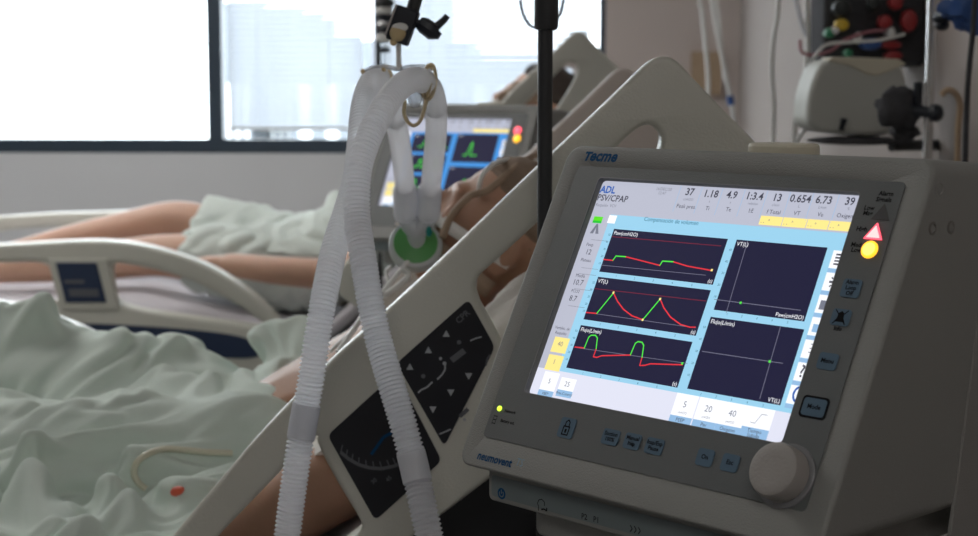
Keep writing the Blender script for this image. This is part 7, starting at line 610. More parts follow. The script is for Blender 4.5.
-1,-1,-4,5,-6,4,-3,7,-4,2,-1,-14,17,-4,0,-2,-1,6,-19,11,13,-24,9,-1,18,2,-16,19,-21,9,9,-20,4,16,-1,0,-9,7,1,7,-4,-5,6,-5,-4,8,-16,17,-13,7,-16,11,1,11,-4,-13,14,0,-4,-1,107,13,7,-7,17,-3,-13,8,-7,4,6,-13,4,-13,-5,-5,-4,-4,-8,0,10,-16,-2,3,
1,6,10,9,12,17,11,12,14,16,21,12,12,15,8,18,10,10,7,9,-22,11,14,-28,17,9,-15,22,-13,-10,16,-17,20,-5,6,-2,-8,14,-8,-4,3,6,1,-3,1,-4,3,0,-9,0,3,-4,2,-12,13,4,0,2,-16,0,-1,4,8,-1,-2,-14,23,-25,13,2,-2,14,-2,-18,10,-12,20,-16,1,18,-16,17,-13,
11,-3,1,0,-16,0,7,-10,9,-7,6,-3,-2,7,-5,4,-14,8,9,-18,7,4,-5,19,-25,17,-8,2,-8,18,-18,-1,12,9,-11,-1,-7,23,-7,3,-2,-7,14,-1,-11,4,-9,22,-10,-21,12,-6,16,-19,17,-15,3,-1,3,7,-20,6,4,-2,-1,6,-17,20,-20,3,17,-10,-1,-4,9,-14,10,13,-5,2,-15,21,
-21,19,-14,-2,13,6,-15,15,-24,15,0,0,2,-12,21,-24,17,3,-1,-8,1,-9,-10,18,-3,2,-12,21,-14,19,-17,0,9,-17,22,-15,12,-19,-2,22,-14,17,-17,12,-17,14,6,-3,-3,-10,-2,13,-6,18,-12,1,2,0,7,-15,7,8,-10,-16,25,-13,6,-10,5,9,-17,19,-23,10,-14,12,9,
-10,4,-8,7,11,-11,13,-12,14,-16,5,7,-22,-1,19,5,-8,15,0,-14,10,-8,-2,0,-3,16,-18,0,-7,15,-16,19,-13,16,-18,0,13,-28,10,8,0,-17,3,8,-3,-6,16,-19,15,10,-6,-11,4,-1,9,-1,6,-23,27,-2,-14,2,13,-4,7,-8,-1,5,-10,3,-15,24,-21,14,-18,6,4,6,8,2,0,-9,
-8,14,9,-15,-11,11,-10,3,12,-9,-10,21,-2,-3,5,-19,18,1,4,-14,5,13,-14,-2,1,8,-1,-14,9,-4,-2,-6,2,16,-20,20,-19,4,-3,17,-18,8,8,-6,-11,13,2,-11,-13,16,-19,12,-9,3,-3,14,0,-2,3,-8,7,-4,2,14,-20,22,-19,5,-12,22,-4,-15,10,1,-9,-7,13,-2,-8,10,
-12,9,10,0,-8,3,10,-3,-11,-4,22,-8,-16,3,-6,16,-8,-10,0,4,20,-11,12,-13,-6,12,-7,9,-14,21,-7,-11,-8,14,2,-18,3,2,-9,7,19,-9,13,-23,-3,-2,13,2,-4,-11,16,-11,10,-25,6,19,2,-17,-10,19,-6,2,6,-8,14,-26,11,6,-7,-6,9,-1,3,-2,16,-17,-10,11,5,-4,5,
-9,-4,-7,15,-13,19,-23,14,-13,14,-4,6,-15,12,-11,8,-8,9,-5,16,-2,-29,21,-11,15,-14,3,0,-19,28,-23,17,-16,13,-10,8,4,6,1,-23,16,-17,16,-12,-4,-1,3,-9,3,15,9,8,-18,19,-9,7,-17,17,-10,7,-14,20,1,-18,19,-25,15,-6,8,-11,1,3,-13,20,-17,15,-12,9,
2,-14,16,-18,19,-18,7,-13,22,-23,12,-10,6,-6,5,11,-4,8,-15,14,-13,14,-19,19,-1,-2,-13,5,10,-25,22,-16,11,10,-9,1,1,3,-22,18,6,2,-5,-8,-4,-2,11,-21,14,7,-19,1,20,-22,3,10,-15,4,9,-1,0,1,0,-2,2,4,-14,9,2,5,-24,20,5,-19,12,-7,1,-2,11,-12,-5,
10,0,-4,6,2,3,-4,-22,10,-8,-3,-2,15,-13,-3,22,-17,-1,2,1,10,-5,6,-6,-7,16,-16,12,3,-4,-3,-1,8,-4,4,3,-22,4,0,-1,18,-4,-14,17,-14,-7,12,6,-4,-2,2,-20,12,-7,-5,4,9,1,-18,18,-17,18,-17,-6,13,-12,15,-1,-17,21,-2,-11,7,-4,-1,-1,-10,13,-1,-1,-8,
-3,22,-25,31,-7,-7,-10,11,2,-2,-8,11,-6,-10,15,-14,-10,0,2,3,4,-3,1,-3,14,-6,-1,8,-12,12,6,-19,11,11,-21,22,-9,-5,10,-17,13,0,7,-17,10,-5,-10,27,-5,-15,3,1,-5,17,-9,0,11,-25,24,-4,-14,6,-5,10,-16,16,-14,5,-4,-10,10,-2,-7,2,16,-11,-6,18,-14,
1,12,-10,15,-27,28,-18,22,-13,-2,-9,16,-1,5,-12,1,-3,-12,9,1,13,5,-28,25,-12,-3,-5,-5,24,-22,21,-19,-16,12,-11,15,-3,-5,-3,6,-2,-5,13,-3,-9,16,-5,9,-24,22,-23,5,17,-4,-6,9,5,-7,-13,7,-1,-7,2,-4,3,20,-28,24,-13,8,-12,-4,23,-14,20,-9,-9,10,
-10,0,18,-7,-10,17,-12,-7,9,10,-15,-7,19,10,-25,7,0,-4,25,-22,11,5,1,-2,-9,17,3,-8,-12,10,-15,16,-16,-1,0,18,-21,3,13,-10,-17,9,-8,8,-8,-1,4,-6,6,14,0,-10,-1,3,5,-12,11,1,3,-14,18,-18,18,-13,5,3,-5,2,-7,-5,25,-5,-6,-2,-13,23,-9,-10,2,12,-6,
-6,8,-19,1,5,-3,11,-15,0,12,-14,7,7,6,-10,-3,2,8,-12,11,-9,12,-4,-3,-3,-1,14,-12,13,-13,-2,14,-7,11,-17,16,-4,-17,25,-5,-9,14,-15,13,-18,-21,3,1,-3,2,14,-12,0,5,-8,1,4,10,-9,-3,2,8,-4,-4,-1,3,9,-10,9,-10,14,-11,10,-11,5,3,13,-2,-20,6,-1,-4,
19,4,-5,9,-22,13,-21,2,0,7,-5,1,11,-12,2,3,-6,0,2,9,5,-9,1,-9,12,6,-3,-11,14,-16,10,0,-9,0,10,-8,7,8,7,-2,-13,12,-7,-11,9,-12,11,-1,7,-12,-2,-3,0,5,-3,-4,7,0,2,-6,2,-2,-1,4,4,-3,4,-4,0,-2,17,-19,15,-16,2,5,-4,-2,4,6,-2,12,-12,14,-19,3,11,
-12,16,-20,23,-20,-11,1,-7,0,-1,-3,9,0,-2,-2,0,3,0,-3,6,-4,-4,2,6,5,-6,-1,16,-21,13,5,-11,-1,10,-2,-11,1,14,-1,-17,17,-9,1,7,-2,13,-23,11,-7,-12,11,-7,1,-1,-3,8,-4,1,-1,-2,3,10,-15,5,-3,17,-9,-4,14,-12,0,16,-18,-4,23,-4,-7,5,5,-5,-8,1,7,
-17,22,-18,1,-3,6,-1,-5,-18,3,-1,0,3,1,-5,2,6,-10,7,0,-4,-3,13,-7,12,0,14,-21,-7,10,-4,-1,9,5,-14,22,5,-29,8,3,-8,6,-8,5,-7,6,-9,1,-3,18,-10,-17,6,-5,1,-3,2,6,-8,1,5,3,-2,-2,1,2,-2,-3,1,3,17,-18,1,5,-12,9,1,21,-16,5,8,-11,2,-6,2,3,-4,-10,
10,-7,-5,-1,4,22,-10,-8,9,-3,-2,4,-7,3,-2,12,-10,7,7,-13,-4,17,-3,-8,-2,-1,21,-14,-6,22,-15,0,-4,14,-16,21,-16,-4,8,-3,5,15,-23,-1,14,-13,-4,6,-3,-14,3,-6,12,-5,-7,0,6,6,-10,16,-15,-2,22,-14,-5,10,10,-13,-2,-2,19,-7,-8,14,-17,-4,1,10,-13,
19,-22,4,8,12,-20,18,-14,-2,22,-11,-8,7,])
# ------------------------------------------------------------------ ventilators
TILT = R(26.96); SA, CA = math.sin(TILT), math.cos(TILT)
V1 = Vector((-.0203, 1.2425, 1.1897)); V1YAW = R(-44.95)
H0 = .125                                   # height of the screen's lower left corner above the ventilator's base
A1 = Vector((math.cos(V1YAW), math.sin(V1YAW), 0)); D1 = Vector((-A1.y, A1.x, 0))
B1 = D1*SA + Vector((0, 0, CA)); N1 = Vector((0, 0, SA)) - D1*CA
def mm(px, py, off=0.0):                    # measured point on the face of the near ventilator -> metres on the face
    r = ray(px, py); o = V1+N1*off; k = (o-CAM).dot(N1)/r.dot(N1); P = CAM+r*k-V1
    return P.dot(A1), P.dot(B1)
def fc(X, Y, off=0.0): return Vector((X, Y*SA-off*CA, H0+Y*CA+off*SA))
def fmat(X, Y, off=0.0): return Matrix.Translation(fc(X, Y, off)) @ Matrix(((1, 0, 0, 0), (0, SA, -CA, 0), (0, CA, SA, 0), (0, 0, 0, 1)))
DO = -.005
def rrect(x0, y0, x1, y1, r, n=5):
    out = []
    for cx, cy, a0 in ((x1-r, y1-r, 0), (x0+r, y1-r, 90), (x0+r, y0+r, 180), (x1-r, y0+r, 270)):
        for k in range(n+1): a = R(a0+90*k/n); out.append((cx+r*math.cos(a), cy+r*math.sin(a)))
    return out
def frect(mb, x0, y0, x1, y1, off, m): mb.poly([fc(x0, y0, off), fc(x1, y0, off), fc(x1, y1, off), fc(x0, y1, off)], m)
def dline(mb, pts, w, off, m):
    for (a, b) in zip(pts, pts[1:]):
        a = Vector(a); b = Vector(b); d = (b-a); L = d.length
        if L < 1e-6: continue
        d /= L; nn = Vector((-d.y, d.x))*w/2; a = a-d*w*.3; b = b+d*w*.3
        mb.poly([fc(*(a+nn), off), fc(*(a-nn), off), fc(*(b-nn), off), fc(*(b+nn), off)], m)
def D(px, py): return mm(px, py, DO)
def layer(k): return DO+.00006*k
def build_display(par, variant):
    W, Hh = .252, .1875
    mb = MB(); frect(mb, -.010, -.003, W, Hh+.004, DO, 'e_grey')
    x0, y1 = D(611, 214.5); x1, y0 = D(778, 411)
    if variant == 0:
        frect(mb, -.010, -.003, W, y0, layer(.5), 'e_pale')  # paler lower band: the screen's viewing-angle brightening put into its colour
        frect(mb, x0, y0, W, y1, layer(1), 'e_cyan'); xa = D(560, 372)[0]
        frect(mb, D(590, 300)[0], y0, x0+.0005, D(608, 230)[1], layer(1), 'e_cyan')
    else:
        frect(mb, D(590, 300)[0], y0, W, y1, layer(1), 'e_midblue')
        frect(mb, -.001, -.001, W, .022, layer(1), 'e_white')
    def T(t, px, py, h, m='e_ink', al='CENTER', bold=0, shear=0, k=3, sx=1.0, mbb=None):
        x, y = D(px, py); put_text(mbb or mb, t, fmat(x, y-h*.36, layer(k)), h*1.4, m, bold, shear, al, sx)
    # header
    T('ADL', 600.5, 190, .0062, 'e_blue', 'LEFT', .03); T('PSV/CPAP', 597.5, 198, .0056, 'e_ink', 'LEFT', .015); T('Respaldo  VCV', 596, 205, .0026, 'e_inklight', 'LEFT')
    T('16/DEC/20', 664, 189.5, .0026, 'e_inklight'); T('12:47', 662, 193.5, .0026, 'e_inklight')
    hv = [('37', 689.8, 192.7, 'cmH2O', 'Peak pres.'), ('1.18', 711, 194.6, 's', 'Ti'), ('4.9', 732, 195.7, 's', 'Te'), ('1:3.4', 754.6, 197, 'relation', 'I:E'), ('13', 777.3, 198.4, 'c/min', 'f Total'),
          ('0.654', 800.5, 199.6, 'L', 'VT'), ('6.73', 824, 200.8, 'L/min', 'Ve'), ('39', 850.0, 202.2, '%', 'Oxigeno')]
    for i, (a, px, py, b, c) in enumerate(hv):
        T(a, px, py, .0060, 'e_ink', bold=.018); T(b, px-1.5, py+7, .0022, 'e_inklight'); T(c, px-3.5, py+14.2, .0034, 'e_ink')
        xa = D(px, py)[0]-.0105; dline(mb, [(xa, D(px, py)[1]-.0165), (xa, D(px, py)[1]+.0055)], .0004, layer(2), 'e_caption')
    ylo, yhi = D(758, 224.5)[1], D(760, 215.5)[1]; xs = [D(760, 220)[0], D(783, 221)[0], D(807, 223.5)[0], D(829, 225.5)[0], D(853, 227)[0]]
    for a, b in zip(xs, xs[1:]):
        frect(mb, a, ylo, b-.0006, yhi, layer(2), 'e_yellow'); put_text(mb, '^', fmat((a+b)/2-.003, yhi-.005, layer(3)), .004, 'e_inklight'); put_text(mb, '- -', fmat(a+.001, ylo+.001, layer(3)), .004, 'e_inklight')
    T('Compensación de volumen', 671, 221.5, .0036, 'e_dteal')
    # left column
    a = D(594, 218); frect(mb, a[0], a[1]-.0042, a[0]+.0098, a[1]+.0015, layer(2), 'e_lightgreen'); frect(mb, a[0], a[1]-.0042, a[0]+.0098, a[1]-.0022, layer(3), 'e_green')
    a = D(608.5, 218.5); frect(mb, a[0], a[1]-.004, a[0]+.0085, a[1]+.003, layer(2), 'e_white')
    a = D(595.5, 229); mb.poly([fc(a[0]-.0045, a[1]-.004, layer(2)), fc(a[0]-.001, a[1]-.004, layer(2)), fc(a[0]+.001, a[1]+.0045, layer(2)), fc(a[0]-.0005, a[1]+.0045, layer(2))], 'e_inklight')
    mb.poly([fc(a[0]+.005, a[1]-.004, layer(2)), fc(a[0]+.0015, a[1]-.004, layer(2)), fc(a[0]-.0003, a[1]+.0045, layer(2)), fc(a[0]+.0011, a[1]+.0045, layer(2))], 'e_inklight')
    for t, px, py, h in (('Peep', 590, 245, .0028), ('12', 588.5, 252.5, .0046), ('Plateau', 586, 260.5, .0028), ('Media', 580.5, 276, .0030), ('10.7', 578, 283, .0048), ('PCO2', 575.5, 291.5, .0026), ('8.7', 573, 299, .0048), ('Ventilac. de', 562.5, 328.5, .0025), ('Respaldo', 561, 333.5, .0025)):
        T(t, px, py, h)
    for py in (239.5, 267.5, 273.5, 288.5, 305.5):
        y = D(590-(py-239)*.33, py)[1]; dline(mb, [(.0015, y), (.0195, y)], .0003, layer(2), 'e_inklight')
    for (pa, pb, m, t, cap) in (((555.5, 336.5), (559.5, 353), 'e_yellow', '40', None), ((549.5, 354), (554.5, 371), 'e_yellow', '1', None), ((545.5, 371), (549, 398), 'e_white', '5', 'PEEP'), ((562, 377), (572, 399), 'e_white', '25', 'Pres.Control')):
        xa, ya = D(*pa); xb, yb = D(*pb)
        xb = xa+.0165
        frect(mb, xa, yb, xb, ya, layer(2), m)
        if cap: frect(mb, xa, yb, xb, yb+.0055, layer(3), 'e_caption'); put_text(mb, cap, fmat((xa+xb)/2, yb+.0017, layer(4)), .0033, 'e_ink', 0, 0, 'CENTER')
        put_text(mb, t, fmat((xa+xb)/2, (ya+yb)/2+(.001 if cap else -.001), layer(4)), .0058, 'e_inklight', 0, 0, 'CENTER')
    # bottom soft keys
    kx = [D(672, 410)[0], D(695, 414)[0], D(718, 418)[0], D(743, 423)[0]]
    for xa, t, cap, w in zip(kx, ('5', '20', '40', ''), ('PEEP', 'Psv', 'Oxigeno', 'Tiempo'), (.0205, .0210, .0225, .0235)):
        frect(mb, xa, .0008, xa+w, .0235, layer(2), 'e_white'); frect(mb, xa, .0008, xa+w, .0065 if t else .0085, layer(3), 'e_caption')
        put_text(mb, cap, fmat(xa+w/2, .0024 if t else .0050, layer(4)), .0040, 'e_ink', 0, 0, 'CENTER')
        if t: put_text(mb, t, fmat(xa+w/2, .0135, layer(4)), .0068, 'e_inklight', 0, 0, 'CENTER'); put_text(mb, 'cmH2O', fmat(xa+w/2, .0085, layer(4)), .0025, 'e_inklight', 0, 0, 'CENTER')
        else:
            put_text(mb, 'Subida', fmat(xa+w/2, .0016, layer(4)), .0040, 'e_ink', 0, 0, 'CENTER')
            dline(mb, [(xa+.006, .012), (xa+.010, .012), (xa+.0135, .019), (xa+.018, .019)], .0004, layer(4), 'e_inklight')
    # icon column
    xi = D(831, 250)[0]; tiles = [D(831, 250)[1]-.0145*1.16*i for i in range(8)]
    for i, yt in enumerate(tiles[:7]):
        frect(mb, xi+.0025, yt-.0135, W, yt, layer(2), 'e_white'); frect(mb, xi+.0025, yt-.0168, W, yt-.0137, layer(2), 'e_caption')
    def ic(i, t, s=.010): put_text(mb, t, fmat(xi+.0055, tiles[i]-.0105, layer(3)), s, 'e_ink', .01)
    for q in range(4): dline(mb, [(xi+.006, tiles[0]-.003-.0024*q), (xi+.0115, tiles[0]-.003-.0024*q)], .0013, layer(3), 'e_ink')
    c = (xi+.0115, tiles[1]-.0068)
    for dx, dy in ((1, 0), (-1, 0), (0, 1), (0, -1)): dline(mb, [(c[0]+dx*.0012, c[1]+dy*.0012), (c[0]+dx*.0042, c[1]+dy*.0042)], .0016, layer(3), 'e_ink')
    for dx, dy in ((1, 1), (-1, 1), (1, -1), (-1, -1)): dline(mb, [(c[0]+dx*.0025, c[1]+dy*.0025), (c[0]+dx*.0034, c[1]+dy*.0034)], .0010, layer(3), 'e_ink')
    frect(mb, xi+.005, tiles[2]-.011, W-.004, tiles[2]-.004, layer(3), 'e_inklight'); frect(mb, xi+.005, tiles[3]-.011, W-.006, tiles[3]-.005, layer(3), 'e_caption')
    for q in range(3): dline(mb, [(xi+.008, tiles[4]-.003-.003*q), (xi+.0145, tiles[4]-.003-.003*q)], .0006, layer(3), 'e_inklight')
    ic(5, '?', .013)
    c = (xi+.0125, tiles[6]-.006); pts = [(c[0]+.006*math.sin(R(a)), c[1]+.006*math.cos(R(a))) for a in range(32, 330, 14)]
    dline(mb, pts, .0016, layer(3), 'e_blue'); dline(mb, [(c[0], c[1]+.001), (c[0], c[1]+.0072)], .0016, layer(3), 'e_blue')
    disp = mb.build('display', par, smooth=False)
    # plots
    def plot(p0, p1, title, unit, lines, traces, dots=()):
        (xa, ya), (xb, yb) = D(*p0), D(*p1)
        q = MB(); frect(q, xa, yb, xb, ya, layer(5), 'e_dark')
        put_text(q, title, fmat(xa+.0015, ya-.0048, layer(6)), .0046, 'e_white'); put_text(q, unit, fmat(xb-.0012, yb+.0012, layer(6)), .0044, 'e_white', 0, 0, 'RIGHT')
        for l, m, w in lines: dline(q, [D(*z) for z in l], w, layer(6), m)
        for tr, m in traces: dline(q, [D(*z) for z in tr], .0010, layer(7), m)
        for z, m in dots: a = D(*z); frect(q, a[0]-.0009, a[1]-.0009, a[0]+.0009, a[1]+.0009, layer(8), m)
        for i in range(1, 6):       # scale figures beside and under the plot
            yy = ya+(yb-ya)*i/6; xx = xa+(xb-xa)*i/6
            q.mats = q.mats; put_text(q, '%d' % (60-10*i), fmat(xa-.0014, yy, layer(5)), .0026, 'e_dteal', 0, 0, 'RIGHT'); put_text(q, str(i), fmat(xx, yb-.0030, layer(5)), .0026, 'e_dteal', 0, 0, 'CENTER')
        o = q.build('waveform_plot', disp, smooth=False)
        # plots keep the display's local frame
        return o
    if variant == 0:
        c2 = lambda x, y: (540+x/2.98, 220+y/2.98)
        plot((614.3, 229), (713, 285), 'Paw(cmH2O)', '(s)', [([c2(215, 50), c2(540, 78)], 'e_line', .0007), ([c2(185, 135), c2(495, 165)], 'e_axis', .0004)],
             [([c2(190, 118), c2(218, 121)], 'e_trred'), ([c2(218, 121), c2(227, 108), c2(256, 110)], 'e_trgreen'), ([c2(256, 110), c2(300, 121), c2(358, 136)], 'e_trred'), ([c2(358, 136), c2(366, 123), c2(398, 125)], 'e_trgreen'), ([c2(398, 125), c2(440, 138), c2(512, 151)], 'e_trred')], [(c2(513, 150), 'e_yellow')])
        plot((598.4, 276.9), (696, 336), 'VT(L)', '(s)', [([c2(165, 205), c2(495, 242)], 'e_line', .0007), ([c2(140, 276), c2(465, 322)], 'e_axis', .0004)],
             [([c2(138, 276), c2(170, 279)], 'e_trred'), ([c2(170, 279), c2(220, 218)], 'e_trgreen'), ([c2(220, 218), c2(232, 243), c2(250, 267), c2(275, 286), c2(307, 298)], 'e_trred'), ([c2(307, 298), c2(359, 236)], 'e_trgreen'), ([c2(359, 236), c2(370, 262), c2(390, 290), c2(420, 312), c2(448, 320), c2(464, 320)], 'e_trred')], [(c2(307, 298), 'e_yellow'), (c2(220, 217), 'e_yellow'), (c2(359, 236), 'e_yellow')])
        plot((581.2, 325.2), (677.6, 387.8), 'Flujo(L/min)', '(s)', [([c2(105, 380), c2(440, 428)], 'e_axis', .0004)],
             [([c2(105, 379), c2(133, 382)], 'e_trred'), ([c2(133, 382), c2(146, 350), c2(153, 344), c2(166, 344), c2(172, 352), c2(168, 386)], 'e_trgreen'), ([c2(168, 386), c2(160, 408), c2(170, 410), c2(185, 405), c2(270, 403)], 'e_trred'), ([c2(270, 403), c2(285, 368), c2(293, 363), c2(305, 365), c2(310, 374), c2(305, 410)], 'e_trgreen'), ([c2(305, 410), c2(298, 434), c2(312, 434), c2(330, 429), c2(425, 432)], 'e_trred')], [(c2(425, 428), 'e_trgreen')])
        plot((737, 239.7), (804.5, 321.7), 'VT(L)', 'Paw(cmH2O)', [([(748, 241), (726.5, 313)], 'e_axis', .0005), ([(714.5, 299.5), (801, 310.5)], 'e_axis', .0005)], [], [((741, 303), 'e_trgreen')])
        plot((711, 316.9), (780.5, 405.5), 'Flujo(L/min)', 'VT(L)', [([(781, 326), (760, 399)], 'e_axis', .0005), ([(702.5, 351.5), (783, 363.5)], 'e_axis', .0005)], [], [((770, 361.7), 'e_trgreen')])
    else:
        def plot2(x0, y0, x1, y1, sp):
            q = MB(); frect(q, x0, y0, x1, y1, layer(5), 'e_dark'); put_text(q, 'VT(L)', fmat(x0+.0015, y1-.005, layer(6)), .0046, 'e_white')
            for a, b, c3 in sp:
                X = x0+a*(x1-x0); Yb = y0+b*(y1-y0); hh = c3*(y1-y0)
                dline(q, [(X-.014, Yb), (X-.006, Yb), (X, Yb+hh), (X+.002, Yb+hh*.95), (X+.003, Yb), (X+.016, Yb)], .0018, layer(7), 'e_trgreen')
            q.build('waveform_plot', disp, smooth=False)
        for k in range(3): plot2(.030, .030+k*.043, .118, .030+k*.043+.037, [(.35, .3, .45), (.75, .3, .45)])
        plot2(.130, .030, .222, .088, [(.45, .2, .35)]); plot2(.130, .097, .222, .155, [(.4, .25, .45)])
    return disp

def ventilator(loc, yaw, variant, depth):
    root = empty('ventilator', loc, yaw)
    x0, x1, y0, y1 = -.0550, .2965, -.0680, .2150
    # housing: front outline carried straight back
    out = rrect(x0, y0, x1, y1, .013, 6)
    mb = MB(); f = [fc(a, b, 0) for a, b in out]; bk = [p+Vector((0, depth, -max(0, .016*(p.z-H0)/.19))) for p in f]
    zb = .035
    mb.prism(f, bk, 'vent_shell')
    hs = mb.build('housing', root, bevel=.0035, seg=3)
    # side cover, seam, screws
    def sidept(px, py, dx=0.0):
        P0 = V1+A1*(x1+dx); r = ray(px, py); k = (P0-CAM).dot(A1)/r.dot(A1); P = CAM+r*k-V1
        return Vector((x1+dx, P.dot(D1), H0+P.z))
    s1, s2 = sidept(964, 420), sidept(949, 536); d = (s2-s1).normalized(); t0 = s1-d*.16; t1 = s2+d*.02
    mb = MB(); e = .0016
    seam = [t0, t1, t1+Vector((0, .10, 0)), t0+Vector((0, .08, 0))]
    mb.prism([p+Vector((e, 0, 0)) for p in seam], [p-Vector((.002, 0, 0)) for p in seam], 'vent_side')
    mb.build('side_cover', root, bevel=.001)
    for px, py in ((932.5, 228.5), (951, 227.5), (939.5, 189)):
        p = sidept(px, py); M = Matrix.Translation(p-Vector((.001, 0, 0))) @ Matrix.Rotation(R(90), 4, 'Y')
        m2 = MB(); r = .0042 if py > 200 else .0048
        m2.lathe([(r+.0006, 0), (r+.0006, .0014), (r-.0008, .0018), (r-.0014, .0008), (.0005, .0006)], 'screw' if py > 200 else 'vent_side', M, 20); m2.build('screw', root)
    # bezel ring with the screen opening, its inner walls
    bo = rrect(-.0355, -.0415, .2780, .1965, .004, 3)
    op = [mm(598.6, 178.5), mm(526, 391), mm(784.5, 446), mm(858.5, 192.4)]
    ox0 = (op[0][0]+op[1][0])/2; ox1 = (op[2][0]+op[3][0])/2; oy0 = (op[1][1]+op[2][1])/2; oy1 = (op[0][1]+op[3][1])/2
    oi = rrect(ox0, oy0, ox1, oy1, .0035, 3)
    me = curve_mesh([bo, oi], .0004, 0)
    o = from_mesh(me, 'bezel', 'bezel', root, fmat(0, 0, .0004))
    mb = MB(); n = len(oi)
    mb.add([fc(a, b, .0009) for a, b in oi]+[fc(a, b, DO-.0002) for a, b in oi], [(i, (i+1) % n, n+(i+1) % n, n+i) for i in range(n)], 'bezel_rim')
    oo = [((a-(ox0+ox1)/2)*1.006+(ox0+ox1)/2, (b-(oy0+oy1)/2)*1.008+(oy0+oy1)/2) for a, b in oi]
    mb.add([fc(a, b, .0009) for a, b in oi]+[fc(a, b, .0009) for a, b in oo], [(i, (i+1) % n, n+(i+1) % n, n+i) for i in range(n)], 'bezel_rim')
    mb.build('screen_rim', root)
    # cut the housing front where the display sits: the bezel covers a shallow well
    hs.data = hs.data
    well = MB(); well.prism([fc(a, b, .004) for a, b in oi], [fc(a, b, DO-.001) for a, b in oi], 'vent_shell')
    w = well.build('well'); w.parent = root
    bo_ = hs.modifiers.new('well', 'BOOLEAN'); bo_.object = w; bo_.operation = 'DIFFERENCE'; bo_.solver = 'EXACT'
    bpy.context.view_layer.update()
    new = bpy.data.meshes.new_from_object(hs.evaluated_get(bpy.context.evaluated_depsgraph_get())); hs.modifiers.clear(); hs.data = new; new.name = 'housing'
    bpy.data.objects.remove(w)
    build_display(root, variant)
    if variant == 1:
        for px, py, r, m in ((874, 228, .0078, 'lamp_red'), (871, 250, .0078, 'lamp_yellow')):
            X, Y = mm(px, py); m2 = MB(); m2.lathe([(r, 0), (r, .001), (r*.6, .0022), (.0002, .0026)], m, fmat(X, Y, .0009), 24); m2.build('alarm_lamp', root)
    else:
        T = lambda mb, t, px, py, h, m='print_black', al='CENTER', bold=.01, shear=0, sx=1.0: put_text(mb, t, fmat(*(lambda q: (q[0], q[1]-h*.36))(mm(px, py)), .00105), h*1.4, m, bold, shear, al, sx)
        # alarm lamps
        X, Y = mm(876, 232.5); m2 = MB()
        tri = [(-.0074, -.0056), (.0074, -.0056), (.0, .0066)]
        m2.prism([fc(X+a, Y+b, .0018) for a, b in tri], [fc(X+a, Y+b, .0009) for a, b in tri], 'lamp_red')
        m2.prism([fc(X+a*.72, Y+b*.72-.0005, .0022) for a, b in tri], [fc(X+a*.72, Y+b*.72-.0005, .0018) for a, b in tri], 'lamp_redcore'); m2.build('alarm_lamp', root)
        X, Y = mm(870.5, 250.3); m2 = MB(); m2.lathe([(.0064, 0), (.0064, .0009), (.0057, .0016)], 'lamp_yellow', fmat(X, Y, .0009), 28); m2.lathe([(.0048, .0016), (.0044, .0020), (.001, .0024)], 'lamp_yellowcore', fmat(X, Y, .0009), 28); m2.build('alarm_lamp', root)
        X, Y = mm(883, 213); m2 = MB(); m2.prism([fc(X+a, Y+b, .0012) for a, b in tri], [fc(X+a, Y+b, .0009) for a, b in tri], 'print_grey'); m2.build('alarm_lamp', root)
        X, Y = mm(500.6, 409); m2 = MB(); m2.lathe([(.0022, 0), (.0022, .001), (.0012, .0014)], 'lamp_green', fmat(X, Y, .0009), 20); m2.build('power_lamp', root)
        lt = MB()
        for t, px, py, h, al in (('Alarm', 887, 194.6, .0034, 'CENTER'), ('Signals', 884.5, 200.6, .0034, 'CENTER'), ('Low', 870, 208.8, .0034, 'CENTER'), ('Msg', 868.5, 214.2, .0034, 'CENTER'), ('High', 862.5, 230, .0034, 'CENTER'), ('Med.', 857.5, 245.8, .0034, 'CENTER'), ('Low', 857, 251, .0034, 'CENTER'),
                                 ('Info', 838.5, 329.4, .0030, 'CENTER'), ('Network', 505.5, 411.2, .0024, 'LEFT'), ('Battery ext.', 501.5, 421, .0024, 'LEFT')):
            T(lt, t, px, py, h, al=al, bold=.03)
        X, Y = mm(495.5, 420); 
        for dy in (-.0030, .0, .0030): dline(lt, [(X-.0015, Y+dy), (X+.0015, Y+dy)], .0007, .0011, 'print_black')
        dline(lt, [(X-.0018, Y-.0035), (X-.0018, Y+.0035)], .0004, .0011, 'print_black'); dline(lt, [(X+.0018, Y-.0035), (X+.0018, Y+.0035)], .0004, .0011, 'print_black')
        lt.build('bezel_lettering', root, smooth=False)
        # membrane keys
        def key(px, py, w, h, lines, th=.0033, frame=False, icon=None):
            X, Y = mm(px, py); k = MB(); rr = rrect(X-w/2, Y-h/2, X+w/2, Y+h/2, .0022, 4)
            if frame:
                r2 = rrect(X-w/2-.0016, Y-h/2-.0016, X+w/2+.0016, Y+h/2+.0016, .003, 4); k.prism([fc(a, b, .0013) for a, b in r2], [fc(a, b, .0008) for a, b in r2], 'print_black')
            k.prism([fc(a, b, .0015) for a, b in rr], [fc(a, b, .0008) for a, b in rr], 'key_blue')
            n = len(lines)
            for i, t in enumerate(lines):
                put_text(k, t, fmat(X, Y+((n-1)/2-i)*th*1.35-th*.36, .00165), th*1.4, 'print_black', .03, 0, 'CENTER')
            if icon == 'lock':
                dline(k, [(X-.003, Y-.0055), (X+.003, Y-.0055), (X+.003, Y+.001), (X-.003, Y+.001), (X-.003, Y-.0055)], .0011, .00165, 'print_black')
                dline(k, [(X-.002, Y+.001), (X-.002, Y+.0045), (X, Y+.0062), (X+.002, Y+.0045), (X+.002, Y+.001)], .0010, .00165, 'print_black'); frect(k, X-.001, Y-.004, X+.001, Y-.001, .00165, 'print_black')
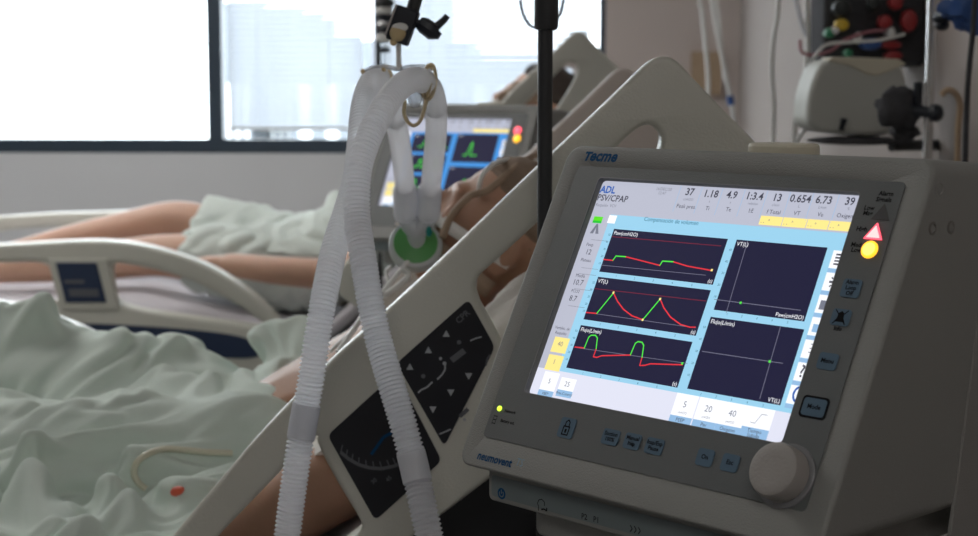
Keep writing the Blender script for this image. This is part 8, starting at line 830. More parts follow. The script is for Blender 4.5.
            if icon == 'bell':
                k.poly([fc(X+a, Y+b, .00165) for a, b in ((-.0045, -.0035), (.0045, -.0035), (.0028, -.001), (.0022, .003), (0, .0045), (-.0022, .003), (-.0028, -.001))], 'print_black')
                dline(k, [(X-.005, Y-.005), (X+.005, Y+.005)], .0008, .0018, 'print_black'); dline(k, [(X-.005, Y+.005), (X+.005, Y-.005)], .0008, .0018, 'print_black')
            k.build('membrane_key', root, smooth=False)
        key(852, 289, .0150, .0135, ['Alarm', 'Loop', 'Off'], .0030); key(841.7, 318, .0150, .0120, [], icon='bell'); key(828.5, 362, .0155, .0120, ['Menu']); key(815, 408, .0185, .0125, ['Mode'], frame=True)
        key(567.8, 428.4, .0155, .0160, [], icon='lock'); key(611.6, 437.6, .0165, .0120, ['Suction', '100%'], .0031); key(633.3, 441.9, .0155, .0120, ['Manual', 'Insp'], .0031); key(655.3, 446.8, .0165, .0120, ['Insp/Exp', 'Pause'], .0031)
        key(706, 458, .0145, .0125, ['On']); key(731, 463.5, .0145, .0125, ['Esc'])
        # printed names on the shell
        nm = MB()
        q = mm(583, 160.3); put_text(nm, 'T', fmat(q[0], q[1], .0003), .0110, 'print_blue', .05, .15, 'LEFT', 1.1); put_text(nm, 'ecme', fmat(q[0]+.0068, q[1], .0003), .0142, 'print_blue', .035, .15, 'LEFT', .98)
        nm.build('brand_lettering', root, smooth=False); nm = MB()
        q = mm(477.3, 457.2); put_text(nm, 'neumovent', fmat(q[0], q[1]-.0012, .0003), .0092, 'print_blue', .03, .1, 'LEFT', .93)
        q = mm(515.5, 464.3); put_text(nm, 'TS', fmat(q[0], q[1]-.0008, .0003), .0088, 'print_lightblue', 0, .1, 'LEFT', .85); nm.build('model_lettering', root, smooth=False)
        # control knob
        X, Y = mm(787, 476.5); k = MB()
        k.lathe([(.0225, 0), (.0225, .0012), (.0213, .0020), (.0200, .0020)], 'bezel_rim', fmat(X, Y, .0008), 48); k.build('knob_ring', root)
        k = MB(); k.lathe([(.0178, .001), (.0192, .0025), (.0192, .0140), (.0182, .0168), (.0160, .0178), (.010, .0176), (.0005, .0174)], 'knob', fmat(X, Y, .001), 64); k.build('control_knob', root)
        # cream latch on the top
        zt = H0+y1*CA; P0 = V1+Vector((0, 0, y1*CA))
        def top(px, py): r = ray(px, py); kk = (P0.z-CAM.z)/r.z; P = CAM+r*kk-V1; return Vector((P.dot(A1), P.dot(D1), zt))
        a, b = top(745, 149), top(816, 148.5); c = (a+b)/2; L = .036
        yc = y1*SA+.10; xc = c.x-(yc-c.y)*.15
    lx = .080 if variant == 0 else .12; ly = y1*SA+.115
    m2 = MB(); out2 = rrect(-.030, -.020, .030, .020, .017, 8); zt = H0+y1*CA-.006
    m2.prism([Vector((lx+a, ly+b, zt+.0085)) for a, b in out2], [Vector((lx+a, ly+b, zt-.004)) for a, b in out2], 'cream'); m2.build('top_cap', root, bevel=.003, seg=3)
    # lower module with its icon strip
    ym = -.062*SA+.012*CA; zm = H0-.062*CA
    o2 = rrect(-.0310, zm-.033, .275, zm+.004, .005, 4)
    q = MB(); q.prism([Vector((a, ym, b)) for a, b in o2], [Vector((a, ym+depth-.02, b)) for a, b in o2], 'vent_shell'); q.build('connector_module', root, bevel=.002)
    q = MB(); o3 = rrect(-.0265, zm-.0285, .262, zm-.0115, .003, 3)
    q.prism([Vector((a, ym-.0006, b)) for a, b in o3], [Vector((a, ym+.0004, b)) for a, b in o3], 'strip_blue')
    def vm(X, Z, o=0): return Matrix.Translation((X, ym-.0008-o, Z)) @ Matrix.Rotation(R(90), 4, 'X')
    def ms(px, py):
        r = ray(px, py); P0 = V1+D1*ym; k = (P0-CAM).dot(D1)/r.dot(D1); P = CAM+r*k-V1; return P.dot(A1), H0+P.z
    def vline(pts, w, m, o=0):
        for a, b in zip(pts, pts[1:]):
            a = Vector(a); b = Vector(b); dd = b-a; dd.normalize(); nn = Vector((-dd.y, dd.x))*w/2
            q.poly([(p.x, ym-.0008-o, p.y) for p in (a+nn, a-nn, b-nn, b+nn)], m)
    X, Y = ms(502.3, 493.5); q.poly([(X+.0046*math.cos(R(a)), ym-.0008, Y+.0046*math.sin(R(a))) for a in range(0, 360, 18)], 'print_blue')
    vline([(X+.0024*math.sin(R(a)), Y+.0024*math.cos(R(a))) for a in range(40, 325, 24)], .0009, 'strip_blue', .0002); vline([(X, Y), (X, Y+.0034)], .0009, 'strip_blue', .0002)
    X, Y = ms(542, 505.5); vline([(X-.003, Y-.0045), (X-.003, Y-.001), (X-.0042, Y+.001), (X-.0028, Y+.004), (X+.0005, Y+.0052), (X+.0035, Y+.0035), (X+.0035, Y+.0005)], .0007, 'print_black'); vline([(X, Y-.003), (X+.003, Y-.002), (X+.006, Y-.003), (X+.006, Y-.0005)], .0012, 'print_black')
    for t, px, py in (('P2', 585, 516.5), ('P1', 597, 519.5)):
        X, Y = ms(px, py); put_text(q, t, vm(X, Y-.002), .0062, 'print_black', .01, 0, 'CENTER')
    X, Y = ms(636, 529.5)
    for dx in (-.004, 0, .004): vline([(X+dx-.001, Y-.0025), (X+dx+.001, Y), (X+dx-.001, Y+.0025)], .0008, 'print_black')
    q.build('icon_strip', root, smooth=False)
    return root, zb
V1BASE = V1.z-H0
v1, _ = ventilator((V1.x, V1.y, V1BASE), V1YAW, 0, .23)
tag(v1, 'large grey ventilator in front with lit waveform screen, side panel and control knob', 'ventilator')
V2 = Vector((-.3388, 3.0323, 1.2058)); 
v2, _ = ventilator((V2.x, V2.y, V2.z-H0), R(-30), 1, .15)
tag(v2, 'blurred ventilator behind the green filter, standing between the two beds, screen lit', 'ventilator')

def cart(v, label, depth):
    M = v.matrix_basis if False else (Matrix.Translation(v.location) @ Matrix.Rotation(v.rotation_euler.z, 4, 'Z'))
    H = v.location.z; root = empty('ventilator_cart', (v.location.x, v.location.y, 0), v.rotation_euler.z)
    zt = H0-.062*CA-.033+H-.001; ym = -.062*SA+.012*CA
    q = MB(); o = rrect(.0, ym+.012, .245, ym+depth-.02, .02, 4); q.prism([Vector((a, b, zt)) for a, b in o], [Vector((a, b, zt-.022)) for a, b in o], 'vent_shell'); q.build('tray', root, bevel=.004)
    cy = ym+depth/2
    q = MB(); q.box((.09, cy-.03, .13), (.16, cy+.03, zt-.022), 'vent_shell'); q.build('column', root, bevel=.01, seg=3)
    q = MB(); q.box((-.08, cy-.03, .09), (.33, cy+.03, .13), 'vent_shell'); q.box((.09, cy-.2, .09), (.16, cy+.2, .13), 'vent_shell'); q.build('base', root, bevel=.008)
    for a, b in ((-.06, 0), (.31, 0), (.125, -.18), (.125, .18)):
        q = MB(); M2 = Matrix.Translation((a, cy+b, .045)) @ Matrix.Rotation(R(90), 4, 'Y'); q.lathe([(.042, -.012), (.045, -.008), (.045, .008), (.042, .012)], 'black_plastic', M2, 24)
        q.box((a-.02, cy+b-.012, .05), (a+.02, cy+b+.012, .092), 'dark_metal'); q.build('caster', root)
    return tag(root, label, 'cart')
cart(v1, 'pale cart tray and column carrying the large front ventilator', .23)
cart(v2, 'cart under the blurred ventilator between the two beds', .15)
# ------------------------------------------------------------------ room
YB, XR, XL, YF, ZC = 6.0, .67, -4.6, -2.6, 2.9
def struct(name, mb, **k): return tag(mb.build(name, **k), kind='structure')
Z0 = at(100, 153, YB).z; WT = 2.75           # bottom of the window frame, its top
struct('floor', MB().box((XL-.1, YF-.1, -.1), (XR+.1, YB+.2, 0), 'floor'))
struct('ceiling', MB().box((XL-.1, YF-.1, ZC), (XR+.1, YB+.2, ZC+.1), 'ceiling'))
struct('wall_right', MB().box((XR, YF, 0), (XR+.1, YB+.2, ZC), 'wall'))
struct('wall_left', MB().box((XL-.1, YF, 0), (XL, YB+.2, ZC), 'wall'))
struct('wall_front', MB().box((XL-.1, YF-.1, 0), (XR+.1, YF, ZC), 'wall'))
def wx(px): return at(px, 100, YB).x
WX0, WXa, WXb, WX1 = -4.0, (wx(214.5)), wx(377), wx(605)
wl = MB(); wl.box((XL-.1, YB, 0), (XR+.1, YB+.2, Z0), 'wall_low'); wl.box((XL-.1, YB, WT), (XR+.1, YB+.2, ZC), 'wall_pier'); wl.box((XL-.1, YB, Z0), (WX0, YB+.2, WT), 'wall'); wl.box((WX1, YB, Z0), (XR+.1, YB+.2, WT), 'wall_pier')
struct('wall_back', wl)
# window frames
S_ = .030
def window(n, x0, x1, w2=.028):
    f = MB(); z0, z1 = Z0, WT; w = .028 if n < 4 else .008; white = False
    f.box((x0, YB+.01, z0), (x1, YB+.09, z0+.052), 'frame_dark'); f.box((x0, YB+.01, z1-.05), (x1, YB+.09, z1), 'frame_dark')
    f.box((x0, YB+.01, z0+.052), (x0+w, YB+.09, z1-.05), 'frame_dark'); w2 = .008 if n == 3 else .022 if n == 4 else .028; f.box((x1-w2, YB+.01, z0+.052), (x1, YB+.09, z1-.05), 'frame_dark')
    r = tag(f.build('window_%d' % n), kind='structure')
    if white:
        g = MB(); g.box((x0+w, YB+.035, z0+.052), (x0+w+.022, YB+.075, z1-.05), 'frame_white'); g.box((x1-w-.04, YB+.035, z0+.052), (x1-w, YB+.075, z1-.05), 'frame_white')
        g.box((x0+w+.022, YB+.035, z0+.052), (x1-w-.04, YB+.075, z0+.080), 'frame_white'); g.build('window_frame', r)
    g = MB(); g.box((x0+w, YB+.078, z0+.052), (x1-w, YB+.082, z1-.05), 'glass'); g.build('window_pane', r)
    return r
WXm = wx(-300)
window(1, WX0, WXm, False); window(2, WXm, WXa, False); window(3, WXa, WXb, False); window(4, WXb, WX1, False)
def blind(x0, x1, label):
    root = empty('window_blind', ((x0+x1)/2, YB+.02, Z0+.085)); hw = (x1-x0)/2; top = WT-.05-(Z0+.085)
    q = MB(); q.box((-hw, -.014, top-.03), (hw, .014, top), 'frame_white'); q.build('head_rail', root)
    q = MB(); q.box((-hw, -.010, 0), (hw, .010, .012), 'frame_white'); q.build('bottom_rail', root)
    q = MB(); z = .022; n = 0
    while z < top-.04:
        a = R(52); w = .0125; t = .0004
        p = [(-w*math.cos(a), -w*math.sin(a)), (0, .0022), (w*math.cos(a), w*math.sin(a))]
        f = [(-hw+.003, y, z+zz+t) for y, zz in p]+[(hw-.003, y, z+zz+t) for y, zz in p]
        q.add(f, [(0, 1, 4, 3), (1, 2, 5, 4)], 'slat'); z += .0215
    q.build('slats', root)
    for x in (-hw*.55, hw*.5):
        q = MB(); q.tube([(x, -.013, .005), (x, -.013, top-.02)], .0012, 'frame_white', 6); q.build('ladder_cord', root)
    return tag(root, label, 'blind')
blind(WXa+.050, WXb-.052, 'white slatted blind in the middle window pane, behind the hoses')
blind(WXb+.022, WX1-.055, 'white slatted blind in the narrow pane beside the wall corner')
# buildings beyond the window
def bld(px0, px1, py, Y, label):
    a, b = at(px0, py, Y), at(px1, py, Y); q = MB(); q.box((0, 0, 0), (b.x-a.x, 8, a.z+12), 'outside')
    for i in range(3):
        for j in range(4):
            w = (b.x-a.x)/3; q.box((w*(i+.3), -.05, 2+j*3.3), (w*(i+.7), .02, 3.6+j*3.3), 'frame_white')
    o = q.build('building'); o.location = (a.x, Y, -12); return tag(o, label, 'building', kind='structure')
bld(222, 250, 2, 38, 'tall pale building outside the middle window'); bld(250, 268, 50, 42, 'low roof outside the middle window')
bld(268, 291, 8, 40, 'chimney-like block outside the middle window'); bld(291, 372, 40, 36, 'wide pale building outside the middle window')
bld(372, 432, -30, 38, 'tall pale building outside the narrow window'); bld(432, 468, 42, 42, 'stepped building outside the narrow window'); bld(468, 540, 58, 40, 'low building outside the narrow window'); bld(540, 640, 48, 36, 'low pale building at the wall corner outside')
# wall joint strip on the right-hand wall and socket strip
q = MB(); q.box((XR-.012, 3.05, 1.62), (XR, 5.4, 1.78), 'k_tan'); 
# fill lamps added on the unseen ceiling to brighten walls, beds and rails
for x, y in ((-2.2, 2.6), (-1.7, 4.1), (.0, -1.0)):
    root = empty('ceiling_fill_lamp', (x, y, ZC))
    hl = .62 if y > 0 else .50
    q = MB(); q.box((-hl, -.32, -.03), (hl, .32, 0), 'frame_white'); q.build('frame', root)
    q = MB(); q.box((-hl+.04, -.28, -.034), (hl-.04, .28, -.029), 'lamp_fill'); q.build('diffuser', root)
    tag(root, 'unseen flat fill lamp added over the %s' % ('aisle behind the camera' if y < 0 else 'space between the beds' if y < 3 else 'far bed'), 'lamp')

# ------------------------------------------------------------------ beds
YN, YFAR = 1.555, 2.50                       # near bed: planes of its two side rails
def P2(px, py): p = at(px, py, YN); return (p.x, p.z)
outer = [(150, 562), (178, 530), (200, 503), (225, 474), (261, 431), (295, 396), (331, 358), (385, 310.5), (430, 269), (483, 218), (536, 167), (555, 149.5), (600, 107), (632, 76)]
outer_px = outer+[(640, 68), (648, 61.5), (656, 57.5), (663, 56.5), (671, 58.5), (679, 64.5), (687, 73.5), (700, 87.5), (726, 114), (751, 139.5), (775, 164), (785, 182), (783, 205), (770, 235), (720, 300), (640, 370), (520, 451), (460, 497), (395, 546), (330, 592), (270, 632), (200, 650), (155, 625), (140, 590)]
h1 = [(322, 431), (318, 436), (342, 481), (366, 519), (362, 527), (345, 540), (300, 575), (240, 606), (205, 604), (196, 580), (204, 556), (218, 535), (240, 512), (291, 459), (314, 434)]
h2 = [(468.5, 283), (500, 255), (537, 221), (580, 180), (610, 151.5), (630, 132), (640, 125), (649, 124), (657, 129), (660.5, 138), (657, 152), (640, 185), (615, 221), (570, 292), (518, 352), (508, 355), (497, 333)]
RP = P2(663, 56.5)
def loop(p, n=1): return [(v.x, v.y) for v in chaikin([Vector((*P2(a, b), 0)) for a, b in p], n)]
rail_loops = [loop(outer_px), loop(h1, 2), loop(h2, 2)]
def stand(Y): return Matrix.Translation((0, Y, 0)) @ Matrix.Rotation(R(90), 4, 'X')
def rq(px): return [P2(*p) for p in px]
def panel(mb, px, y, th, m, r=2):
    pts = []
    L = [Vector((*P2(*p), 0)) for p in px]
    for i in range(len(L)):        # rounded corners
        a, b, c = L[i-1], L[i], L[(i+1) % len(L)]; rr = .0065
        u = (a-b).normalized()*rr; w = (c-b).normalized()*rr
        for t in (0, .25, .5, .75, 1): pts.append(b+u*(1-t)**2+w*t**2)
    mb.prism([(p.x, y, p.y) for p in pts], [(p.x, y+th, p.y) for p in pts], m)
TH = .034
def head_rail(par, Y, m, controls, dx=0, dz=0):
    me = curve_mesh(rail_loops, TH/2, .006, 3)
    M = Matrix.Translation((dx, Y-par.location.y, dz)) @ Matrix.Rotation(R(90), 4, 'X')
    M = Matrix.Translation((-par.location.x, 0, -par.location.z)) @ M
    rail = from_mesh(me, 'head_side_rail', m, par, M)
    if controls:
        yf = YN-TH/2-.0060
        def local(mb): mb.v = [Vector((v.x, v.z, -(v.y-YN))) for v in mb.v]; return mb
        for name, px in (('keypad_panel', [(399, 359), (470, 296), (496, 343), (446, 441)]), ('angle_gauge_panel', [(331, 430), (398.6, 368.5), (443.5, 455), (378, 514)])):
            q = MB(); panel(q, px, yf-.0016, .0022, 'key_dark')
            def XZ(px, py): p = P2(px, py); return Vector((p[0], yf-.0021, p[1]))
            def ln(pts, w, mm_):
                for a, b in zip(pts, pts[1:]):
                    a = XZ(*a); b = XZ(*b); d = (b-a).normalized(); nn = Vector((-d.z, 0, d.x))*w/2; q.poly([a+nn, a-nn, b-nn, b+nn], mm_)
            c1 = lambda x, y: (380+x/3.35, 280+y/3.35); c2 = lambda x, y: (310+x/3.083, 380+y/3.083)
            ang = math.atan2(P2(*c1(340, 190))[1]-P2(*c1(140, 370))[1], P2(*c1(340, 190))[0]-P2(*c1(140, 370))[0])
            def txt(t, p, s, mm_): o = XZ(*p); put_text(q, t, Matrix.Translation(o) @ Matrix.Rotation(-ang, 4, 'Y') @ Matrix.Rotation(R(90), 4, 'X'), s, mm_, .02, 0, 'CENTER')
            if 'keypad' in name:
                for x, y in ((108, 277), (169, 222), (228, 168)): ln_ = [c1(x, y-13), c1(x-12, y+9), c1(x+12, y+9)]; q.poly([XZ(*p) for p in ln_], 'print_light')
                for x, y in ((184, 416), (243, 360), (302, 306)): ln_ = [c1(x, y+13), c1(x-12, y-9), c1(x+12, y-9)]; q.poly([XZ(*p) for p in ln_], 'print_light')
                txt('CPR', c1(288, 118), .0085, 'print_dim')
                ln([c1(135, 362), c1(145, 352), c1(165, 343), c1(182, 326)], .0016, 'print_light'); ln([c1(198, 318), c1(214, 302), c1(224, 285), c1(224, 266)], .0016, 'print_light')
                ln([c1(245, 255), c1(288, 222)], .0060, 'print_dim'); ln([c1(307, 190), c1(325, 182), c1(345, 177)], .0014, 'print_light'); ln([c1(358, 273), c1(363, 250), c1(372, 236)], .0016, 'print_dim'); ln([c1(205, 498), c1(225, 490), c1(243, 482)], .0014, 'print_light')
                for x, y, r in ((152, 307, .0022), (209, 249, .0016), (222, 265, .0019), (270, 195, .0022), (288, 450, .0016)):
                    o = XZ(*c1(x, y)); q.poly([o+Vector((r*math.cos(R(a)), 0, r*math.sin(R(a)))) for a in range(0, 360, 30)], 'print_light' if r < .002 else 'print_dim')
                ln([c1(272, 440), c1(300, 415)], .004, 'print_dim')
            else:
                arc = [(105, 205), (130, 226), (160, 243), (195, 253), (230, 255), (265, 248), (290, 238)]
                ln([c2(*a) for a in arc], .0034, 'print_dim')
                for i, (a, b) in enumerate(spline([Vector((x, y, 0)) for x, y in arc], 3)[::1] and [(v.x, v.y) for v in spline([Vector((x, y, 0)) for x, y in arc], 3)]):
                    if i % 2 == 0: ln([c2(a, b), c2(a+(165-a)*.10, b-22)], .0011, 'print_dim')
                ln([c2(198, 212), c2(235, 160), c2(270, 140)], .0028, 'print_blue')
                txt('30', c2(210, 297), .006, 'print_dim'); txt('45', c2(255, 290), .006, 'print_dim')
            local(q).build(name, rail, smooth=False)
    return rail
# foot-end side rails (arched, with a small display)
def FP(px, py): p = at(px, py, 3.4); return (p.x, p.z)
f_out = [(-230, 330), (-240, 290), (-200, 256), (-100, 247), (0, 245), (60, 241), (110, 240), (150, 246), (200, 261), (235, 281), (262, 302), (282, 324), (290, 345), (294, 372), (285, 384), (240, 378), (150, 371), (0, 366), (-120, 362), (-200, 352)]
f_h1 = [(-180, 300), (-170, 272), (-100, 264), (0, 263), (52, 261), (56, 290), (60, 304), (-30, 302), (-120, 304)]
f_h1b = [(108, 262), (130, 264), (175, 274), (215, 291), (245, 309), (262, 322), (266, 327), (255, 326), (180, 316), (117, 306), (112, 290)]
f_h2 = [(-150, 322), (-60, 318), (60, 322), (140, 325), (215, 331), (250, 338), (264, 348), (262, 356), (240, 359), (120, 352), (0, 346), (-100, 342), (-150, 336)]
foot_loops = [[(v.x, v.y) for v in chaikin([Vector((*FP(a, b), 0)) for a, b in p], 2)] for p in (f_out, f_h1, f_h1b)]
def foot_rail(par, Y, m, controls, dx=0, dz=0):
    me = curve_mesh(foot_loops, TH/2, .009, 3)
    M = Matrix.Translation((dx-par.location.x, Y-par.location.y, dz-par.location.z)) @ Matrix.Rotation(R(90), 4, 'X')
    rail = from_mesh(me, 'foot_side_rail', m, par, M)
    q = MB(); L = chaikin([Vector((*FP(a, b), 0)) for a, b in f_h2], 2)
    q.add([(p.x, p.y, TH/2+.0102) for p in L]+[(p.x, p.y, TH/2+.005) for p in L], [list(range(len(L)))]+[(i, (i+1) % len(L), len(L)+(i+1) % len(L), len(L)+i) for i in range(len(L))], 'navy'); q.build('inset_panel', rail)
    if controls:
        q = MB(); L = [FP(*p) for p in ((48, 258), (108, 258), (120, 310), (62, 310))]
        q.prism([(a, b, TH/2+.0125) for a, b in L], [(a, b, TH/2) for a, b in L], 'rail'); q.build('display_housing', rail, bevel=.004)
        q = MB(); L = [FP(*p) for p in ((57, 262), (98, 262), (108, 302), (67, 302))]
        q.prism([(a, b, TH/2+.0150) for a, b in L], [(a, b, TH/2+.011) for a, b in L], 'navy')
        for a, b in (((66, 281), (86, 281)), ((70, 290), (100, 290)), ((71, 294), (101, 294))):
            a = FP(*a); b = FP(*b); q.poly([(a[0], a[1]+.004, TH/2+.0155), (a[0], a[1]-.004, TH/2+.0155), (b[0], b[1]-.004, TH/2+.0155), (b[0], b[1]+.004, TH/2+.0155)], 'print_dim')
        q.build('display_panel', rail, bevel=.002)
    return rail
def bed(y0, y1, prof, label, raildx, raildz, m_near='rail', m_far='rail_pink', controls=True, foot_near=True):
    yc = (y0+y1)/2; root = empty('hospital_bed', (-.75, yc, 0))
    hw = (y1-y0)/2-.045
    # base, lift columns, casters
    q = MB(); q.box((-.85, -hw+.05, .14), (.85, hw-.05, .22), 'rail'); q.build('chassis', root, bevel=.015)
    for x in (-.55, .5):
        q = MB(); q.box((x-.09, -.12, .22), (x+.09, .12, .56), 'dark_metal'); q.build('lift_column', root, bevel=.008)
    for x in (-.75, .75):
        for y in (-hw+.1, hw-.1):
            q = MB(); q.lathe([(.062, -.018), (.07, -.012), (.07, .012), (.062, .018)], 'black_plastic', Matrix.Translation((x, y, .07)) @ Matrix.Rotation(R(90), 4, 'X'), 28); q.box((x-.03, y-.024, .08), (x+.03, y+.024, .145), 'rail'); q.build('caster', root)
    # jointed platform under the mattress
    tmn = .115
    pts = [Vector((x+.75, 0, z)) for x, z in prof]
    q = MB(); lo = .10
    def offs(L, d):
        out = []
        for i, p in enumerate(L):
            a = (L[i]-L[i-1]).normalized() if i else (L[1]-L[0]).normalized(); b = (L[i+1]-L[i]).normalized() if i < len(L)-1 else a
            t = (a+b).normalized(); n = Vector((-t.z, 0, t.x)); out.append(p+n*d/max(.5, t.dot(a)))
        return out
    A = offs(pts, -tmn-.004); B = offs(pts, -tmn-lo)
    ring = A+B[::-1]
    q.prism([(p.x, -hw+.012, p.z) for p in ring], [(p.x, hw-.012, p.z) for p in ring], 'black_vinyl'); q.build('platform', root, bevel=.006)
    q = MB(); zz = .56; q.box((-.8, -hw+.06, .56), (.8, hw-.06, .62), 'dark_metal'); q.build('upper_frame', root, bevel=.01)
    for x in (-.2,):
        q = MB(); q.box((x-.3, -hw+.1, .60), (x+.3, hw-.1, min(p.z for p in B)+.03), 'dark_metal'); q.build('platform_support', root)
    # head and foot boards
    q = MB(); q.box((.86, -hw, .55), (.90, hw, 1.12), 'rail'); q.build('headboard', root, bevel=.015, seg=3) 
    q = MB(); q.box((-1.22, -hw, .5), (-1.18, hw, 1.12), 'rail'); q.build('footboard', root, bevel=.015, seg=3)
    for x in (-1.18, .80):
        q = MB(); q.box((min(x, x+.38)-.02 if x < 0 else x-.02, -.1, .57), ((x+.40) if x < 0 else x+.07, .1, .61), 'dark_metal'); q.build('board_bracket', root)
    head_rail(root, y0, m_near, controls, raildx, raildz); head_rail(root, y1, m_far, False, raildx, raildz)
    if foot_near: foot_rail(root, y0, m_near, True, .0, 0)
    foot_rail(root, y1, m_near, False, .0, 0)
    for y in ((-hw-.02, hw+.02) if foot_near else (hw+.02,)):
        for x in (-.35, .05):
            q = MB(); q.box((x-.02, y-.012, .58), (x+.02, y+.012, .90), 'rail'); q.build('rail_post', root)
            q = MB(); q.box((x-.02, min(y, 0 if y < 0 else hw-.08), .575), (x+.02, max(y, 0 if y > 0 else -hw+.08), .605), 'dark_metal'); q.build('rail_bracket', root)
    tag(root, label, 'bed')
    # mattress
    A = pts; B = offs(pts, -tmn); ring = A+B[::-1]; mr = empty('mattress', root.location)
    q = MB(); q.prism([(p.x, -hw+.01, p.z) for p in ring], [(p.x, hw-.01, p.z) for p in ring], 'black_vinyl'); q.build('cover', mr, bevel=.018, seg=3)
    q = MB(); A2 = offs(pts, .004); B2 = offs(pts, -.030); ring = A2+B2[::-1]
    q.prism([(p.x, -hw+.006, p.z) for p in ring], [(p.x, hw-.006, p.z) for p in ring], 'sheet'); q.build('fitted_sheet', mr, bevel=.014, seg=3)
    return root, mr
prof1 = [(-1.85, .78), (-1.0, .86), (-.42, .775), (.22, 1.312)]
prof2 = [(-1.85, .93), (-.98, .95), (-.55, .865), (.12, 1.44)]
b1, m1 = bed(YN, YFAR, prof1, 'near hospital bed with dark keypad panels on its raised side rail', 0, 0, foot_near=False)
tag(m1, 'dark mattress under the crumpled green blanket in front', 'mattress')
b2, m2_ = bed(3.42, 4.36, prof2, 'far hospital bed with arched side rail and small navy display', -.058, .088, controls=False)
tag(m2_, 'mattress with pale lilac sheet behind the arched rail', 'mattress')
# ------------------------------------------------------------------ cloth
def grid(d):
    """settled cloth: whole millimetres, each number the step from its neighbours' plane"""
    nx, ny, mins, u0, q = d; N = nx*ny; ch = []
    for k in range(3):
        a = [0]*N
        for j in range(ny):
            for i in range(nx):
                n = j*nx+i; l = a[n-1] if i else 0; u = a[n-nx] if j else 0; ul = a[n-nx-1] if i and j else 0
                a[n] = q[k*N+n]+l+u-ul
        ch.append(a)
    co = [Vector((mins[0]+ch[0][n]*u0, mins[1]+ch[1][n]*u0, mins[2]+ch[2][n]*u0)) for n in range(N)]
    for _ in range(1):      # even out the rounding
        co = [(co[n]*2+co[n-1]*.5+co[n+1]*.5+co[n-nx]*.5+co[n+nx]*.5)/4 if 0 < n % nx < nx-1 and nx <= n < N-nx else co[n] for n in range(N)]
    return co, nx, ny
def cloth(name, d, m, label, cat, keep=lambda x, y: True, warp=lambda v: v):
    co, nx, ny = grid(d); co = [warp(v) for v in co]; c = Vector((sum(v.x for v in co)/len(co), sum(v.y for v in co)/len(co), min(v.z for v in co)))
    me = bpy.data.meshes.new(name); me.from_pydata([v-c for v in co], [], [(j*nx+i, j*nx+i+1, (j+1)*nx+i+1, (j+1)*nx+i) for j in range(ny-1) for i in range(nx-1)])
    for p in me.polygons: p.use_smooth = True
    me.materials.append(MATS[m]); o = bpy.data.objects.new(name, me); C.objects.link(o); o.location = c
    s = o.modifiers.new('thickness', 'SOLIDIFY'); s.thickness = .0025; s.offset = 0
    s = o.modifiers.new('smooth', 'SUBSURF'); s.levels = 1; s.render_levels = 1
    tag(o, label, cat)
    return o, BVHTree.FromPolygons(co, [tuple(p.vertices) for p in me.polygons])
def blanket_warp(v):
    t = max(0, min(1, (v.y-1.74)/.16)); t = t*t*(3-2*t); k = .84+(1.14-.84)*t
    return Vector((-.95+(v.x+.95)*k, v.y, v.z+.018))
blanket, bvh1 = cloth('blanket', BLANKET_DATA, 'green_cloth', 'crumpled pale green blanket heaped over the patient lying nearest the camera', 'blanket', warp=blanket_warp)
gown, bvh2 = cloth('hospital_gown', GOWN_DATA, 'gown', 'white-green gown over the torso of the patient on the far bed', 'gown', warp=lambda v: Vector((v.x*.93+.02, v.y, v.z-.008)))

# ------------------------------------------------------------------ people
def evaled(o):
    bpy.context.view_layer.update(); me = bpy.data.meshes.new_from_object(o.evaluated_get(bpy.context.evaluated_depsgraph_get())); bpy.data.objects.remove(o); return me
def skin(chains):
    """chains: list of [(x, y, z, rx[, ry])...]; the first vertex of the first chain is the root. Shared points join."""
    V = []; Rr = []; E = []; idx = {}
    for ch in chains:
        prev = None
        for p in ch:
            k = (round(p[0], 4), round(p[1], 4), round(p[2], 4))
            if k not in idx: idx[k] = len(V); V.append(k); Rr.append((p[3], p[4] if len(p) > 4 else p[3]))
            if prev is not None: E.append((prev, idx[k]))
            prev = idx[k]
    me = bpy.data.meshes.new('s'); me.from_pydata(V, E, []); o = bpy.data.objects.new('s', me); C.objects.link(o)
    o.modifiers.new('skin', 'SKIN')
    for i, r in enumerate(Rr): me.skin_vertices[0].data[i].radius = r
    me.skin_vertices[0].data[0].use_root = True
    o.modifiers['skin'].use_smooth_shade = True
    s = o.modifiers.new('sub', 'SUBSURF'); s.levels = 2; s.render_levels = 2
    return evaled(o)
def hand(base, dirv, palm_n, thumb_side, curl=.35, s=1.0):
    """palm and five separate fingers, as skin chains rooted inside the palm"""
    d = Vector(dirv).normalized(); n = Vector(palm_n); n = (n-d*n.dot(d)).normalized(); side = d.cross(n)*thumb_side
    b = Vector(base); out = []
    for k, (off, L) in enumerate(((.030, .070), (.010, .078), (-.010, .074), (-.029, .058))):
        root = b+d*.03*s+side*off*.7*s; kn = b+d*.088*s+side*off*s
        p = [root, kn]; dd = d.copy(); segs = (.45, .30, .25)
        for q, f in enumerate(segs):
            dd = (dd+n*curl*(1 if q else .6)).normalized(); p.append(p[-1]+dd*L*f*s)
        r = (.013, .0095, .0085, .0078, .0068); out.append([(*v, rr*s) for v, rr in zip(p, r)])
    t = [b+d*.02*s+side*.016*s, b+d*.045*s+side*.040*s+n*.006, b+d*.072*s+side*.055*s+n*.016, b+d*.092*s+side*.058*s+n*.022]
    out.append([(*v, rr*s) for v, rr in zip(t, (.015, .0125, .0105, .0085))])
    # palm body
    for off in (-.020, 0, .020): out.append([(*(b-d*.005), .020*s), (*(b+d*.045*s+side*off*s), .0165*s), (*(b+d*.080*s+side*off*1.2*s), .0125*s)])
    return out
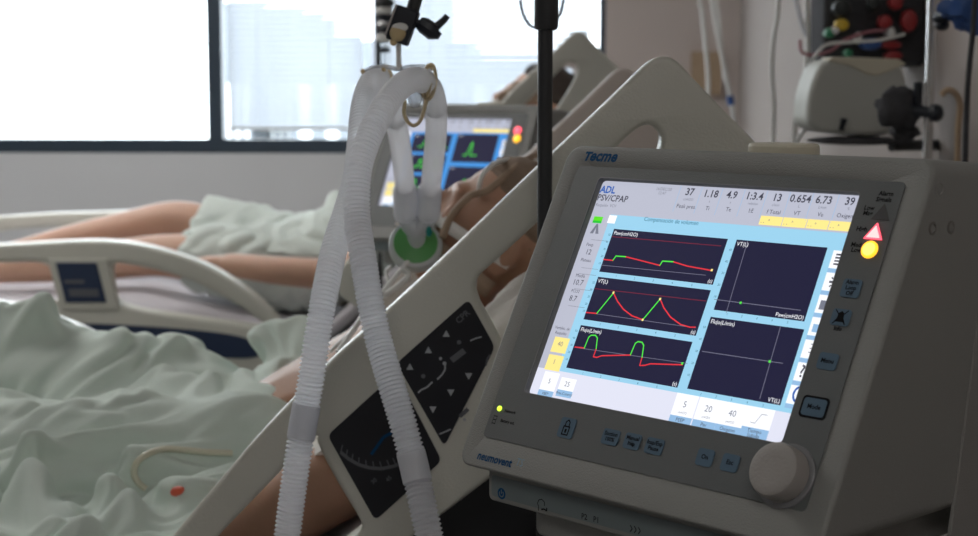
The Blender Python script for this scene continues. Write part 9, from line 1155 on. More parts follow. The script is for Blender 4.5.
def head_parts(mb, c, face, crown, s=1.0):
    f = Vector(face).normalized(); u = Vector(crown); u = (u-f*u.dot(f)).normalized(); r = f.cross(u)
    M = Matrix(((r.x, f.x, u.x), (r.y, f.y, u.y), (r.z, f.z, u.z)))
    def P(x, y, z): return Vector(c)+M @ (Vector((x, y, z))*s)
    def B(x, y, z, a, b2, c2, rot=None):
        MM = M.to_4x4() @ (rot if rot else Matrix.Identity(4)); mb.blob(P(x, y, z), (a*s, b2*s, c2*s), 'skin', 24, M=MM)
    B(0, -.012, .028, .074, .094, .080)           # cranium
    B(0, .022, -.020, .060, .068, .075)           # face
    B(0, .048, -.072, .036, .034, .030)           # jaw and chin
    B(-.030, .020, -.055, .026, .040, .034); B(.030, .020, -.055, .026, .040, .034)
    B(0, .078, .022, .042, .014, .012)            # brow
    B(-.034, .066, -.012, .019, .018, .016); B(.034, .066, -.012, .019, .018, .016)   # cheekbones
    mb.tube([P(0, .084, .018), P(0, .094, 0), P(0, .106, -.018), P(0, .100, -.026)], [.007*s, .0085*s, .0105*s, .009*s], 'skin', 12)
    B(-.011, .090, -.024, .008, .010, .007); B(.011, .090, -.024, .008, .010, .007)
    B(-.027, .072, .009, .014, .012, .011); B(.027, .072, .009, .014, .012, .011)     # closed eyes
    B(0, .086, -.047, .022, .010, .0058); B(0, .084, -.057, .019, .010, .0065)        # lips
    for sx in (-1, 1):
        B(sx*.074, -.010, -.006, .007, .019, .031); B(sx*.079, -.016, .004, .006, .010, .018)
    return P, M
def person(name, chains, hc, face, crown, neck, m, label, voxel=.0052):
    mb = MB(); P, M = head_parts(mb, hc, face, crown)
    sk = []
    for ch in chains: sk.append(skin(ch))
    bm = bmesh.new()
    for me in sk: bm.from_mesh(me); bpy.data.meshes.remove(me)
    hm = mb.mesh('h'); bm.from_mesh(hm); bpy.data.meshes.remove(hm)
    me = bpy.data.meshes.new(name); bm.to_mesh(me); bm.free()
    o = bpy.data.objects.new(name, me); C.objects.link(o)
    r = o.modifiers.new('r', 'REMESH'); r.mode = 'VOXEL'; r.voxel_size = voxel; r.use_smooth_shade = True
    s = o.modifiers.new('s', 'SMOOTH'); s.iterations = 5; s.factor = .55
    me = evaled(o)
    co = [v.co for v in me.vertices]; c = Vector((sum(v.x for v in co)/len(co), sum(v.y for v in co)/len(co), min(v.z for v in co)))
    me.transform(Matrix.Translation(-c)); me.materials.clear(); me.materials.append(MATS[m])
    for p in me.polygons: p.use_smooth = True; p.material_index = 0
    o = bpy.data.objects.new(name, me); C.objects.link(o); o.location = c
    tag(o, label, 'person'); return o, P, M, c
def hair(par, c0, P, M, m, seed, beard=False, s=1.0):
    q = MB(); vs = []; seg = 36; rings = 18
    for j in range(rings+1):
        th = math.pi*.60*j/rings
        for k in range(seg):
            a = 2*math.pi*k/seg; d = Vector((math.sin(th)*math.cos(a), math.sin(th)*math.sin(a), math.cos(th)))
            lim = 1.0; front = max(0, d.y)
            jit = 1+.05*noise.noise(d*5+Vector((seed, 0, 0)))+.02*noise.noise(d*17)
            k2 = jit*(1.06 if d.z > .05+.55*front else .93)
            vs.append(P(d.x*.076*k2, -.014+d.y*.096*k2, .028+d.z*.083*k2)-c0)
    fs = [(j*seg+k, (j+1)*seg+k, (j+1)*seg+(k+1) % seg, j*seg+(k+1) % seg) for j in range(rings) for k in range(seg)]
    q.add(vs, fs, m); q.build('hair', par)

# patient on the near bed
h1c = Vector((-.070, 2.0, 1.237)); f1 = Vector((-.80, 0, .60)); u1 = Vector((.60, 0, .80))
body1 = [[(-.55, 2.0, .88, .11, .14), (-.42, 2.0, .895, .10, .13), (-.30, 2.0, .955, .10, .14), (-.20, 2.0, 1.04, .10, .14), (-.14, 2.0, 1.13, .06), (-.10, 2.0, 1.19, .055)],
         [(-.20, 2.0, 1.04, .10, .14), (-.17, 1.88, 1.045, .062), (-.17, 1.82, 1.03, .055), (-.255, 1.76, .985, .050), (-.36, 1.705, .935, .044), (-.46, 1.71, .912, .036), (-.58, 1.73, .905, .027)],
         [(-.20, 2.0, 1.04, .10, .14), (-.17, 2.12, 1.045, .062), (-.17, 2.17, 1.04, .055), (-.27, 2.19, 1.02, .045), (-.34, 2.08, 1.02, .037), (-.42, 1.99, 1.0, .028)],
         [(-.55, 2.0, .88, .11), (-.60, 2.10, .87, .088), (-.80, 2.15, .93, .07), (-.98, 2.17, 1.0, .058), (-1.15, 2.17, .94, .05), (-1.36, 2.15, .875, .034), (-1.46, 2.15, .885, .03), (-1.50, 2.15, .96, .022)],
         [(-.55, 2.0, .88, .11), (-.60, 1.90, .87, .085), (-.80, 1.87, .91, .07), (-.98, 1.87, .925, .052), (-1.15, 1.87, .91, .046), (-1.38, 1.88, .865, .032), (-1.46, 1.88, .875, .03), (-1.50, 1.88, .95, .022)]]
hands1 = hand((-.562, 1.728, .905), (-1, .12, 0), (0, 0, -1), -1, .25)+hand((-.405, 1.997, 1.003), (-.8, -.5, -.25), (.1, 0, -1), 1, .25)
p1, P1_, M1_, c1_ = person('person', [[*body1]]+[[h] for h in hands1], h1c, f1, u1, None, 'skin', 'patient on the near bed, mostly hidden by rail and green blanket, ventilated')
hair(p1, c1_, P1_, M1_, 'hair_net', 3)
# patient on the far bed
h2c = Vector((-.050, 3.87, 1.375)); f2 = Vector((-.90, 0, .43)); u2 = Vector((.43, 0, .90))
body2 = [[(-.60, 3.87, .985, .12, .15), (-.46, 3.87, 1.05, .11, .14), (-.32, 3.87, 1.14, .11, .15), (-.22, 3.87, 1.22, .10, .14), (-.145, 3.87, 1.27, .06), (-.09, 3.87, 1.315, .055)],
         [(-.22, 3.87, 1.22, .10, .14), (-.20, 3.74, 1.245, .062), (-.21, 3.69, 1.235, .052), (-.34, 3.63, 1.12, .047), (-.48, 3.550, 1.010, .040), (-.62, 3.540, 1.02, .035), (-.765, 3.560, 1.035, .027)],
         [(-.22, 3.87, 1.22, .10, .14), (-.20, 4.0, 1.245, .062), (-.21, 4.05, 1.235, .052), (-.34, 4.11, 1.10, .045), (-.46, 4.13, .99, .038), (-.56, 4.10, .985, .034), (-.66, 4.08, .985, .027)],
         [(-.60, 3.87, .985, .12), (-.66, 3.97, .995, .088), (-.80, 3.96, 1.055, .072), (-.955, 3.95, 1.102, .056), (-1.08, 3.95, 1.075, .050), (-1.22, 3.95, 1.045, .046), (-1.40, 3.95, 1.005, .032), (-1.50, 3.95, .99, .032), (-1.55, 3.95, 1.06, .022)],
         [(-.60, 3.87, .985, .12), (-.66, 3.78, .995, .082), (-.80, 3.75, 1.02, .07), (-.94, 3.74, 1.035, .054), (-1.08, 3.73, 1.02, .050), (-1.22, 3.72, 1.01, .045), (-1.40, 3.71, .995, .032), (-1.50, 3.71, .985, .032), (-1.55, 3.71, 1.06, .022)]]
hands2 = hand((-.745, 3.558, 1.034), (-1, .25, .02), (0, 0, -1), -1, .3)+hand((-.645, 4.08, .985), (-1, -.1, 0), (.1, 0, -1), 1, .3)
p2, P2_, M2_, c2_ = person('person', [[*body2]]+[[h] for h in hands2], h2c, f2, u2, None, 'skin_pale', 'patient on the far bed with bare bent leg and arm outside the gown')
hair(p2, c2_, P2_, M2_, 'hair', 5)
# the gown goes on round the shoulders and down over the near upper arm
q = MB()
def chain(L):
    for a, b in zip(L, L[1:]):
        for k in range(7):
            t = k/6; p = [a[i]*(1-t)+b[i]*t for i in range(6)]; q.blob(p[:3], p[3:], 'gown', 18)
chain([(-.62, 3.86, .995, .11, .160, .112), (-.46, 3.87, 1.05, .12, .170, .118), (-.32, 3.87, 1.14, .12, .178, .120), (-.21, 3.87, 1.225, .10, .165, .105), (-.165, 3.87, 1.26, .07, .09, .07)])
chain([(-.62, 3.80, .995, .10, .10, .105), (-.78, 3.755, 1.015, .08, .088, .088), (-.855, 3.75, 1.025, .05, .078, .074)])
chain([(-.62, 3.95, 1.0, .10, .10, .105), (-.78, 3.96, 1.05, .08, .084, .086), (-.845, 3.955, 1.07, .05, .076, .074)])
chain([(-.23, 3.76, 1.235, .07, .07, .075), (-.22, 3.69, 1.225, .066, .066, .07), (-.34, 3.615, 1.12, .064, .062, .064), (-.42, 3.585, 1.065, .056, .058, .060)])
chain([(-.23, 3.98, 1.235, .07, .07, .075), (-.22, 4.06, 1.225, .066, .066, .07), (-.34, 4.09, 1.13, .062, .062, .064)])
o = bpy.data.objects.new('g', q.mesh('g')); C.objects.link(o); r = o.modifiers.new('r', 'REMESH'); r.mode = 'VOXEL'; r.voxel_size = .011; r.use_smooth_shade = True
r = o.modifiers.new('s', 'SMOOTH'); r.iterations = 4; me = evaled(o)
for v in me.vertices:
    d = noise.noise(v.co*9)*.020+(abs(noise.noise(Vector((v.co.x*16+v.co.z*9, v.co.y*13, v.co.z*20-v.co.x*12))))-.15)*.030; v.co += v.normal*d
g2 = from_mesh(me, 'gown_sleeves', 'gown', gown, Matrix.Translation(-gown.location)); s_ = g2.modifiers.new('s', 'SUBSURF'); s_.levels = 1; s_.render_levels = 1
# tube-holder straps and gauze on the two faces
def strap(P, offs_, m, w, par=None, name='strap'):
    q = MB(); L = []
    for a in range(-100, 101, 8):
        L.append(P(offs_[0]*math.sin(R(a)), -.005+offs_[1]*math.cos(R(a)), offs_[2]+offs_[3]*math.cos(R(a))))
    up = (P(0, 0, 1)-P(0, 0, 0)).normalized()*w; n = len(L)
    q.add([p+up for p in L]+[p-up for p in L], [(i, i+1, n+i+1, n+i) for i in range(n-1)], m)
    return q
def mask(P, label, seed):
    root = empty('tube_holder', P(0, .10, -.05)); o0 = root.location.copy()
    def B(q, name): q.v = [v-o0 for v in q.v]; return q.build(name, root)
    q = strap(P, (.082, .100, -.048, 0), 'brown_tape', .011); o = B(q, 'strap'); s = o.modifiers.new('t', 'SOLIDIFY'); s.thickness = .003
    q = strap(P, (.081, .100, -.010, -.012), 'gauze', .008); o = B(q, 'strap'); s = o.modifiers.new('t', 'SOLIDIFY'); s.thickness = .003
    q = MB(); q.blob(P(0, .099, -.050), (.020, .016, .013), 'gauze', 18, .7, seed); B(q, 'gauze_pad')
    q = MB(); q.blob(P(-.028, .094, -.030), (.018, .014, .014), 'gauze', 16, .6, seed+3); q.blob(P(.034, .092, -.036), (.018, .014, .014), 'gauze', 16, .6, seed+4); B(q, 'gauze_pad')
    for k, (x, y, z, r) in enumerate(((-.072, .050, -.02, .024), (-.066, .060, .02, .021), (-.078, .03, .03, .022), (-.05, .080, -.005, .016))):
        q = MB(); q.blob(P(-x if seed == 1 else x, y, z), (r*1.25, r*.7, r), 'brown_tape', 18, .6, seed+k*3); B(q, 'tape_pad')
    return tag(root, label, 'strap')
mask(P1_, 'brown straps and gauze holding the breathing tube on the near patient', 1)
mask(P2_, 'straps and gauze on the face of the far patient', 9)
# pillows
def pillow(c, ax, sx, sy, sz, label):
    q = MB(); n = 28; t = R(ax); vs = []; fs = []
    for s_ in (1, -1):
        for j in range(n+1):
            for i in range(n+1):
                u = -1+2*i/n; v = -1+2*j/n
                h = max(0, (1-abs(u)**3.5))**.5*max(0, (1-abs(v)**3.5))**.5
                h *= 1+.22*noise.noise(Vector((u*2.4, v*2.4, sx*9+s_)))-.25*math.exp(-(u*u+v*v)*4)*(s_ > 0)
                x = u*sx*(1-.06*(1-abs(v))*abs(u)); y = v*sy*(1-.06*(1-abs(u))*abs(v)); z = s_*h*sz
                vs.append((x*math.cos(t)-z*math.sin(t), y, x*math.sin(t)+z*math.cos(t)))
    N = (n+1)**2
    for s_ in (0, 1):
        for j in range(n):
            for i in range(n): a = s_*N+j*(n+1)+i; fs.append((a, a+1, a+n+2, a+n+1))
    q.add(vs, fs, 'pillow'); o = q.build('pillow'); o.location = c; return tag(o, label, 'pillow')
pillow((.085, 1.99, 1.215), 40, .20, .33, .065, 'pale pillow under the head of the near patient, seen through the rail opening')
pillow((.035, 3.88, 1.33), 41, .17, .31, .040, 'white pillow behind the head of the far patient')
# white cloth bundle seen in the rail opening
q = MB(); q.blob((.005, 1.70, 1.185), (.15, .05, .060), 'pillow', 40, .4, 21, M=Matrix.Rotation(R(-43), 4, 'Y')); 
one('cloth_bundle', q, 'rolled whitish cloth seen through the opening of the near rail', 'cloth')
q = MB(); q.blob((-.255, 1.885, 1.035), (.10, .10, .022), 'sheet', 30, .5, 5, M=Matrix.Rotation(R(-38), 4, 'Y'))
q = MB(); q.blob(at(335, 452, 1.80), (.055, .07, .026), 'gauze', 26, .5, 6, M=Matrix.Rotation(R(-30), 4, 'Y')); q.blob(at(310, 430, 1.86), (.05, .05, .035), 'gauze', 26, .6, 8, M=Matrix.Rotation(R(-30), 4, 'Y'))
one('dressing', q, 'whitish dressing on the shoulder of the near patient under the rail bar', 'dressing')

# ------------------------------------------------------------------ breathing hoses
def hose(name, pts, label, group, smooth_from, cuffs=(), OD=.0125, dark=False):
    P = [at(*p) for p in pts]; base = P[0].copy(); root = empty(name, base)
    S = spline(P, 40); Lc = [0]
    for a, b in zip(S, S[1:]): Lc.append(Lc[-1]+(b-a).length)
    tot = Lc[-1]; step = .00062; n = int(tot/step); res = []; j = 0
    zs = [(at(0, a, 1.40).z, at(0, b, 1.40).z) for a, b in cuffs]; cuffs = []
    for za, zb in zs:
        ss = [l for p, l in zip(S, Lc) if za < p.z < zb and l < tot*.5]; cuffs.append((min(ss)/tot, max(ss)/tot))
    for i in range(n+1):
        s = i*step
        while j < len(Lc)-2 and Lc[j+1] < s: j += 1
        t = (s-Lc[j])/max(1e-9, Lc[j+1]-Lc[j]); res.append((S[j].lerp(S[j+1], min(1, t)), s))
    sf = Lc[smooth_from*40]
    pts1 = []; rad = []; per = .0040
    for p, s in res:
        if s > sf: break
        w = .5+.5*math.cos(2*math.pi*s/per); a = .0020
        for c0, c1 in cuffs:
            if c0*tot < s < c1*tot: a = .0003
        pts1.append(p-base); rad.append(OD-a*(1-w)**1.3)
    q = MB(); q.tube(pts1, rad, 'hose', 24); o = q.build('corrugated_tube', root)
    for e in o.data.edges: e.use_edge_sharp = False
    pts2 = [(p, s) for p, s in res if s > sf-.002]
    q = MB(); q.tube([p-base for p, s in pts2], [OD*.95-.0009*(.5+.5*math.cos(2*math.pi*s/.0052)) for p, s in pts2], 'hose_smooth', 24); o = q.build('patient_side_tube', root)
    for e in o.data.edges: e.use_edge_sharp = False
    for c0, c1 in cuffs:
        k = [p-base for p, s in res if c0*tot < s < c1*tot][::3]; q = MB(); q.tube(k, [OD+.0004]*len(k), 'cuff', 24); q.build('cuff', root)
    return tag(root, label, 'hose', group)
hA = [(512, 575, 1.262), (500, 620, 1.27), (440, 690, 1.30), (340, 670, 1.36), (293, 600, 1.39), (286, 556, 1.395), (288, 530, 1.40), (296, 470, 1.405), (303, 425, 1.41), (311, 380, 1.415), (317, 340, 1.42), (323.7, 300, 1.43), (334, 250, 1.46), (346, 212, 1.49), (355, 180, 1.515), (359.5, 145, 1.54), (361.5, 120, 1.56), (365, 98, 1.59), (372, 82, 1.62), (381, 79.5, 1.66), (390, 94, 1.70), (396, 120, 1.75), (401, 150, 1.81), (404, 178, 1.87), (405, 196, 1.90)]
hB = [(556, 590, 1.235), (548, 630, 1.24), (510, 665, 1.26), (462, 640, 1.30), (441, 595, 1.325), (434, 556, 1.335), (428, 530, 1.34), (415, 470, 1.36), (403.5, 425, 1.37), (390, 380, 1.385), (378.6, 340, 1.40), (370, 300, 1.41), (362.5, 255, 1.425), (357.5, 220, 1.44), (357, 188, 1.45), (361, 160, 1.46), (371, 133, 1.475), (381, 113, 1.49), (391, 97, 1.51), (404, 84, 1.54), (418, 79.5, 1.58), (430, 88, 1.63), (435.5, 108, 1.69), (436, 135, 1.76), (433, 165, 1.83), (430, 196, 1.90)]
hose('breathing_hose', hA, 'white corrugated hose hanging nearer the window side, its loop behind the other', 'pair of breathing hoses', 21, ((438, 404),))
hose('breathing_hose', hB, 'white corrugated hose crossing over in front, running down across the keypads', 'pair of breathing hoses', 22, ((466, 438),))
# Y connector, cuffs and green filter
root = empty('breathing_filter', at(416, 262, 1.915)); r0 = root.location.copy()
def rb(q, name): q.v = [v-r0 for v in q.v]; return q.build(name, root)
for px, px2 in ((405, 405.5), (430, 428)):
    q = MB(); a = at(px, 186, 1.89); b = at(px2, 219, 1.905); q.tube([a, a.lerp(b, .1), a.lerp(b, .85), b], [.0125, .0145, .0142, .0125], 'cuff', 24); rb(q, 'hose_cuff')
q = MB(); c = at(416.5, 232, 1.91)
for px, pp in ((405.5, 216), (428, 216)): a = at(px, pp, 1.905); q.tube([a, a.lerp(c, .6), c], [.0115, .0125, .012], 'clear_plastic', 20)
q.tube([c+Vector((0, 0, .008)), at(416.5, 250, 1.915)], [.0125, .0105], 'clear_plastic', 20); rb(q, 'y_connector')
ax = Vector((.10, -.86, .50)).normalized(); FM = frame_of(at(415.5, 245.5, 1.92), ax.orthogonal(), ax)
q = MB(); q.lathe([(.0318, -.010), (.0325, -.006), (.0325, .003), (.0315, .006), (.0275, .0075), (.0265, .0075)], 'cuff', FM, 48); rb(q, 'filter_rim')
q = MB(); q.lathe([(.0300, -.009), (.0285, -.0125), (.018, -.017), (.008, -.02)], 'filter_green', FM, 40); q.lathe([(.0270, .006), (.0265, .0085), (.018, .0100), (.010, .0135), (.006, .0135)], 'filter_green', FM, 40); rb(q, 'filter_body')
q = MB(); a = at(429, 231.5, 1.895); q.blob(a, (.0040, .004, .0065), 'teal', 12); rb(q, 'sampling_port')
q = MB(); a = at(415, 246, 1.93); q.tube([a, at(425, 243, 1.96), P1_(0, .115, -.055)], .0085, 'clear_plastic', 16); rb(q, 'catheter_mount')
tag(root, 'round green breathing filter with clear Y piece hanging from the two hoses', 'filter')
# thin lines around the filter
def line(name, pts, r, m, label, cat, group=None, n=8):
    q = MB(); q.tube(spline([at(*p) if len(p) == 3 else Vector(p[:3]) for p in pts], n), r, m, 10); return one(name, q, label, cat, group)
line('catheter_line', [(408, 262, 1.90), (396, 276, 1.88), (382, 293, 1.86), (366, 312, 1.84), (350, 335, 1.80), (338, 352, 1.78)], .0032, 'tube_white', 'thick whitish catheter running down from the green filter behind the rail', 'tube')
line('catheter_line', [(391, 266, 1.89), (386, 272, 1.89), (388, 284, 1.88), (380, 300, 1.87), (368, 306, 1.86), (352, 330, 1.85), (330, 352, 1.84)], .0022, 'tube_white', 'thin pale catheter looping beside the rail below the filter', 'tube')
line('catheter_line', [(402, 268, 1.87), (408, 276, 1.87), (398, 286, 1.86), (384, 296, 1.86)], .0040, 'tube_white', 'short bent white tube just under the green filter', 'tube')
line('oxygen_tube', [(442, 238, 1.92), (452, 215, 1.93), (470, 196, 1.93), (488, 190, 1.93), (512, 170, 1.96), (526, 160, 2.0), (545, 150, 2.1)], .0045, 'brown_tape', 'brownish tube arching over the face of the near patient', 'tube')
line('oxygen_tube', [(478, 196, 1.95), (482, 176, 1.94), (494, 164, 1.95), (510, 160, 2.0), (535, 160, 2.1)], .0030, 'tube_white', 'white tube beside the far rail above the face of the near patient', 'tube')
# catheter lying on the blanket
def on_blanket(px, py, lift=.005):
    r = ray(px, py).normalized(); h = bvh1.ray_cast(CAM, r)
    return (h[0]-r*lift) if h[0] else at(px, py, 1.75)
q = MB(); q.tube(spline([on_blanket(*p) for p in ((146, 489), (138, 482), (134, 472), (138, 461), (150, 453), (165, 449), (185, 450), (205, 452), (232, 453))], 8), .0038, 'tube_yellowish', 10); one('feeding_tube', q, 'yellowish tube curved on the green blanket beside the rail bar', 'tube')
q = MB(); a = on_blanket(172, 493, .004); b = on_blanket(183, 489, .004); q.tube([a, a.lerp(b, .3), a.lerp(b, .7), b], [.003, .0058, .0050, .0025], 'red_clip', 12); one('tube_clip', q, 'small red clip on the blanket near the rail bar', 'clip')

# ------------------------------------------------------------------ hose support arm
YA = 1.62
root = empty('hose_support_arm', at(398, 78, YA)); r0 = root.location.copy()
def PX(x, y, Y=YA): return at(x, y, Y)
q = MB(); q.tube([PX(411, 16), PX(417, -6), PX(428, -60), PX(455, -190)], .0068, 'dark_metal', 20); rb(q, 'arm_tube')
cc = PX(402.5, 27); ux = (PX(419, 10.5)-PX(397.5, 7.5)); uz = (PX(397.5, 7.5)-PX(385.5, 40)).normalized()
uxn = (ux-uz*ux.dot(uz)).normalized(); MBk = frame_of(cc, uxn, uz)
q = MB(); q.box((-.0115, -.011, -.0165), (.0115, .011, .0195), 'black_plastic', MBk); o = rb(q, 'clamp_block'); b = o.modifiers.new('b', 'BEVEL'); b.width = .002; b.segments = 2
q = MB(); q.box((-.0132, -.0115, -.014), (-.0112, .0115, .019), 'steel', MBk); rb(q, 'clamp_plate')
q = MB(); q.tube([PX(413, 21), PX(420, 25)], .0045, 'black_plastic', 12); q.tube([PX(419, 22.5), PX(424, 25.5), PX(433, 32), PX(437, 34)], [.0062, .0085, .0088, .0062], 'black_plastic', 8); q.tube([PX(429, 31), PX(436, 27), PX(444, 20), PX(447.5, 15.5)], [.0055, .0042, .0036, .0032], 'black_plastic', 10); q.tube([PX(431, 33), PX(437, 33.5), PX(439, 31)], [.006, .0062, .004], 'black_plastic', 10); rb(q, 'wing_knob')
q = MB(); q.blob(PX(398, 33, YA-.008), (.0088, .0088, .0092), 'gold_ball', 22); rb(q, 'ball_joint')
q = MB(); q.blob(PX(400, 27.5, YA-.010), (.0085, .006, .0048), 'white_plastic', 18); q.blob(PX(393.5, 41, YA-.008), (.004, .004, .005), 'gold_ball', 12); rb(q, 'ball_cap')
q = MB(); q.tube([PX(398.5, 40, YA-.004), PX(398.5, 56), PX(399, 70)], [.0030, .0026, .0030], 'white_plastic', 14); rb(q, 'rod')
q = MB(); q.tube([PX(383, 66), PX(392, 68), PX(399, 69), PX(410, 67), PX(424, 67), PX(432, 70)], .0026, 'clear_plastic', 12)
q.tube([PX(362, 72, 1.62), PX(372, 67), PX(383, 66)], .0018, 'clear_plastic', 10); rb(q, 'hanger_bar')
for x, y in ((363, 71.5), (384, 69), (399.5, 65.5), (431, 68)):
    q = MB(); q.blob(PX(x, y), (.0026, .0026, .0030), 'gold_ball', 10); rb(q, 'hanger_pin')
def ring(cx, cy, Y, a, b, tilt, r, name='elastic_loop'):
    c = PX(cx, cy, Y); pts = []
    for k in range(25):
        t = 2*math.pi*k/24; x = a*math.cos(t); z = b*math.sin(t); pts.append(c+Vector((x*math.cos(R(tilt))-z*math.sin(R(tilt)), x*.6+.3*a*math.sin(t), x*math.sin(R(tilt))+z*math.cos(R(tilt)))))
    q = MB(); q.tube(pts, r, 'elastic', 10, caps=False); rb(q, name)
ring(386, 82, 1.645, .006, .0165, 4, .0016); ring(429, 82, 1.60, .006, .0175, -6, .0020)
q = MB(); q.tube(spline([PX(405, 101, 1.60), PX(404, 113, 1.61), (PX(408, 122, 1.62)), PX(414, 125.5, 1.62), PX(420, 121, 1.62), PX(424, 110, 1.61), PX(427, 97, 1.60), PX(430, 84, 1.585)], 6), [.0019]*43, 'elastic', 10) if False else q.tube(spline([PX(405, 101, 1.60), PX(404, 113, 1.61), PX(408, 122, 1.62), PX(414, 125.5, 1.62), PX(420, 121, 1.62), PX(424, 110, 1.61), PX(427, 97, 1.60), PX(430, 84, 1.585)], 6), .0020, 'elastic', 10)
rb(q, 'elastic_loop')
q = MB(); c = PX(415, 98, 1.60); q.blob(c, (.0075, .0065, .010), 'clear_plastic', 18); rb(q, 'clear_hook')
tag(root, 'black clamp with wing knob and ball joint hanging the hoses', 'support arm')
# ------------------------------------------------------------------ stands, pumps and tubes
def stand_base(root, r, m, n=5, h=.06):
    q = MB()
    for k in range(n):
        a = R(90+360*k/n); d = Vector((math.cos(a), math.sin(a), 0)); q.tube([d*.02+Vector((0, 0, .10)), d*r+Vector((0, 0, .065))], [.014, .010], m, 10)
    q.build('base', root)
    for k in range(n):
        a = R(90+360*k/n); d = Vector((math.cos(a), math.sin(a), 0)); q = MB(); q.lathe([(.026, -.010), (.030, -.006), (.030, .006), (.026, .010)], 'black_plastic', Matrix.Translation(d*r+Vector((0, 0, .030))) @ Matrix.Rotation(a, 4, 'Z') @ Matrix.Rotation(R(90), 4, 'X'), 18); q.build('caster', root)
# dark telescopic stand right behind the large ventilator
p = at(545, 120, 1.455); root = empty('drip_stand', (p.x, p.y, 0))
zc = at(547, 26, 1.455).z
q = MB(); q.tube([(0, 0, .09), (0, 0, zc)], .0068, 'dark_metal', 28); q.build('pole', root)
q = MB(); q.lathe([(.0070, -.004), (.0095, -.003), (.0108, 0), (.0108, .03), (.0100, .031), (.0100, .62), (.0090, .63)], 'dark_metal', Matrix.Translation((0.0008, 0, zc)), 32); q.build('upper_sleeve', root)
stand_base(root, .22, 'dark_metal'); tag(root, 'dark grey telescopic stand directly behind the large ventilator', 'stand')
# chrome drip stand by the wall
p = at(930, 80, 2.55); root = empty('drip_stand', (p.x, p.y, 0))
q = MB(); q.tube([(0, 0, .09), (0, 0, 1.15)], .0105, 'steel', 24); q.tube([(0, 0, 1.15), (0, 0, 2.15)], .0075, 'steel', 24); q.build('pole', root)
q = MB(); q.tube([(-.10, 0, 2.15), (.05, 0, 2.15)], .004, 'steel', 12); q.build('hook_bar', root)
stand_base(root, .055, 'steel', 4)
tag(root, 'chrome drip stand in front of the grey wall box', 'stand')
# stand behind the far ventilator with its clips
p = at(378, 40, 3.32); root = empty('drip_stand', (p.x, p.y, 0))
q = MB(); q.tube([(0, 0, .09), (0, 0, 1.95)], .0058, 'dark_metal', 18); q.build('pole', root)
for py, m, s in ((3, 'dark_metal', 1.3), (11, 'white_plastic', 1.2), (17, 'black_plastic', 1.2), (24, 'steel', 1.0), (30, 'black_plastic', .8), (38, 'white_plastic', 1.2), (50, 'frame_dark', .8)):
    z = at(378, py, 3.32).z; q = MB(); q.blob((.014, -.004, z), (.016*s, .012, .009*s), m, 14, .2, py); q.build('clip', root)
stand_base(root, .05, 'dark_metal', 4)
tag(root, 'thin dark stand with white and black clips behind the hose clamp, against the window', 'stand')
# medical gas panel on the wall
pz = at(860, 66, 2.98).z; root = empty('gas_supply_unit', (.56, 3.13, pz))
q = MB(); q.box((-.075, -.14, 0), (.11, .02, .62), 'dark_grey'); q.build('panel_box', root, bevel=.008)
tag(root, 'grey gas supply panel fixed to the wall above the white monitor box', 'gas panel')
k = 0
for px, py, rx, rz, m, lab in ((841, 8, 9, 9, 'k_black', 'large black gas valve, topmost beside the yellow one'), (841, 25, 7, 6, 'k_yellow', 'yellow gas valve below the large black one'), (829, 33, 5, 5, 'k_green', 'green connector beside the white knob'), (833, 31, 5, 4, 'k_white', 'small white knob below the yellow valve'),
                               (873, 3, 7, 8, 'k_black', 'black gas valve between yellow and red valves'), (884, 22, 7, 7, 'k_red', 'smaller round red gas valve above the white cap'), (908, 21, 8, 11, 'k_red', 'tall red gas valve nearest the chrome stand'), (895, 2, 7, 8, 'k_red', 'red gas valve at the very top of the panel'),
                               (870, 44, 11, 6, 'k_blue', 'blue hose connector above the white monitor box'), (890, 45, 10, 4, 'k_red', 'flat bright red connector beside the blue connector'), (892, 56, 9, 5, 'k_red', 'flat dark red connector resting lowest on the panel'), (848, 53, 4, 4, 'k_green', 'small green connector above the monitor box'), (890, 33, 4, 6, 'k_white', 'white cap hanging between the red valves'), (858, 38, 3, 6, 'k_white', 'thin white nozzle left of the blue connector')):
    c = at(px, py, 2.95); sc = 2.95/1600; q = MB(); M = Matrix.Translation(c) @ Matrix.Rotation(R(90), 4, 'X'); r = max(rx, rz)*sc
    S_ = Matrix.Diagonal((rx/max(rx, rz), rz/max(rx, rz), 1, 1))
    q.lathe([(r*.5, -.045), (r*.5, -.012), (r*.92, -.010), (r, -.004), (r, .010), (r*.85, .016), (r*.3, .018)], m, M @ S_, 22); lab = lab.replace(' left of', ' beside')
    one('gas_valve' if rx > 6 and rz > 6 else 'hose_connector', q, lab, 'valve' if rx > 6 and rz > 6 else 'connector', 'valves and connectors on the gas panel', bevel=0)
# monitor box on its bracket
b = at(856, 138, 2.78); root = empty('monitor_box', b)
def loc(px, py): v = at(px, py, 2.74)-b; return v
out = [loc(*v) for v in ((806, 131), (807, 100), (814, 75), (822, 62), (832, 58.5), (865, 60), (898, 62), (906, 72), (908, 100), (903, 134), (860, 137))]
out = chaikin(out, 1)
q = MB(); q.prism(out, [v+Vector((-.01, .10, 0)) for v in out], 'device_grey'); q.build('housing', root, bevel=.010, seg=3)
q = MB(); o2 = [loc(*v) for v in ((827, 61), (850, 66), (866, 74), (876, 76), (888, 72), (906, 64), (898, 59), (865, 57.5), (832, 57))]; q.prism([v+Vector((0, -.0025, 0)) for v in o2], [v+Vector((0, .09, .001)) for v in o2], 'cream'); q.build('lit_top_patch', root, bevel=.002)  # cream patch: light falling on the box top, put into the colour
q = MB(); o2 = [loc(*v) for v in ((841, 118), (847, 119), (843, 131), (838, 130))]; q.prism([v+Vector((0, -.006, 0)) for v in o2], [v for v in o2], 'black_plastic'); q.build('side_switch', root)
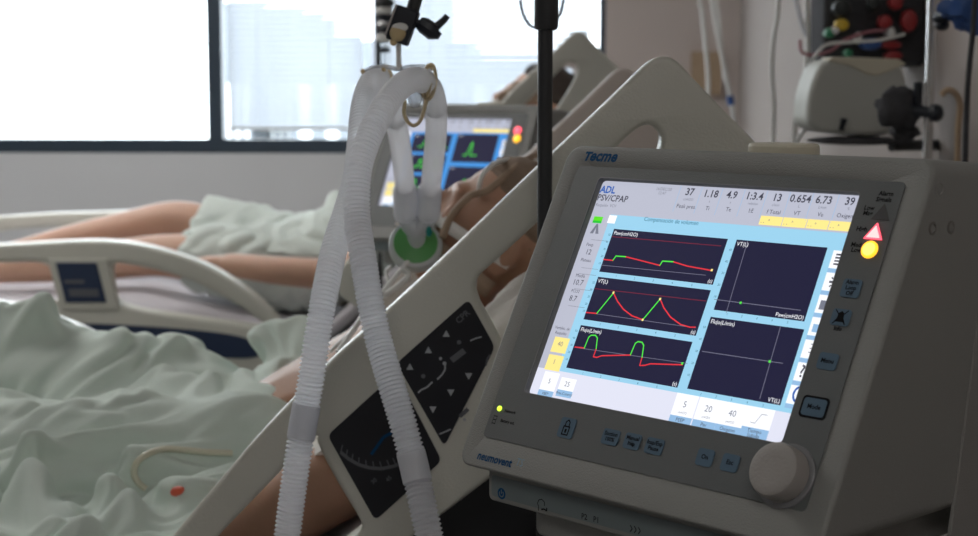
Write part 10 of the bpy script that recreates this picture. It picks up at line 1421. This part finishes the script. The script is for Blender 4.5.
tag(root, 'white-grey monitor box with rounded top beneath the coloured gas valves', 'box')
q = MB(); c = at(862, 141, 2.76); q.blob((c.x, c.y+.03, c.z), (.090, .07, .008), 'dark_grey', 28); a = Vector((c.x+.06, c.y+.05, c.z-.01)); q.tube([a, (XR-.001, c.y+.10, c.z-.01)], .010, 'dark_metal', 12); one('shelf_bracket', q, 'dark oval shelf on an arm below the monitor box', 'shelf')
# clamp with dark knob on the chrome stand
root = empty('pole_clamp', at(926, 112, 2.55)); r0 = root.location.copy()
q = MB(); q.blob(at(899, 108, 2.58), (.036, .028, .034), 'dark_grey', 26, .28, 4); rb(q, 'knob')
q = MB(); q.tube([at(905, 110, 2.57), at(934, 113, 2.54)], .009, 'black_plastic', 14); q.tube([at(918, 82, 2.56), at(918, 105, 2.56)], .007, 'black_plastic', 12); rb(q, 'clamp_arm')
q = MB(); q.blob(at(936, 113, 2.535), (.012, .014, .014), 'black_plastic', 16); rb(q, 'screw_knob')
q = MB(); q.blob(at(905, 132, 2.60), (.022, .02, .016), 'dark_grey', 18, .5, 8); rb(q, 'lower_grip')
tag(root, 'dark knobbed clamp gripping the chrome stand beside the monitor box', 'clamp')
# hanging tubes
line('oxygen_hose', [(697, -410, 4.7), (699, -40, 4.7), (702, 10, 4.7), (705, 40, 4.7), (708, 75, 4.7), (708, 110, 4.7)], .0062, 'tube_white', 'white hose hanging straight beside the headrest peak, nearest the bed', 'hose', 'white hoses hanging by the wall corner')
line('oxygen_hose', [(708, -425, 4.5), (711, -40, 4.5), (713, 5, 4.5), (719, 40, 4.5), (726, 75, 4.5), (732, 105, 4.5), (736, 130, 4.5)], .0068, 'tube_white', 'white hose with blue cap hanging in the wall corner', 'hose', 'white hoses hanging by the wall corner')
q = MB(); q.tube([at(729.5, 96, 4.46), at(731.5, 105, 4.46)], .010, 'k_blue', 14); cap_ = q.build('hose_cap'); hs_ = bpy.data.objects['oxygen_hose.001']; cap_.parent = hs_; cap_.location = -hs_.location; cap_['label'] = 'small blue cap'
line('oxygen_hose', [(712, -420, 4.55), (716, -40, 4.55), (719, 15, 4.55), (722, 45, 4.55), (724, 80, 4.55)], .0040, 'tube_white', 'thin white hose between the two thicker ones in the wall corner', 'hose', 'white hoses hanging by the wall corner')
line('oxygen_hose', [(783, -690, 3.0), (782, -300, 3.0), (781, -80, 3.0), (778, 10, 3.0), (774, 35, 3.0), (772, 70, 3.0), (774, 110, 3.0), (772, 160, 3.0)], .0046, 'tube_white', 'single white hose hanging free between the corner and the monitor box', 'hose')
q = MB(); q.tube(spline([at(*v) for v in ((788, -30, 3.0), (797, 5, 3.0), (803, 28, 3.0), (807, 36, 3.0))]), .0044, 'clear_plastic', 12); q.tube(spline([at(*v) for v in ((806, -690, 3.0), (806, -300, 3.0), (806, -80, 3.0), (807, 10, 3.0), (808, 30, 3.0), (807, 60, 3.0), (802, 90, 3.0), (796, 115, 3.0), (794, 150, 3.0))]), .0050, 'tube_white', 12); one('branched_hose', q, 'forked clear and white hose hanging next to the monitor box', 'hose')
line('thin_tube', [(797, 160, 2.85), (797, 143, 2.85), (804, 130, 2.84), (811, 121, 2.84)], .0040, 'tube_white', 'short white tube ending in a green tip beside the monitor box', 'tube')
q = MB(); q.blob(at(811, 120, 2.82), (.007, .007, .009), 'k_green', 12); one('green_tip', q, 'green tip of the short tube beside the monitor box', 'connector')
line('pink_tube', [(800, 40, 2.93), (802, 52, 2.93), (815, 55, 2.93), (832, 50, 2.93), (845, 40, 2.93), (868, 32, 2.93), (885, 30, 2.93)], .0030, 'k_pink', 'pinkish tube looped in front of the gas valves', 'tube')
line('thin_tube', [(812, 60, 2.9), (826, 45, 2.9), (852, 42, 2.9), (880, 40, 2.9), (905, 34, 2.9)], .0028, 'tube_white', 'thin clear tube crossing below the coloured valves', 'tube')
q = MB(); q.box((.49, YB-.03, 1.40), (.60, YB-.001, 1.56), 'k_tan'); one('wall_socket', q, 'tan socket plate on the wall behind the hanging hoses', 'socket')
q = MB(); q.blob(at(968, 8, 2.4), (.036, .02, .028), 'k_blue', 26, .5, 11); q.blob(at(975, 22, 2.4), (.02, .02, .018), 'k_blue', 20, .5, 12); one('blue_bag', q, 'bright blue bag hanging at the edge of the wall', 'bag')
q = MB(); q.tube([at(938, 18, 2.5), at(960, 6, 2.45)], .010, 'black_plastic', 12); q.blob(at(942, 25, 2.5), (.012, .012, .009), 'black_plastic', 14); q.blob(at(948, 15, 2.48), (.013, .012, .010), 'black_plastic', 14); one('cable_grip', q, 'black grip joining the blue bag to the chrome stand', 'grip')
line('cable', [(941, 95, 2.5), (948, 90, 2.5), (956, 94, 2.5), (960, 106, 2.5), (958, 130, 2.5), (957, 165, 2.5)], .0050, 'k_tan', 'brownish looped cable behind the chrome stand', 'cable')
line('cable', [(976, -20, 2.35), (973, 30, 2.35), (970, 60, 2.35), (967, 100, 2.35), (965, 170, 2.35)], .0042, 'dark_grey', 'dark cable hanging at the edge of the wall below the blue bag', 'cable')
line('curtain_cord', [(519, -60, 1.9), (520, -10, 1.9), (522, 10, 1.9), (529, 24, 1.9), (540, 29, 1.9), (550, 26, 1.9), (562, 8, 1.9), (566, -40, 1.9)], .0016, 'frame_dark', 'thin grey cord looping behind the dark stand against the blind', 'cord')
# ------------------------------------------------------------------ light
w = bpy.data.worlds.new('world'); SC.world = w; w.use_nodes = True
bg = w.node_tree.nodes['Background']; bg.inputs[0].default_value = (.92, .955, 1, 1); bg.inputs[1].default_value = 6.0
def portal(x0, x1):
    l = bpy.data.lights.new('window_daylight', 'AREA'); l.shape = 'RECTANGLE'; l.size = x1-x0; l.size_y = WT-Z0-.1; l.cycles.is_portal = True
    o = bpy.data.objects.new('window_daylight', l); C.objects.link(o); o.location = ((x0+x1)/2, YB+.12, (Z0+WT)/2); o.rotation_euler = (R(-90), 0, 0)
for a, b in ((WX0, WXm), (WXm, WXa), (WXa, WXb), (WXb, WX1)): portal(a, b)
SC.view_settings.view_transform = 'Standard'; SC.view_settings.look = 'None'; SC.view_settings.gamma = 1; SC.view_settings.exposure = .18
SC.cycles.max_bounces = 10; SC.cycles.diffuse_bounces = 6; SC.cycles.transparent_max_bounces = 16; SC.cycles.transmission_bounces = 8
SC.cycles.use_denoising = True; SC.cycles.sample_clamp_indirect = 6
